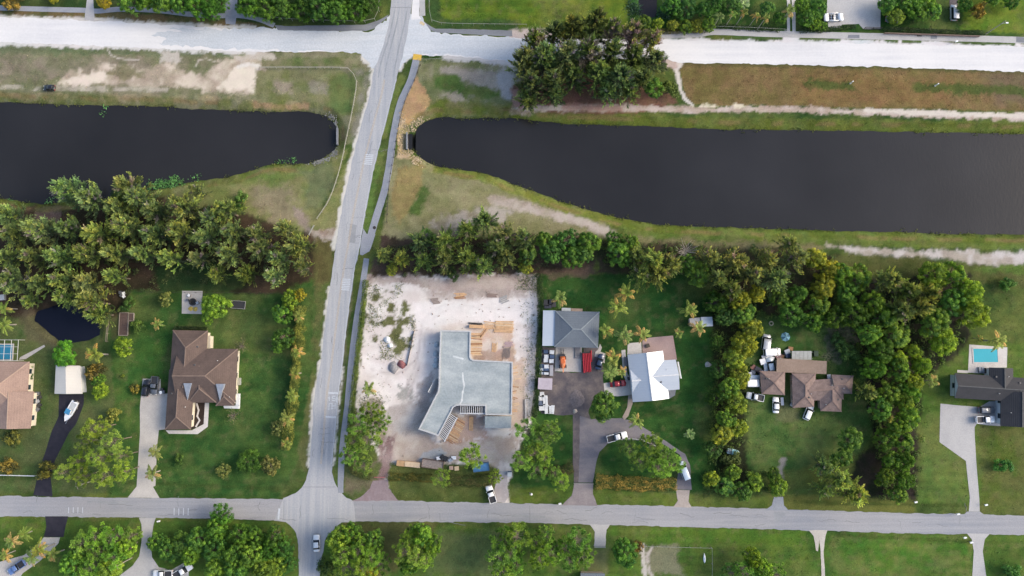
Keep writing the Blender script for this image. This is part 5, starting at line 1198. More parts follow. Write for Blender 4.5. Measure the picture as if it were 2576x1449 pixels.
# --- belt of trees right of it
row(CAS, [(1600, 640, 10), (1640, 655), (1610, 690), (1655, 690), (1690, 665), (1785, 650), (1800, 700), (1850, 660), (1890, 690), (1840, 730), (1925, 655, 13), (1950, 700), (2000, 650, 13), (1985, 615, 9, 3)], 12, 4.3, 'olive casuarina', 'the belt south of the right canal', 'canal belt trees', base=(1.25, 1.1, 1))
row(LM, [(2050, 650), (2085, 680), (2075, 720), (1860, 760), (1905, 740, 7, 2.8)], 9, 3.4, 'golden-green tree', 'the yellow stand inside the canal belt', 'canal belt trees', base=(1.35, 1.15, .8))
row(DN + BR, [(1545, 600, 6, 2.6), (1560, 640, 7), (1585, 610, 6, 2.8), (1730, 665, 7), (1760, 690, 7), (1800, 760), (1960, 750), (2010, 740), (2060, 770), (1990, 790), (2115, 690), (2130, 740), (2045, 810), (2100, 800)], 8, 3.6, 'dark green leafy tree', 'the shaded side of the canal belt', 'canal belt trees', base=(.95, 1.02, .75))
plant('snag', (1727, 630), 7, 3.4, 'leafless grey dead tree in the canal belt', 'tree')
plant('dense0', (1830, 800), 7, 3.2, 'dusky grey-green tree at the head of the yellow tree line', tint=(.9, 1, 1.4))
# --- yellow tree line between the lots
row(LM + ['broad2'], [(1870, 790), (1890, 830), (1875, 870), (1850, 905), (1862, 945), (1832, 975), (1855, 1015), (1825, 1055), (1860, 1075, 6, 2.6), (1815, 1095)], 8, 3.5, 'bright yellow-green tree', 'the tree line between two right lots', 'lot boundary trees', base=(1.2, 1.15, .85))
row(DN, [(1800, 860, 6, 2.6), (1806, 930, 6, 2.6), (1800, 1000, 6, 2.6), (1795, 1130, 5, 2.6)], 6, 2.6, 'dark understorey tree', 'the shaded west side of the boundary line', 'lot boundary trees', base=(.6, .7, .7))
# --- right thicket
row(BR + DN, [(2165, 700), (2195, 760), (2150, 790), (2225, 800), (2185, 840), (2255, 850), (2215, 890), (2260, 930), (2200, 930), (2240, 990), (2215, 1030), (2290, 990)], 9, 3.9, 'dark green leafy tree', 'the upper half of the right thicket', 'right thicket trees', base=(1.0, 1.06, .7))
row(CAS, [(2235, 705), (2280, 730), (2310, 775), (2265, 780), (2330, 740)], 13, 4.4, 'tan-tipped casuarina', 'the knot inside the right thicket', 'right thicket trees', base=(1.3, 1.1, .95))
row(BR + LM, [(2350, 690), (2400, 690), (2440, 735), (2455, 790), (2395, 760), (2350, 810), (2375, 860)], 10, 4.4, 'big bright green tree', 'the rounded crowns by the right lawn', 'right thicket trees', base=(1.05, 1.15, .8))
row(LM, [(2300, 890), (2320, 920), (2260, 905), (2290, 960), (2275, 1010)], 8, 3.0, 'lime-green tree', 'the bright edge of the right thicket', 'right thicket trees', base=(1.0, 1.1, .8))
row(BR + DN, [(2255, 1070), (2285, 1050), (2230, 1105), (2275, 1110), (2240, 1160), (2280, 1160), (2225, 1200), (2270, 1210), (2260, 1245, 6, 2.8)], 8, 3.3, 'green leafy tree', 'the lower half of the right thicket', 'right thicket trees', base=(1.08, 1.1, .7))
plant('cas2', (2180, 985), 9, 3.6, 'olive feathery tree right of the mottled-roof house', tint=(1, 1, .9))
plant('cas0', (2225, 1050), 8, 2.8, 'small tan feathery tree in the dark thicket gap', tint=(1.1, 1, .8))
plant('broad3', (2140, 1105), 8, 3.8, 'round green tree at the lower corner of the cluttered lot', tint=(.85, 1, .9))
plant('broad0', (2120, 1150), 7, 3.2, 'green tree just below the round one by the thicket', tint=(.8, .95, .9))
row(CAS, [(2075, 1175), (2110, 1205), (2075, 1230, 8, 3.4), (2150, 1240, 9, 4)], 9, 4.0, 'weeping feathery casuarina', 'the soft clump beside the street', 'street-side feathery trees', base=(1.2, 1.2, .95))
row(BR + LM, [(1790, 1205, 6, 2.6), (1825, 1220, 6, 2.8), (1870, 1235, 6, 2.8), (1900, 1215, 6, 2.6), (1945, 1195, 7, 2.8), (1962, 1225, 6, 2.6), (1845, 1190, 6, 2.4)], 6, 2.7, 'green tree', 'the street-side row before the cluttered lot', 'cluttered lot street trees', base=(.9, 1, .85))
plant('shrub1', (1840, 1155), 3.4, 2.8, 'dark reddish bush beside the small covered boat', 'shrub', tint=(.8, .7, .7))
plant('shrub0', (2110, 860), 2.6, 2.6, 'green weedy bush behind the mottled-roof house', 'shrub', tint=(.9, 1.1, .9))
plant('shrub1', (2140, 890), 2.8, 2.8, 'weedy bush between the mottled-roof house and thicket', 'shrub', tint=(.8, 1, .9))
# --- palms and trees of the white-roofed house's lot
for key, p, h, rd, lb in (('palm0', (1410, 752), 6, 2.9, 'orange-fronded palm at the top left corner of the workshop'), ('palm1', (1548, 772), 7, 3.1, 'golden palm standing alone on the dark back lawn'), ('palm2', (1575, 738), 7, 2.9, 'dull brown palm just above the golden lawn palm'),
        ('palm0', (1526, 832), 6, 2.6, 'palm by the right wall of the grey workshop'), ('palm1', (1574, 846), 7, 3.0, 'tall orange palm behind the white patio'), ('palm2', (1615, 842), 6, 2.5, 'palm at the pink patio top left corner'),
        ('palm0', (1540, 900), 7, 2.9, 'big palm between the dark blue car and white walk'), ('greenpalm0', (1535, 942), 5, 2.6, 'greener palm above the red car pad'), ('palm2', (1563, 934), 4, 1.7, 'small palm beside the white walk'),
        ('palm1', (1738, 780), 6, 2.9, 'leaning palm above the small grey shed'), ('palm2', (1756, 826), 6, 2.5, 'palm below the small grey shed'), ('palm0', (1706, 838), 4, 1.8, 'small palm at the pink patio top right corner'), ('palm1', (1597, 1056), 6, 2.5, 'palm beside the looped drive'),
        ('greenpalm1', (930, 978), 4, 2.3, 'small green palm on the sand of the construction lot'),
        ('greenpalm0', (386, 1138), 3.5, 2.2, 'upper green palm beside the concrete drive'), ('greenpalm1', (386, 1190), 4, 2.5, 'lower green palm beside the concrete drive'), ('palm0', (238, 892), 7, 3.4, 'large ragged palm right of the metal carport'),
        ('palm2', (395, 816), 3.6, 1.9, 'small pale palm on the lawn above the brown-roofed house'), ('palm2', (748, 884), 5, 2.0, 'highest palm of the hedge beside the main road'), ('palm0', (745, 940), 5, 2.1, 'second palm down the hedge beside the main road'),
        ('greenpalm0', (737, 998), 5, 2.0, 'third palm down the hedge beside the main road'), ('palm1', (725, 1058), 5, 2.5, 'tan palm low on the hedge beside the main road'), ('palm0', (721, 1116), 4.5, 2.0, 'lowest pale palm of the hedge beside the main road'),
        ('palm1', (752, 800), 5, 1.9, 'palm at the hedge top beside the main road'), ('greenpalm1', (2508, 856), 6, 3.0, 'dark green palm at the pool deck corner'), ('palm0', (2345, 958), 5, 2.4, 'sparse tan palm on the lawn left of the black-roofed house'),
        ('palm2', (30, 1360), 5, 2.4, 'grey palm at the bottom left edge'), ('greenpalm0', (58, 1345), 4, 2.1, 'small palm by the bottom left drive'), ('palm1', (105, 1382), 6, 3.0, 'palm overhanging the curved concrete drive'), ('greenpalm1', (82, 1400), 5, 2.6, 'palm beside the blue pickup'), ('palm0', (135, 1395), 5, 2.5, 'dry palm right of the blue pickup'), ('palm2', (15, 1395), 4, 2.2, 'low palm left of the blue pickup'),
        ('palm0', (1985, 30), 6, 2.4, 'orange palm over the twin-strip drive at the top'), ('greenpalm0', (12, 815), 5, 2.6, 'bright palm at the left edge above the screened pool'), ('greenpalm1', (15, 775), 5, 2.2, 'palm at the left edge below the grove'), ('palm1', (2465, 850), 3.0, 1.3, 'small palm at the pool deck top edge')):
    plant(key, p, h, rd * 1.22, lb, 'palm', tint=tint((1.1, 1, .9), .1))
row(['palm0', 'greenpalm0', 'palm2'], [(1812, 42), (1842, 40), (1870, 36), (1902, 42), (1925, 48)], 7, 2.0, 'thin leaning palm', 'the palm row at the top right', 'top palm row', 'palm')
plant('fanpalm', (1730, 1092), 2.2, 2.4, 'silvery fan palm on the lawn right of the looped drive', 'palm', tint=(1.3, 1.5, 2.2))
plant('fanpalm', (1875, 8), 2.4, 2.6, 'blue-grey fan palm at the top edge', 'palm', tint=(1.6, 1.7, 3.2))
plant('broad2', (1518, 1020), 8, 4.4, 'wide green tree between the work yard and red car pad', tint=(.8, .95, .85))
row(PN, [(1585, 1130), (1610, 1160), (1640, 1115, 12), (1670, 1150), (1655, 1175), (1690, 1165, 9)], 11, 3.2, 'green pine', 'the island of the looped drive', 'loop drive pines', base=(.95, 1.05, .9))
row(PN, [(1330, 1085), (1360, 1100), (1385, 1085), (1345, 1140), (1312, 1160), (1370, 1150, 10, 2.8), (1350, 1180, 9), (1412, 1212, 9, 2.8), (1395, 1190, 8, 2.4)], 12, 3.3, 'green pine', 'the stand between sandy lot and work yard', 'work yard pines', base=(1, 1.1, .9))
row(PN, [(900, 1065), (935, 1040), (955, 1065), (890, 1110), (925, 1105), (880, 1145, 8), (915, 1170, 8, 2.6)], 10, 3.2, 'green pine', 'the road corner of the sandy lot', 'sandy lot pines', base=(.9, 1, .85))
plant('pine1', (1185, 1150), 11, 3.6, 'bright pine in front of the unfinished house', tint=(1.05, 1.2, .8))
plant('pine0', (1110, 1202), 8, 2.6, 'small pine in the street hedge of the sandy lot', tint=(1, 1.1, .9))
plant('pine2', (1245, 1200), 7, 2.0, 'little pine beside the parked white pickup', tint=(1.05, 1.1, .7))
# --- left lots
for key, p, h, rd, lb, tn in (('lime0', (540, 768), 7, 4.2, 'bright green tree overhanging the fire ring slab', (.7, 1.05, .8)), ('broad1', (520, 800), 4, 2.0, 'small tree at the slab lower edge', (.9, 1.1, .8)), ('ball0', (416, 752), 4, 2.3, 'round pale tree alone on the upper left lawn', (.95, 1, 1)),
        ('lime1', (310, 876), 6, 3.0, 'yellow-green tree left of the brown-roofed house', (.75, 1, .7)), ('shrub0', (322, 768), 3, 2.0, 'dark bush above the garden beds', (.8, 1, .8)), ('shrub1', (346, 822), 3, 2.0, 'loose bush beside the garden beds', (.9, 1, .8)),
        ('broad0', (162, 892), 7, 3.9, 'vivid green tree over the metal carport', (.7, 1.25, .7)), ('croton0', (240, 935), 4, 2.8, 'brown-green bush at the carport right side', (.7, .7, .8)), ('lime0', (252, 985), 5, 2.6, 'bright bush below the carport palm', (.8, 1.05, .7)), ('broad2', (248, 955), 4, 2.2, 'leafy bush between carport palm and lawn', (.8, 1, .8)),
        ('ball0', (284, 1044), 5, 2.3, 'round-crowned small tree beside the boat drive', (1, 1, .8)), ('croton0', (340, 980), 1.6, 1.6, 'low reddish bush left of the two dark cars', (.8, .9, .8)), ('ball0', (698, 1076), 4, 2.4, 'dull round tree beside the tan hedge palm', (.75, .8, .9)), ('ball0', (680, 1172), 4, 3.0, 'round mottled tree at the lawn lower right corner', (.8, .75, .8)),
        ('dense0', (620, 1160), 4, 4.0, 'wide dark bush on the lower lawn', (.6, .75, .6)), ('ball0', (560, 1185), 3, 2.3, 'pale round bush on the lower lawn', (.85, .9, .9)), ('shrub0', (450, 1158), 2, 1.6, 'small green bush beside the two drive palms', (1, 1.1, .8)),
        ('lime0', (732, 752), 6, 3.0, 'lime-green tree at the top of the roadside hedge', (.75, 1, .75)), ('broad1', (706, 792), 6, 3.2, 'green tree left of the roadside hedge top', (.7, 1, .8)), ('dense1', (712, 850), 6, 3.4, 'dark round tree inside the roadside hedge', (.7, .85, .8)), ('broad3', (700, 872), 4, 2.2, 'green bush beside the dark hedge tree', (.75, 1, .8)),
        ('lime1', (752, 745), 6, 2.0, 'yellow tree nearest the main road at the hedge top', (1.2, .95, .7)), ('croton0', (22, 1170), 3, 2.6, 'tawny bush above the street at the left edge', (.8, .8, .8)), ('croton0', (35, 1105), 2.5, 2.6, 'olive bush on the far left lawn', (.6, .8, .8)), ('croton0', (122, 1182), 4, 2.8, 'tawny bush overhanging the black drive', (.7, .85, .8)), ('shrub1', (75, 925), 1.6, .9, 'small shrub beside the tan-roofed house wall', (.7, .9, .9)),
        ('shrub0', (78, 948), 1.6, .9, 'second small shrub beside the tan-roofed house wall', (.7, .9, .9)), ('shrub1', (308, 946), .8, .6, 'tiny yellow bush on the left lawn', (1.5, 1.3, .8))):
    plant(key, p, h, rd, lb, 'shrub' if h < 4.5 else 'tree', tint=tn)
row(PN, [(238, 1078), (214, 1112, 10), (278, 1112), (305, 1148), (246, 1152), (160, 1190), (203, 1200), (268, 1200), (306, 1188, 10), (195, 1160, 9, 2.2)], 12, 2.75, 'bright green pine', 'the stand between black and concrete drives', 'left lot pines', base=(.98, 1.0, .8))
plant('plumeria', (608, 870), 3, 1.9, 'leafless pale tree at the upper corner of the brown-roofed house', 'tree'); plant('plumeria', (586, 1046), 3, 2.0, 'leafless pale tree below the brown-roofed house', 'tree')
plant('plumeria', (2345, 962), 3, 1.4, 'sprawling bare tree by the sparse tan palm', 'tree')
# --- south of the street
row(PN + ['broad2', 'lime0'], [(210, 1365), (245, 1350), (285, 1355), (315, 1380), (200, 1395), (250, 1390), (290, 1400), (180, 1420), (235, 1425), (275, 1430), (330, 1350, 7, 2.6)], 10, 3.4, 'bright green tree', 'the clump below the street at left', 'trees south of street left', base=(.85, 1.05, .7))
row(BR + DN, [(395, 1365, 5, 2.6), (420, 1385, 6, 3), (460, 1370, 6), (500, 1360), (545, 1330), (560, 1300, 9, 3.4), (600, 1345), (640, 1350), (690, 1350), (715, 1380, 6), (670, 1390), (720, 1420, 6)], 8, 3.8, 'green leafy tree', 'the upper row of the corner wood', 'corner wood trees', base=(.72, .9, .7))
row(LM + BR, [(480, 1400, 7, 3.2), (540, 1385), (585, 1400), (630, 1400), (660, 1430), (600, 1435), (690, 1425), (545, 1425)], 9, 3.6, 'sunny green tree', 'the lower row of the corner wood', 'corner wood trees', base=(.7, .95, .7))
row(PN + ['broad0', 'lime1'], [(855, 1355), (885, 1345), (905, 1385), (860, 1395), (940, 1360), (935, 1400), (915, 1425), (870, 1430), (955, 1420, 8)], 11, 3.5, 'green tree', 'the clump right of the lower crossing', 'crossing corner trees', base=(.95, 1.05, .75))
plant('lime0', (925, 1438), 8, 3.0, 'yellow tree at the bottom edge right of the crossing', tint=(1.3, 1.1, .6)); plant('shrub0', (820, 1432), 4, 2.8, 'roadside bush at the bottom edge beside the main road', 'shrub', tint=(.9, .9, .8))
row(PN + ['broad1'], [(1035, 1355), (1065, 1345), (1085, 1370), (1020, 1385), (1050, 1400), (1070, 1410, 10), (1030, 1420)], 12, 3.3, 'light green pine', 'the lone clump on the bottom lawn', 'bottom lawn pines', base=(1, 1.12, .8))
row(PN + ['broad3'], [(1270, 1360), (1300, 1350), (1285, 1390), (1255, 1400), (1300, 1420), (1265, 1435)], 11, 3.3, 'green pine', 'the clump below the second lot entrance', 'bottom middle pines', base=(.85, 1, .75))
row(PN, [(1350, 1365), (1375, 1345, 11, 2.6), (1390, 1390), (1360, 1405), (1420, 1380), (1455, 1360), (1465, 1400), (1435, 1410)], 11, 3.0, 'slim green pine', 'the pair of clumps by the gated drive', 'gated drive pines', base=(.9, 1.1, .75))
plant('broad2', (1570, 1390), 7, 4.2, 'round green tree right of the gated drive', tint=(.65, 1, .75)); plant('croton0', (1605, 1375), 2.5, 1.8, 'brown bush beside the dirt track', 'shrub', tint=(.7, .6, .8))
row(PN + LM, [(1895, 1405), (1915, 1430), (1875, 1440), (1840, 1440, 6), (1955, 1445, 6)], 9, 2.8, 'bright green tree', 'the bottom edge group at lower right', 'bottom right trees', base=(.8, 1.05, .7))
plant('shrub0', (2525, 1170), 3, 2.4, 'bright green bush on the lower right lawn', 'shrub', tint=(.8, 1.5, .9)); plant('shrub1', (2545, 1435), 3, 2.6, 'green bush at the bottom right corner', 'shrub', tint=(.7, 1.2, .8))
plant('shrub1', (2535, 715), 3, 2.2, 'lone green bush on the right lawn below the trail', 'shrub', tint=(.8, 1.2, .8))
# --- top lots
row(DN + BR, [(330, 5), (370, 0), (410, 8), (455, 5), (495, 15), (530, 28), (550, 5), (480, -10)], 8, 3.4, 'leafy green tree', 'the row by the top grey drive', 'top left trees', base=(.75, .95, .7))
row(DN, [(625, 15), (670, 22), (715, 18), (760, 25), (805, 20), (850, 25), (895, 25), (925, 8), (640, -15), (700, -15), (770, -12), (840, -12), (900, -12)], 8, 3.8, 'dark green tree', 'the dense wood at the upper crossing', 'crossing wood trees', base=(.8, .95, .7))
plant('lime0', (260, 5), 4, 2.4, 'yellow bush beside the narrow top drive', 'shrub', tint=(1.4, 1, .6)); plant('croton0', (30, 5), 3, 3.0, 'brown bush at the top left corner', 'shrub', tint=(1, .9, .8)); plant('lime1', (130, -8), 3, 2, 'yellow bush at the top edge left', 'shrub', tint=(1.2, 1, .6))
row(['lime0', 'lime1', 'broad1'], [(1625, 55), (1655, 60), (1690, 62), (1725, 65), (1755, 64), (1780, 60)], 3.5, 2.2, 'yellow-green bush', 'the hedge row beside the upper clump', 'top hedge bushes', 'shrub', (.95, .95, .7))
row(DN + BR, [(1690, 15, 5), (1730, 20, 5), (1770, 25, 5), (1800, 10, 5), (1840, 15, 5), (1930, 20, 5, 2.6), (1960, 45, 4, 2)], 6, 3.0, 'dark green tree', 'the garden above the top hedge', 'top garden trees', base=(.6, .85, .8))
row(BR + LM, [(2015, 15), (2030, 45), (2060, 20), (2050, 62, 4, 2), (2068, 65, 3, 1.6)], 5, 2.6, 'green tree', 'the group left of the grey forecourt', 'forecourt trees', base=(.75, 1, .75))
row(BR + LM, [(2235, 12), (2252, 40), (2275, 5), (2300, 20), (2330, 10), (2350, 28), (2315, 38)], 6, 2.9, 'light green tree', 'the group right of the grey forecourt', 'top right trees', base=(.9, 1.1, .7))
plant('croton0', (2455, 30), 5, 2.4, 'tan tree beside the top right field', 'tree', tint=(1.1, 1, .9)); plant('dense0', (2430, 15), 5, 2.4, 'dark tree left of the tan one at the top right', 'tree', tint=(.6, .9, .7)); plant('broad0', (2500, -5), 5, 2.6, 'green tree at the top edge right', 'tree', tint=(.7, 1, .7)); plant('dense1', (2545, 5), 5, 2.6, 'dark tree at the top right corner', 'tree', tint=(.6, .9, .7))

# ------------------------------------------------------------------ hedges: leaves massed along a line
def hedge(pts, wd, h, label, lo, hi, dens=60, leaf=.32, name='hedge', jag=.2, cat='hedge'):
    pw = np.array(catmull([G(p) for p in pts], False, .5)); seg = np.linalg.norm(np.diff(pw, axis=0), axis=1); L = seg.sum(); n = int(L * dens)
    s = np.sort(rng.random(n)) * L; cum = np.concatenate([[0], np.cumsum(seg)])
    px = np.interp(s, cum, pw[:, 0]); py = np.interp(s, cum, pw[:, 1]); t = np.gradient(pw, axis=0); t = unit(t)
    tx_ = np.interp(s, cum, t[:, 0]); ty_ = np.interp(s, cum, t[:, 1])
    hh = h * (1 + (vnoise(s * .5, s * 0, 5) - .5) * 2 * jag); ww = wd * (1 + (vnoise(s * .6, s * 0 + 9, 8) - .5) * 1.6 * jag)
    a_ = rng.uniform(0, np.pi, n); rad = rng.uniform(.7, 1.02, n); off = np.cos(a_) * ww / 2 * rad; z = (np.sin(a_) ** .6) * hh * rad
    z = np.where(rng.random(n) < .3, z * rng.random(n), z)
    C = np.stack([px - ty_ * off, py + tx_ * off, z], -1); nn = unit(np.stack([-ty_ * np.cos(a_), tx_ * np.cos(a_), np.sin(a_) + .2], -1) + rng.normal(size=(n, 3)) * .45)
    A = unit(np.cross(nn, rsph(n)) + nn * .4)
    b = vnoise(s * .9, off * 2, 3) ** 1.3; col = np.array(lo) + (np.array(hi) - np.array(lo)) * b[:, None]; col = col * rng.uniform(.65, 1.4, n)[:, None]
    V, F = blades(C, A, nn, rng.uniform(.7, 1.3, n) * leaf, rng.uniform(.6, 1.1, n) * leaf * .6)
    me = np_mesh(name, V, F, np.repeat(col, 4, axis=0), M_leaf)
    c0 = pw.mean(0); root = thing(name, label, cat, (c0[0], c0[1], 0))
    o = link('foliage', me, root); o.location = (-c0[0], -c0[1], 0); o.color = (1, 1, 1, 1)
    mb = MB()
    for i in range(0, len(pw), 6): mb.tube((pw[i][0] - c0[0], pw[i][1] - c0[1], 0), (pw[i][0] - c0[0] + .1, pw[i][1] - c0[1], h * .7), .05, .02, 5)
    tag(mb.build('stems', M_bark, root), kind='stuff')
    return root
LOG, HIG = (.05, .09, .022), (.17, .22, .04)
hedge([(922, 705), (914, 780), (903, 870), (893, 960), (884, 1040), (880, 1085)], 1.7, 2.0, 'clipped green hedge between the asphalt path and sandy lot', LOG, HIG, 130)
hedge([(1357, 690), (1360, 790), (1356, 880), (1351, 980), (1343, 1050)], 2.0, 2.4, 'dark hedge between the sandy lot and work yard', (.018, .045, .015), (.05, .09, .02), 130)
hedge([(757, 770), (755, 850), (748, 910), (742, 980), (733, 1050), (722, 1130)], 3.2, 2.8, 'loose green hedge under the roadside palms', LOG, (.34, .34, .06), 260, jag=.45)
hedge([(978, 1198), (1040, 1200), (1090, 1203)], 2.4, 1.6, 'yellow-flecked hedge left of the street pine', LOG, (.22, .17, .03), 130)
hedge([(1125, 1205), (1190, 1210), (1240, 1206)], 3.6, 2.0, 'mixed hedge right of the street pine', LOG, (.16, .13, .05), 170)
hedge([(1496, 1210), (1560, 1214), (1640, 1218), (1700, 1218)], 4.2, 2.2, 'orange and green croton hedge inside the looped drive', (.07, .12, .03), (.55, .36, .08), 240)
hedge([(1345, 1185), (1400, 1185), (1442, 1175)], 3.2, 1.6, 'brownish hedge left of the work yard drive', (.03, .045, .02), (.14, .11, .04), 150)
hedge([(2222, 74), (2300, 78), (2400, 82), (2470, 84)], 1.6, 1.2, 'dark trimmed hedge behind the pale footpath', (.02, .045, .02), (.06, .09, .03), 100)
hedge([(2010, 78), (2060, 78), (2110, 72), (2150, 68)], 1.5, 1.2, 'low hedge before the grey forecourt', (.02, .045, .02), (.07, .11, .03), 100)
hedge([(1590, 78), (1640, 80), (1700, 80), (1780, 78)], 1.6, 1.6, 'low yellow hedge along the top footpath', (.05, .06, .02), (.20, .17, .03), 110)
hedge([(1800, 66), (1860, 70), (1960, 76)], 1.8, 1.2, 'dark hedge below the leaning palm row', (.02, .045, .02), (.06, .10, .03), 100)
hedge(q(0, 2, (1760, 405), (1880, 402), (2090, 412)), 1.1, 1.2, 'dark foundation hedge behind the brown-roofed house', (.015, .03, .012), (.04, .06, .02), 100)
hedge(q(1, 3, (930, 160), (935, 300), (1000, 400), (1100, 440), (1170, 450)), 2.0, 1.6, 'weedy hedge at the road corner of the sandy lot', LOG, (.14, .14, .04), 110)

# ------------------------------------------------------------------ bank weeds, lilies, weeds on sand (uncountable)
def scatter(name, pts, z, label, lo, hi, L=.5, up=.6, cl=8, spread=.5, cat='plants'):
    pts = np.array(pts); n = len(pts) * cl; P = np.repeat(pts, cl, axis=0) + rng.normal(size=(n, 2)) * spread
    A = unit(rsph(n) * np.array([1, 1, .5]) + np.array([0, 0, up])); C = np.concatenate([P, np.full((n, 1), z)], 1) + A * L * .4
    b = np.repeat(rng.random(len(pts)), cl); col = (np.array(lo) + (np.array(hi) - np.array(lo)) * b[:, None]) * rng.uniform(.7, 1.35, n)[:, None]
    V, F = blades(C, A, rsph(n), rng.uniform(.6, 1.3, n) * L, rng.uniform(.3, .6, n) * L)
    me = np_mesh(name, V, F, np.repeat(col, 4, axis=0), M_leaf); o = link(name, me); o.color = (1, 1, 1, 1)
    return tag(o, label, kind='stuff')
def along(poly, off, thr, seed, step=.7):
    a_ = np.array(densify(poly, step)); t = np.roll(a_, -1, 0) - np.roll(a_, 1, 0); t = unit(t); nn = np.stack([t[:, 1], -t[:, 0]], -1)
    k = fbm(a_[:, 0] * .12, a_[:, 1] * .12, seed, 3); m = k > thr
    return a_[m] + nn[m] * rng.normal(off, .5, (m.sum(), 1)) * 1.0
for poly, sd, lb in ((CANAL_W, 401, 'green weeds fringing the west canal'), (CANAL_E, 431, 'green weeds fringing the east canal')):
    sg = 1 if sum(poly[i][0] * poly[(i + 1) % len(poly)][1] - poly[(i + 1) % len(poly)][0] * poly[i][1] for i in range(len(poly))) > 0 else -1
    scatter('bank_weeds', along(poly, .5 * sg, .42, sd), ZW + .1, lb, (.05, .075, .02), (.17, .19, .04), .55, .7, 7, .35)
lil = [np.array(G((x, y), ZW)) + rng.normal(size=2) * .8 for x, y, k in ((385, 470, 8), (400, 463, 10), (415, 465, 12), (430, 462, 10), (445, 458, 6), (455, 456, 6), (258, 272, 3), (495, 452, 4), (300, 478, 4), (712, 405, 4), (735, 408, 3), (130, 508, 4), (30, 504, 3)) for _ in range(k)]
scatter('water_plants', lil, ZW + .08, 'bright green floating plants at the west canal edge', (.10, .25, .08), (.14, .34, .10), .6, .2, 14, .5)
lil = [np.array(G((x + random.uniform(-12, 12), y + random.uniform(-8, 8)), 0)) for x, y, k in ((1685, 20, 40), (1710, 10, 30), (1670, 35, 24), (1600, 30, 14), (1590, 15, 12)) for _ in range(k)]
scatter('pond_plants', lil, .1, 'grey-green marsh plants round the top garden pond', (.04, .09, .05), (.07, .14, .08), .6, .4, 16, .7)
wd_ = []
while len(wd_) < 420:
    x, y = random.uniform(925, 1045), random.uniform(715, 905); p = G((x, y))
    if fbm(np.array([p[0] * .3]), np.array([p[1] * .3]), 77, 3)[0] + random.uniform(-.1, .1) > .55 and x - 925 > (y - 715) * -.2 and (x < 1040 or y > 780): wd_.append(p)
scatter('weeds', wd_, .02, 'scattered olive weeds on the sandy lot', (.12, .14, .055), (.26, .28, .10), .4, .25, 6, .35)
wd_ = [G((random.uniform(1300, 1352), random.uniform(690, 730))) for _ in range(80)] + [G((random.gauss(935, 20), random.gauss(1030, 25))) for _ in range(120)] + [G((random.gauss(1335, 8), random.uniform(730, 1060))) for _ in range(90)]
scatter('weeds', wd_, .02, 'weeds along the edges of the sandy lot', (.10, .13, .05), (.22, .25, .09), .45, .3, 7, .5)
wd_ = [G((random.gauss(2110, 22), random.gauss(865, 30))) for _ in range(110)]
scatter('weeds', wd_, .02, 'tall weeds behind the mottled-roof house', (.04, .08, .03), (.09, .17, .05), .5, .8, 8, .6)

# riprap stones at the canal heads
def stones(name, regions, label, mat, n):
    mb = MB()
    for _ in range(n):
        (x, y, sx, sy) = random.choice(regions); p = G((random.gauss(x, sx), random.gauss(y, sy)), -.6); d_ = float(min(sdf(CANAL_W, np.array([p[0]]), np.array([p[1]]))[0], sdf(CANAL_E, np.array([p[0]]), np.array([p[1]]))[0]))
        if d_ < .1: continue
        z = min(0, ZW + d_ * .42); s = random.uniform(.12, .28); k = [random.uniform(.7, 1.25) for _ in range(6)]; rz = random.uniform(0, 3)
        vs = [(math.cos(rz + t * 1.2566) * s * k[t], math.sin(rz + t * 1.2566) * s * k[t], random.uniform(-.1, .1) * s) for t in range(5)]
        pts = [(p[0] + v[0], p[1] + v[1], z + v[2]) for v in vs] + [(p[0] + v[0] * .55, p[1] + v[1] * .55, z + s * .55) for v in vs]
        mb.add(pts, [(5, 6, 7, 8, 9)] + [(t, (t + 1) % 5, 5 + (t + 1) % 5, 5 + t) for t in range(5)])
    return tag(mb.build(name, mat), label, kind='stuff')
stones('riprap', [(828, 298, 8, 5), (842, 315, 4, 7), (838, 385, 8, 6), (815, 400, 9, 4), (795, 408, 10, 3)], 'grey riprap stones round the west canal head', paint('grey_stone', S(150, 150, 146), .9, var=.3, scale=1), 420)
stones('riprap', [(1012, 310, 5, 12), (1040, 325, 7, 8), (1060, 305, 8, 5), (1030, 385, 6, 6), (1048, 402, 7, 6), (1010, 350, 4, 14)], 'tan rubble round the east canal head', paint('tan_stone', S(196, 176, 146), .9, var=.3, scale=1), 460)

# grass tufts standing out of the turf, dry stalks on the banks (uncountable)
mask = np.zeros(X.shape, bool)
for pw in PAVED:
    a_ = np.array(pw); i0 = max(0, np.searchsorted(gx, a_[:, 0].min()) - 1); i1 = np.searchsorted(gx, a_[:, 0].max()) + 1; j0 = max(0, np.searchsorted(gy, a_[:, 1].min()) - 1); j1 = np.searchsorted(gy, a_[:, 1].max()) + 1
    if i1 > i0 and j1 > j0: mask[j0:j1, i0:i1] |= sdf(pw, X[j0:j1, i0:i1], Y[j0:j1, i0:i1]) < .35
lumC = Cc.sum(-1)
ok = (~mask) & (dC > .3) & (dP > .3) & (lumC < .75)
n = 150000; tx0 = rng.uniform(-168, 168, n); ty0 = rng.uniform(-74, 114, n); ii = np.round((tx0 - gx[0]) / STEP).astype(int); jj = np.round((ty0 - gy[0]) / STEP).astype(int)
dens = fbm(tx0 * .12, ty0 * .12, 611, 3)
keep = ok[jj, ii] & (rng.random(n) < np.clip((dens - .25) * 2.2, .15, 1))
tx0, ty0, ii, jj = tx0[keep], ty0[keep], ii[keep], jj[keep]; n = len(tx0)
A = unit(rsph(n) * np.array([1, 1, .3]) + np.array([0, 0, .2])); L_ = rng.uniform(.22, .5, n)
C_ = np.stack([tx0, ty0, Z[jj, ii] + .02], -1) + A * (L_ * .4)[:, None]
col = np.clip(Cc[jj, ii] * rng.uniform(.85, 1.9, n)[:, None] * np.array([1.05, 1, .9]), .004, .7)
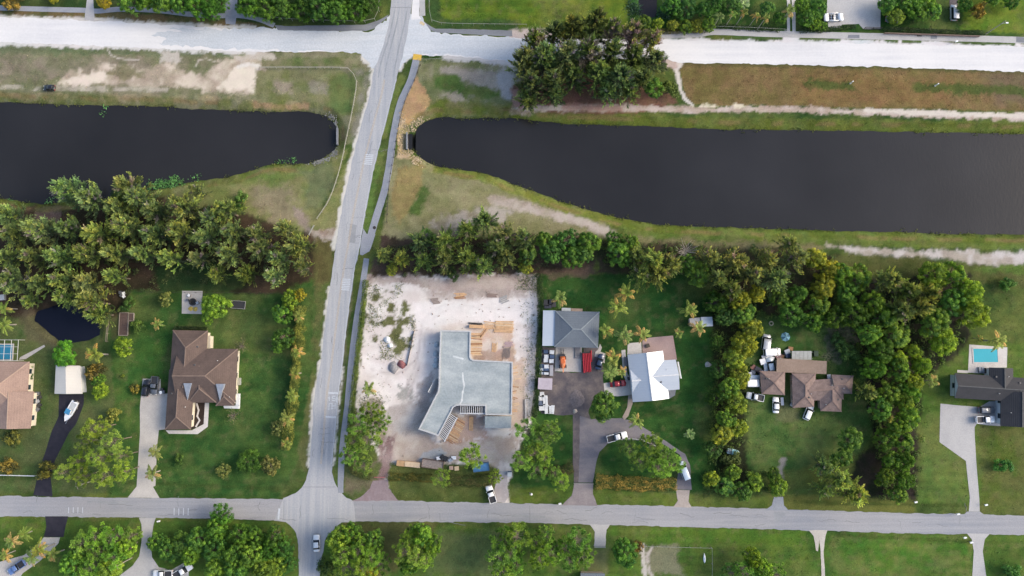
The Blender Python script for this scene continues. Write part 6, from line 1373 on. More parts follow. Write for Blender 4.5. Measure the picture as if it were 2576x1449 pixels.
V, F = blades(C_, A, rsph(n) + np.array([0, 0, 1.0]), L_, L_ * rng.uniform(.3, .6, n))
o = link('grass_tufts', np_mesh('grass_tufts', V, F, np.repeat(col, 4, axis=0), M_leaf)); o.color = (1, 1, 1, 1); tag(o, 'rough grass tufts over the lawns, verges and banks', kind='stuff')

def fill(polys, n, label, lo, hi, name='undergrowth'):
    pts = []
    for pl, k in polys:
        a_ = np.array(pl); 
        while k > 0:
            p = (random.uniform(a_[:, 0].min(), a_[:, 0].max()), random.uniform(a_[:, 1].min(), a_[:, 1].max()))
            if inside(p, pl): pts.append(G(p)); k -= 1
    pts = np.array(pts); P = np.repeat(pts, n, axis=0); m = len(P); hh = np.repeat(rng.uniform(.4, 1.9, len(pts)), n)
    dd = rsph(m); dd[:, 2] = np.abs(dd[:, 2]); rad = rng.uniform(.5, 1.05, m) * np.repeat(rng.uniform(.6, 1.3, len(pts)), n)
    C = np.stack([P[:, 0] + dd[:, 0] * rad, P[:, 1] + dd[:, 1] * rad, dd[:, 2] * hh], -1); nn = unit(dd + rsph(m) * .5 + np.array([0, 0, .3])); A = unit(np.cross(nn, rsph(m)) + nn * .3)
    b = np.repeat(rng.random(len(pts)), n); col = (np.array(lo) + (np.array(hi) - np.array(lo)) * b[:, None]) * rng.uniform(.7, 1.35, m)[:, None]
    V, F = blades(C, A, nn, rng.uniform(.25, .5, m), rng.uniform(.16, .3, m))
    o = link(name, np_mesh(name, V, F, np.repeat(col, 4, axis=0), M_leaf)); o.color = (1, 1, 1, 1); return tag(o, label, kind='stuff')
fill([([(2140, 690), (2440, 690), (2430, 850), (2330, 950), (2310, 1255), (2215, 1250), (2190, 1020), (2140, 960)], 520)], 34, 'dense green undergrowth filling the right thicket', (.04, .085, .02), (.15, .24, .04))
fill([([(1790, 740), (1905, 760), (1885, 960), (1870, 1100), (1800, 1240), (1775, 1230), (1790, 900)], 240), ([(1500, 605), (1900, 620), (2100, 650), (2110, 800), (1930, 800), (1790, 780), (1770, 700), (1520, 670)], 380), ([(1760, 1180), (1980, 1190), (1980, 1250), (1760, 1245)], 60)], 34, 'green undergrowth along the canal belt and lot line', (.035, .075, .02), (.14, .21, .04))
fill([([(930, 620), (1500, 590), (1500, 660), (1340, 690), (940, 695)], 170), ([(0, 540), (380, 520), (640, 560), (780, 610), (700, 690), (300, 740), (0, 720)], 200)], 30, 'sparse dark undergrowth in the left and middle groves', (.04, .065, .025), (.12, .15, .05))
# small debris strewn over the sand
mb = MB()
for _ in range(230):
    p = G((random.uniform(910, 1345), random.uniform(700, 1150))); s = random.uniform(.06, .22); rz = random.uniform(0, 3); mb.box(-s * random.uniform(.5, 2.4), s, -s * .6, s * .6, .0, s * .6, rz, p)
tag(mb.build('site_debris', paint('debris', S(176, 158, 146), .9, var=.5, scale=2)), 'small dark debris strewn over the sandy lot', kind='stuff')
# ================================================================== VEHICLES
M_rub = paint('rubber', (.02, .02, .022), .85, var=.3); M_rim = paint('alloy', (.45, .45, .46), .35, .8); M_cg = paint('car_glass', (.012, .016, .022), .06, var=.2, scale=.4)
M_lampw = paint('headlamp', (.75, .75, .72), .2); M_lampr = paint('taillamp', (.4, .02, .02), .25); M_dkp = paint('dark_plastic', (.03, .03, .033), .6)
def carpaint(name, col): return paint('paint_' + name, col, .32, .25 if sum(col) < 1.5 else .05, var=.05, scale=.6, coat=.7)
PW = carpaint('white', (.8, .8, .8)); PK = carpaint('black', (.015, .015, .02)); PB = carpaint('navy', (.03, .05, .10)); PR = carpaint('red', (.33, .02, .03)); PS = carpaint('silver', (.42, .43, .45)); PG = carpaint('grey', (.12, .13, .15)); PBL = carpaint('blue', (.12, .2, .42)); PLT = carpaint('pale_blue', (.5, .58, .66))
def sec(x, hw, z0, z1, rd=.14):
    """rounded-box cross section at x"""
    return [(x, -hw + rd, z0), (x, hw - rd, z0), (x, hw, z0 + rd * 1.2), (x, hw, z1 - rd * 1.3), (x, hw - rd, z1), (x, -hw + rd, z1), (x, -hw, z1 - rd * 1.3), (x, -hw, z0 + rd * 1.2)]
def wheels(root, xs, hw, r=.33):
    for x in xs:
        for s in (-1, 1):
            y = s * (hw - .12)
            wv = MB().tube((x, y - .11, r), (x, y + .11, r), r, r, 14).build('wheel', M_rub, root)
            MB().tube((x, y + s * .112, r), (x, y + s * .125, r), r * .6, r * .55, 10).build('rim', M_rim, wv)
def car(kind, p, ang, col, label, name='parked_car', cat='car', L=None, wide=None, extra=None, z=0.05):
    """ang: heading of the front in degrees, 0 = picture right, 90 = picture up"""
    x, y = G(p, .8); r = thing(name, label, cat, (x, y, z), math.radians(ang))
    L0 = {'sedan': 4.7, 'suv': 4.8, 'pickup': 5.7, 'van': 5.4, 'convertible': 4.6}[kind]; L = L or L0; k = L / L0; hw = (wide or {'sedan': 1.84, 'suv': 1.95, 'pickup': 2.0, 'van': 2.05, 'convertible': 1.85}[kind]) / 2
    e = L / 2; hz = {'sedan': .92, 'suv': 1.05, 'pickup': 1.12, 'van': 1.1, 'convertible': .88}[kind]
    body = MB()
    if kind == 'pickup':
        body.loft([sec(-e, hw * .95, .5, hz - .05), sec(-e + .12, hw, .4, hz), sec(-.62 * k, hw, .36, hz)])
    st = [(-e, .84, .45, hz - .14), (-e + .15, .95, .36, hz - .02), (-e * .55, 1, .3, hz + .02), (0, 1, .28, hz), (e * .45, 1, .3, hz - .01), (e * .8, .97, .33, hz - .1), (e - .12, .9, .4, hz - .2), (e, .78, .5, hz - .3)]
    if kind == 'pickup': st = [(-.6 * k, 1, .34, hz)] + [s for s in st if s[0] >= 0]
    if kind == 'convertible': body.loft([sec(s[0], hw * s[1], s[2], s[3]) for s in st if s[0] <= -e * .5]); body.loft([sec(s[0], hw * s[1], s[2], s[3]) for s in st if s[0] >= e * .4]); body.box(-e * .56, e * .46, -hw, -hw + .18, .3, hz - .02); body.box(-e * .56, e * .46, hw - .18, hw, .3, hz - .02); body.box(-e * .56, e * .46, -hw + .18, hw - .18, .28, .42)
    else: body.loft([sec(s[0], hw * s[1], s[2], s[3]) for s in st])
    bo = body.build('body', col, r, True)
    top = {'sedan': 1.45, 'suv': 1.72, 'pickup': 1.8, 'van': 2.1, 'convertible': 1.3}[kind]
    c0, c1, t0, t1 = {'sedan': (-1.75, 1.05, -1.05, .35), 'suv': (-2.2, 1.05, -1.95, .35), 'pickup': (-.6, 1.35, -.45, .65), 'van': (-2.6, 1.75, -2.5, 1.0), 'convertible': (.3, .9, .45, .6)}[kind]
    c0, c1, t0, t1 = (v * k for v in (c0, c1, t0, t1)); tw = hw * (.74 if kind != 'van' else .86)
    if kind != 'convertible':
        b0 = hz - .06; cb = [(c0, -hw * .94, b0), (c1, -hw * .94, b0), (c1, hw * .94, b0), (c0, hw * .94, b0), (t0, -tw, top - .06), (t1, -tw, top - .06), (t1, tw, top - .06), (t0, tw, top - .06)]
        MB().add(cb, [(0, 1, 5, 4), (1, 2, 6, 5), (2, 3, 7, 6), (3, 0, 4, 7), (4, 5, 6, 7), (3, 2, 1, 0)]).build('windows', M_cg, r)
        MB().loft([[(x_, -tw * 1.02, top - .055), (x_, tw * 1.02, top - .055), (x_, tw * .94, top + .0), (x_, -tw * .94, top + .0)] for x_ in (t0 - .06, t0 + .2)] + [[(x_, -tw * 1.02, top - .055), (x_, tw * 1.02, top - .055), (x_, tw * .94, top + .03), (x_, -tw * .94, top + .03)] for x_ in ((t0 + t1) / 2, t1 + .05)]).build('roof', col, r, True)
        if kind in ('suv', 'sedan'):
            for s in (-1, 1): MB().bar(((t0 + c0) / 2 + .5, s * hw * .86, (b0 + top) / 2), (t0 + .62, s * tw * 1.01, top - .05), .07, .06).build('pillar', col, r)
    else:
        MB().add([(.75, -hw * .85, hz), (.75, hw * .85, hz), (.35, hw * .7, 1.3), (.35, -hw * .7, 1.3)], [(0, 1, 2, 3), (3, 2, 1, 0)]).build('windshield', M_cg, r)
        for sx in (-.15, -1.0):
            for s in (-1, 1): MB().box(sx - .25, sx + .25, s * .38 - .24, s * .38 + .24, .43, .62).box(sx - .32, sx - .2, s * .38 - .24, s * .38 + .24, .62, 1.05).build('seat', M_dkp, r)
    if kind == 'pickup':
        MB().box(-e + .12, -.72 * k, -hw + .12, hw - .12, hz + .004, hz + .012).build('bed', M_dkp, r)
        for s in (-1, 1): MB().box(-e + .05, -.66 * k, s * (hw - .06) - .06, s * (hw - .06) + .06, hz - .02, hz + .3).build('bed_side', col, r)
        MB().box(-e + .01, -e + .1, -hw + .13, hw - .13, hz - .02, hz + .3).build('tailgate', col, r)
    wheels(r, (-e * .6, e * .6), hw, .36 if kind != 'sedan' else .33)
    for s in (-1, 1):
        MB().box(e - .22, e - .02, s * hw * .62 - .17, s * hw * .62 + .17, hz - .36, hz - .22).build('headlight', M_lampw, r)
        MB().box(-e - .02, -e + .1, s * hw * .72 - .13, s * hw * .72 + .13, hz - .34, hz - .16).build('taillight', M_lampr, r)
        MB().box(c1 - .35, c1 - .2, s * (hw + .1) - .1, s * (hw + .1) + .08, hz, hz + .16).build('mirror', col, r)
    return r
def dm(c, r, x, y): return (644 * c + x / 4, 362.25 * r + y / 4)
car('sedan', dm(1, 3, 608, 1120), 93, PW, 'white car on the main road below the lower crossing', 'moving_car')
car('suv', dm(0, 2, 1470, 1005), 84, PK, 'black SUV on the concrete drive, left of two'); car('pickup', dm(0, 2, 1556, 980), 266, PG, 'dark grey pickup on the concrete drive, right of two', 'pickup_truck', 'pickup', 5.2)
car('sedan', dm(2, 2, 882, 742), 75, PB, 'dark blue car beside the red pipe trailer'); car('sedan', dm(2, 2, 1068, 962), 5, PR, 'red car on the white parking pad', wide=1.8)
car('pickup', dm(2, 3, 1056, 48), 14, PW, 'white pickup with black bed on the looped drive', 'pickup_truck', 'pickup', 6.0); car('van', dm(2, 3, 1728, 388), 110, PLT, 'long pale grey van near the looped drive mouth', 'parked_van', 'van', 5.2)
car('pickup', dm(1, 3, 2365, 625), 108, PW, 'white pickup parked at the sandy lot entrance', 'pickup_truck', 'pickup', 5.0)
car('sedan', dm(3, 2, 80, 1178), 88, PW, 'white car left of two before the mottled-roof house', L=4.6); car('suv', dm(3, 2, 408, 1248), 66, PW, 'white SUV with dark glass before the mottled-roof house', 'parked_suv', 'car')
car('suv', dm(3, 2, 2200, 1228), 0, PG, 'dark SUV beside the black-roofed house', 'parked_suv', 'car', 4.9); car('pickup', dm(3, 2, 2185, 1322), 2, PW, 'white pickup with black bed beside the black-roofed house', 'pickup_truck', 'pickup', 5.6)
car('pickup', dm(0, 3, 170, 1362), 214, PBL, 'blue pickup on the bottom left drive', 'pickup_truck', 'pickup', 5.4)
car('pickup', dm(0, 3, 1640, 1425), 180, PW, 'white pickup at the bottom edge, left of two', 'pickup_truck', 'pickup', 5.6); car('pickup', dm(0, 3, 1840, 1398), 32, PW, 'white pickup at the bottom edge, slanted right one', 'pickup_truck', 'pickup', 5.8)
car('convertible', dm(3, 0, 662, 170), 2, PW, 'white open convertible on the grey forecourt', L=6.0, wide=2.5); car('sedan', dm(3, 0, 1262, 198), -8, PG, 'grey faded car on grass at the top right'); car('van', dm(3, 0, 1870, 128), 88, PS, 'silver van at the head of the top right drive', 'parked_van', 'van', 5.0)
car('van', dm(2, 2, 2440, 955), 0, PW, 'white van parked against the mottled-roof house', 'parked_van', 'van', 5.2, 2.4); car('pickup', dm(2, 2, 2445, 1094), 168, PW, 'white pickup with blue bonnet below the parked van', 'pickup_truck', 'pickup', 5.0)
car('van', dm(3, 2, 40, 645), 2, PW, 'white van amid clutter behind the mottled-roof house', 'parked_van', 'van', 5.0, 2.3); car('van', dm(2, 2, 2555, 545), 80, PS, 'grey-striped camper at the edge of the clutter', 'camper', 'camper', 4.6, 2.4)
car('suv', dm(3, 2, 20, 770), 100, PLT, 'pale wrecked car by the flat roof', 'wrecked_car', 'car', 4.2)
# utility vehicle on the canal track
car('suv', (124, 221), 180, PK, 'small black utility vehicle on the canal track', 'utility_vehicle', 'vehicle', 3.4, 1.7)
# boats
def boat(p, ang, L, wd, label, hull, cover, trailer=True):
    x, y = G(p, 1); r = thing('boat', label, 'boat', (x, y, 0.05), math.radians(ang)); e = L / 2; zb = .55 if trailer else .05
    def bs(x_, f, z0): w_ = wd / 2 * f; return [(x_, -w_, zb + .95), (x_, -w_ * .85, zb + z0 + .25), (x_, 0, zb + z0), (x_, w_ * .85, zb + z0 + .25), (x_, w_, zb + .95)]
    MB().loft([bs(-e, .9, 0), bs(-e * .3, 1, 0), bs(e * .3, .92, .05), bs(e * .7, .6, .2), bs(e, .06, .5)]).build('hull', hull, r)
    MB().box(-e * .85, e * .25, -wd * .36, wd * .36, zb + .952, zb + .975).build('deck', paint('boat_deck', S(206, 210, 212), .6), r)
    MB().box(-.5, .5, -.35, .35, zb + .976, zb + 1.5, taper=.1).build('console', hull, r)
    MB().box(-.8, .7, -.75, .75, zb + 2.0, zb + 2.08).tube((-.6, -.6, zb + .97), (-.6, -.6, zb + 2), .03).tube((.5, -.6, zb + .97), (.5, -.6, zb + 2), .03).tube((-.6, .6, zb + .97), (-.6, .6, zb + 2), .03).tube((.5, .6, zb + .97), (.5, .6, zb + 2), .03).build('canopy', cover, r)
    MB().box(-e - .45, -e + .05, -.22, .22, zb + .3, zb + 1.35, taper=.04).build('outboard_motor', M_dkp, r)
    if trailer:
        MB().bar((-e * .8, -.7, .45), (e * .6, -.4, .45), .1, .12).bar((-e * .8, .7, .45), (e * .6, .4, .45), .1, .12).bar((e * .6, 0, .45), (e + .9, 0, .42), .12, .12).bar((e * .6, -.4, .45), (e * .6, .4, .45), .1, .1).build('trailer_frame', M_rim, r)
        wheels(r, (-e * .35,), .95, .3)
    return r
boat(dm(0, 2, 716, 1240), 244, 6.2, 2.3, 'white boat with blue canopy on the black drive', PW, paint('blue_canvas', S(70, 150, 200), .8))
boat(dm(2, 3, 2230, 200), 352, 3.6, 1.6, 'small pale boat on the grass by the reddish bush', carpaint('aqua', (.45, .62, .66)), paint('aqua_canvas', S(150, 205, 215), .8), False)
# tractor / boom lift in orange
def lift():
    x, y = g1(2, 2, 510, 745, 1); r = thing('boom_tractor', 'orange tractor with long boom on the concrete apron', 'tractor', (x, y, .05), math.radians(-88)); OR = carpaint('orange', (.62, .14, .03))
    MB().loft([sec(-1.6, .75, .5, 1.3), sec(-.6, .8, .5, 1.4), sec(.7, .75, .55, 1.3), sec(1.7, .6, .6, 1.15)]).build('chassis', OR, r, True)
    MB().box(-.9, .3, -.55, .55, 1.38, 2.2, taper=.1).build('cab', M_cg, r); MB().box(-.95, .35, -.58, .58, 2.2, 2.28).build('cab_roof', OR, r)
    MB().bar((-1.3, 0, 2.0), (2.9, 0, 1.5), .35, .35).build('boom', carpaint('orange_boom', (.72, .28, .12)), r)
    MB().bar((-2.3, -.35, .4), (-3.9, -.35, .35), .14, .1).bar((-2.3, .35, .4), (-3.9, .35, .35), .14, .1).bar((-2.3, -.6, .5), (-2.3, .6, .5), .2, .5).build('fork', M_dkp, r)
    MB().box(-2.2, -1.5, -.85, .85, .5, 1.0).build('counterweight', M_dkp, r)
    wheels(r, (-1.1, 1.3), 1.05, .55)
lift()
# red pipes on trailer
x, y = g1(2, 2, 750, 745, 1); r = thing('pipe_trailer', 'flat trailer loaded with long red pipes beside the apron', 'trailer', (x, y, .05), math.radians(93)); RP = paint('red_pipe', S(190, 20, 46), .4, var=.15)
MB().box(-2.9, 2.9, -1.2, 1.2, .6, .75).bar((2.9, 0, .6), (4.0, 0, .5), .15, .15).build('deck', M_dkp, r); wheels(r, (-.5, .5), 1.2, .34)
for j in range(5): MB().tube((-2.9 + random.uniform(-.2, .2), -1.0 + j * .48, .98), (2.7 + random.uniform(-.3, .4), -1.0 + j * .48, .98), .22, .22, 10).build('pipe', RP, r)
x, y = g1(2, 2, 800, 690, 1); r = thing('red_pipe', 'short red pipe lying right of the pipe trailer', 'pipe', (x, y, .05), math.radians(92)); MB().tube((-1.6, 0, .2), (1.6, 0, .2), .2, .2, 10).tube((1.6, 0, .2), (1.75, 0, .2), .25, .25, 10).build('pipe_body', RP, r)

# ================================================================== PROPS
def block(name, label, cat, c, r_, x, y, sx, sy, h, ang, mats, z=.0, group=None, style='crate'):
    """boxy object with framing: body, lid/cover and edge rails"""
    px, py = g1(c, r_, x, y, h / 2); o = thing(name, label, cat, (px, py, z), math.radians(ang), group); m0 = mats[0]; m1 = mats[-1]
    if style == 'crate':
        MB().box(-sx / 2, sx / 2, -sy / 2, sy / 2, .08, h - .06).build('body', m0, o); MB().box(-sx / 2 - .04, sx / 2 + .04, -sy / 2 - .04, sy / 2 + .04, h - .057, h, taper=.03).build('lid', m1, o)
        for s in (-1, 1): MB().box(-sx / 2, sx / 2, s * sy * .3 - .06, s * sy * .3 + .06, 0, .078).build('skid', M_dkp, o)
    elif style == 'dumpster':
        t = .08; MB().box(-sx / 2, sx / 2, -sy / 2, sy / 2, .1, .2).box(-sx / 2, sx / 2, -sy / 2, -sy / 2 + t, .203, h).box(-sx / 2, sx / 2, sy / 2 - t, sy / 2, .203, h).box(-sx / 2, -sx / 2 + t, -sy / 2 + t, sy / 2 - t, .203, h).box(sx / 2 - t, sx / 2, -sy / 2 + t, sy / 2 - t, .203, h).build('bin', m0, o)
        MB().box(-sx / 2 + t, sx / 2 - t, -sy / 2 + t, sy / 2 - t, .21, h * .86).build('load', m1, o)
        for k in range(4): MB().box(-sx / 2 + sx * (k + .5) / 4 - .05, -sx / 2 + sx * (k + .5) / 4 + .05, -sy / 2 - .06, -sy / 2 - .003, .1, h).build('rib', m0, o)
    elif style == 'trailer':
        MB().box(-sx / 2, sx / 2, -sy / 2, sy / 2, .55, h).build('box', m0, o); MB().box(-sx / 2 - .03, sx / 2 + .03, -sy / 2 - .03, sy / 2 + .03, h + .003, h + .06).build('roof', m1, o)
        MB().bar((sx / 2, -.5, .5), (sx / 2 + 1.1, 0, .5), .1, .1).bar((sx / 2, .5, .5), (sx / 2 + 1.1, 0, .5), .1, .1).build('hitch', M_dkp, o); wheels(o, (0,), sy / 2 + .1, .33)
    return o
def stack(name, label, c, r_, x, y, n, L, wd, ang, mats, th=.05, gap=.02, scat=.05, layers=1, cat='lumber'):
    px, py = g1(c, r_, x, y); o = thing(name, label, cat, (px, py, 0.02), math.radians(ang)); W_ = n * (wd + gap)
    me = [MB().box(-L / 2, L / 2, -wd / 2, wd / 2, 0, th).mesh('plank', m) for m in mats]
    for ly in range(layers):
        for k in range(n):
            b_ = link('plank', random.choice(me), o); b_.location = (random.gauss(0, scat), -W_ / 2 + (k + .5) * (wd + gap), ly * (th + .004)); b_.rotation_euler = (0, 0, random.gauss(0, scat * .12))
    return o
LM_ = [M_lum, M_lum2, M_lum3]
stack('lumber_stack', 'wide pile of orange boards at the sand top right corner', 1, 2, 2500, 390, 9, 5.2, .32, -2, [M_lum, M_lum2], .12, .05, .25, 2)
stack('lumber_stack', 'loose boards left of the orange board pile', 1, 2, 2350, 375, 5, 3.6, .3, -6, [M_lum2, M_lum], .1, .15, .3)
for i, (y, L) in enumerate(((470, 3.0), (500, 3.2), (545, 3.6), (580, 3.4), (625, 3.2), (660, 3.0))):
    stack('shoring_boards', 'boards beside the deck wall, %s from the top' % ORD[i + 1], 1, 2, 2215, y, 3, L, .26, random.uniform(-4, 4), LM_, .08, .1, .2)
stack('shoring_boards', 'slanted boards in the sandy inner corner', 1, 2, 2285, 455, 3, 3.2, .25, 52, [M_lum, M_lum3], .08, .1, .2); stack('shoring_boards', 'pale boards in the middle of the inner yard', 1, 2, 2400, 600, 4, 2.6, .3, 85, [M_lum2, M_lum], .08, .12, .2)
stack('steel_mesh', 'grey rebar bundle in the inner yard', 1, 2, 2520, 650, 8, 3.2, .12, 80, [paint('rebar', S(140, 132, 132), .8)], .06, .16, .3, cat='rebar'); stack('plank_pile', 'mauve boards behind the rebar bundle', 1, 2, 2545, 565, 4, 2.4, .3, 0, [paint('mauve_board', S(188, 164, 170), .8)], .08, .08, .2)
for i in range(9):
    t = i / 8; x0 = 2020 + (1925 - 2020) * t; y0 = 1325 + (1530 - 1325) * t
    stack('formwork_boards', 'formwork boards along the slanted joists, %s from the top' % ORD[i + 1], 1, 2, x0 + 40 + random.uniform(-6, 6), y0 + 15, 2, 2.2 + random.uniform(0, 1.2), .24, -28 + random.uniform(-6, 6), LM_, .1, .2, .2)
for i in range(8):
    stack('formwork_boards', 'formwork boards along the right deck wall, %s from the top' % ORD[i + 1], 2, 2, 22 + random.uniform(-4, 8), 800 + i * 62, 2, 1.8, .22, random.uniform(-15, 15), LM_, .08, .25, .3)
stack('formwork_boards', 'upright tan boards below the deck', 1, 2, 2165, 1368, 3, 4.0, .35, 88, [M_lum], .2, .04, .1); stack('scrap_boards', 'orange scrap boards at the sand top edge', 1, 2, 2060, 78, 5, 3.2, .3, 6, [M_lum, M_lum3], .08, .06, .3)
stack('scrap_boards', 'grey scrap boards near the sand top left', 1, 2, 1805, 132, 4, 2.2, .4, 8, [paint('grey_board', S(160, 146, 140), .85)], .1, .06, .2); stack('scrap_boards', 'grey scrap at the sand top right', 1, 2, 2500, 115, 4, 2.4, .4, 20, [paint('grey_board2', S(176, 176, 176), .85)], .1, .12, .3); stack('scrap_boards', 'dark scrap boards above the orange scrap', 1, 2, 2370, 75, 3, 3, .3, -4, [paint('dark_board', S(150, 130, 122), .85)], .1, .1, .3)
block('timber_crate', 'long tan timber crate at the deck upper corner', 'crate', 1, 2, 2218, 388, 4.1, .9, 1.0, -2, [M_lum2, M_lum]); stack('black_pipes', 'black pipes behind the tan timber crate', 1, 2, 2216, 362, 3, 4, .22, -2, [paint('black_poly', (.02, .02, .02), .5)], .2, .05, .2, cat='pipe')
block('flatbed_crate', 'short tan crate, left of the street-side pair', 'crate', 1, 3, 1462, 315, 2.5, 1.4, 1.1, -6, [M_lum, paint('tan_ply', S(206, 168, 124), .8)]); block('flatbed_crate', 'long pale tan crate beside the brown dumpster', 'crate', 1, 3, 1578, 325, 4.3, 1.4, 1.2, -6, [M_lum, M_lum2])
block('dumpster', 'brown open dumpster behind the street hedge', 'dumpster', 1, 3, 1778, 322, 6.2, 2.4, 1.6, -8, [paint('brown_steel', S(126, 104, 92), .7), paint('rubble', S(176, 160, 150), .9, var=.3, scale=3)], style='dumpster')
block('dumpster', 'blue tarpaulined dumpster right of the bright pine', 'dumpster', 1, 3, 2265, 352, 4.6, 2.3, 1.7, 6, [paint('blue_steel', S(96, 130, 160), .6), paint('blue_tarp', S(96, 156, 206), .6, var=.2, scale=1)], style='dumpster')
block('portable_toilet', 'small white portable toilet beside the second entrance', 'toilet', 1, 3, 2552, 420, 1.2, 1.2, 2.3, 0, [paint('toilet_blue', S(70, 110, 150), .5), paint('toilet_white', S(220, 226, 230), .5)])
for i, (x, y, a_) in enumerate(((1840, 262, 10), (1910, 270, 60), (1960, 280, 30), (1990, 258, 0), (1870, 250, 45))):
    block('scrap_bin', 'black and white scrap bin behind the crates, %s from left' % ORD[(1, 3, 4, 5, 2)[i]], 'bin', 1, 3, x, y, 1.3, .9, .8, a_, [M_dkp, (PW, M_dkp, PS, PW, M_dkp)[i]])
block('wood_pallet', 'small pallet of tan blocks below the scrap bins', 'pallet', 1, 3, 2020, 365, 1.2, 1.1, .7, 5, [M_lum, M_lum2]); block('wood_pallet', 'pink block pallet left of the tan block pallet', 'pallet', 1, 3, 1965, 360, 1.1, 1.0, .6, 0, [M_lum3, paint('pink_block', S(206, 176, 158), .9)])
# white tarp bundles, rubble heaps on the sand
def heap(name, label, cat, c, r_, x, y, rd, h, mat, n=9):
    px, py = g1(c, r_, x, y); o = thing(name, label, cat, (px, py, 0))
    vs = [(0, 0, h)]; fs = []
    for j, (f, z) in enumerate(((.45, .8), (.8, .4), (1.05, -.02))):
        for k in range(n):
            t = 2 * math.pi * k / n; q_ = rd * f * random.uniform(.75, 1.2); vs.append((math.cos(t) * q_, math.sin(t) * q_, max(-.03, h * z * random.uniform(.8, 1.2))))
    for k in range(n): fs.append((0, 1 + k, 1 + (k + 1) % n))
    for j in range(2):
        for k in range(n): fs.append((1 + j * n + k, 1 + (j + 1) * n + k, 1 + (j + 1) * n + (k + 1) % n, 1 + j * n + (k + 1) % n))
    MB().add(vs, fs).build('mound', mat, o, True); return o
M_tarp = paint('white_tarp', S(240, 242, 244), .6, var=.06); heap('tarp_bundle', 'upper white tarp bundle among the weeds', 'tarp', 1, 2, 1320, 522, 1.0, .7, M_tarp); heap('tarp_bundle', 'lower white tarp bundle among the weeds', 'tarp', 1, 2, 1352, 580, .9, .6, M_tarp)
heap('gravel_heap', 'grey gravel heap beside the red bundle', 'gravel heap', 1, 2, 1382, 800, 1.7, .9, paint('gravel', S(160, 158, 160), .95, var=.3, scale=4)); heap('red_bundle', 'faded red bundle beside the gravel heap', 'bundle', 1, 2, 1466, 768, 1.2, .8, paint('red_faded', S(150, 96, 98), .85, var=.25)); heap('dirt_mound', 'dark soil mound in the middle of the work yard', 'mound', 2, 2, 650, 1110, 2.4, .35, paint('yard_soil', S(132, 122, 122), .95, var=.25, scale=2), 12)
heap('boulder', 'pale boulder on the work yard edge', 'boulder', 2, 2, 632, 1240, .7, .7, paint('boulder_pale', S(214, 200, 184), .9), 7)
for i, (x, y) in enumerate(((1820, 570), (1812, 660), (1812, 780), (1818, 730))): heap('tarp_bundle', 'white plastic sheet against the deck wall, %s from the top' % ORD[(1, 2, 4, 3)[i]], 'tarp', 1, 2, x, y, .9 + .2 * (i == 2), .8, paint('wall_plastic', S(196, 208, 216), .5), 8)
px, py = g1(1, 2, 1795, 985); o = thing('leaning_sheet', 'white sheet leaning on the deck wall', 'sheet', (px, py, 0), math.radians(62)); MB().add([(-2.6, -.5, 0), (2.4, -.5, 0), (2.2, .7, 2.4), (-2.2, .7, 2.4), (-2.6, -.56, 0), (2.4, -.56, 0), (2.2, .64, 2.4), (-2.2, .64, 2.4)], [(0, 1, 2, 3), (7, 6, 5, 4), (0, 4, 5, 1), (1, 5, 6, 2), (2, 6, 7, 3), (3, 7, 4, 0)]).build('panel', M_tarp, o)
px, py = g1(1, 2, 1555, 600); o = thing('silt_fence', 'thin dark silt fence line across the sand', 'fence', (px, py, 0)); a_ = Vector(g1(1, 2, 1592, 430)) - Vector((px, py)); b_ = Vector(g1(1, 2, 1520, 782)) - Vector((px, py)); MB().bar((*a_, .3), (*b_, .3), .06, .55).build('fabric', paint('silt_cloth', S(70, 60, 56), .9), o)
for k in range(8): p = a_.lerp(b_, k / 7); MB().box(p.x + .04, p.x + .1, p.y - .03, p.y + .03, 0, .75).build('stake', M_lum3, o)
px, py = g1(2, 2, 138, 1220); o = thing('concrete_beam', 'pale beam lying at the right edge of the sand', 'beam', (px, py, 0), math.radians(91)); MB().box(-3.0, 3.0, -.25, .25, 0, .45).box(2.6, 3.0, -1.0, -.253, 0, .42).build('beam_body', M_conc_w, o)
# work-yard stores
for i, (x, y) in enumerate(((340, 640), (400, 645), (345, 690), (402, 690), (340, 728), (395, 735), (300, 785), (345, 790), (300, 825), (346, 828), (300, 850), (345, 852))):
    block('tote_tank', ('white' if i % 3 else 'navy') + ' tank of the workshop rack, %s in rows from the top' % ORD[i + 1], 'tank', 2, 2, x, y, 1.25, 1.05, .9 + .3 * (i % 2), random.uniform(-4, 4), [paint('tank_navy', S(40, 60, 96), .5), paint('tank_white', S(222, 228, 234), .4) if i % 3 else paint('tank_top_navy', S(66, 88, 122), .5)], .05, 'workshop tanks')
block('storage_box', 'long grey box at the apron left edge', 'box', 2, 2, 395, 830, 1.0, 3.0, .8, 0, [M_shoulder, paint('box_grey', S(176, 176, 184), .6)], .05)
block('cargo_trailer', 'lavender-grey enclosed trailer in the work yard', 'trailer', 2, 2, 332, 962, 4.0, 3.2, 2.2, -3, [paint('trailer_side', S(170, 158, 166), .5), paint('trailer_lav', S(200, 188, 198), .5, var=.1)], .05, style='trailer')
for i, (x, y, sx, sy) in enumerate(((300, 1070, 1.2, 1.4), (285, 1110, 1.1, 1.4), (318, 1120, .9, 2.6), (290, 1160, 1.3, 1.6), (345, 1130, .7, 2.8), (300, 1205, 1.6, 1.5), (350, 1220, 1.3, 2.4), (378, 1225, .9, 2.2), (408, 1222, .9, 2.4))):
    block('white_appliance', 'white appliance or panel by the yard hedge, %s from the top' % ORD[i + 1], 'appliance', 2, 2, x, y, sx, sy, .9, random.uniform(-5, 5), [paint('appl_grey', S(150, 158, 172), .5), paint('appl_white', S(238, 240, 242), .4) if i != 3 else paint('appl_blue', S(104, 116, 140), .5)], .05, 'yard appliances')
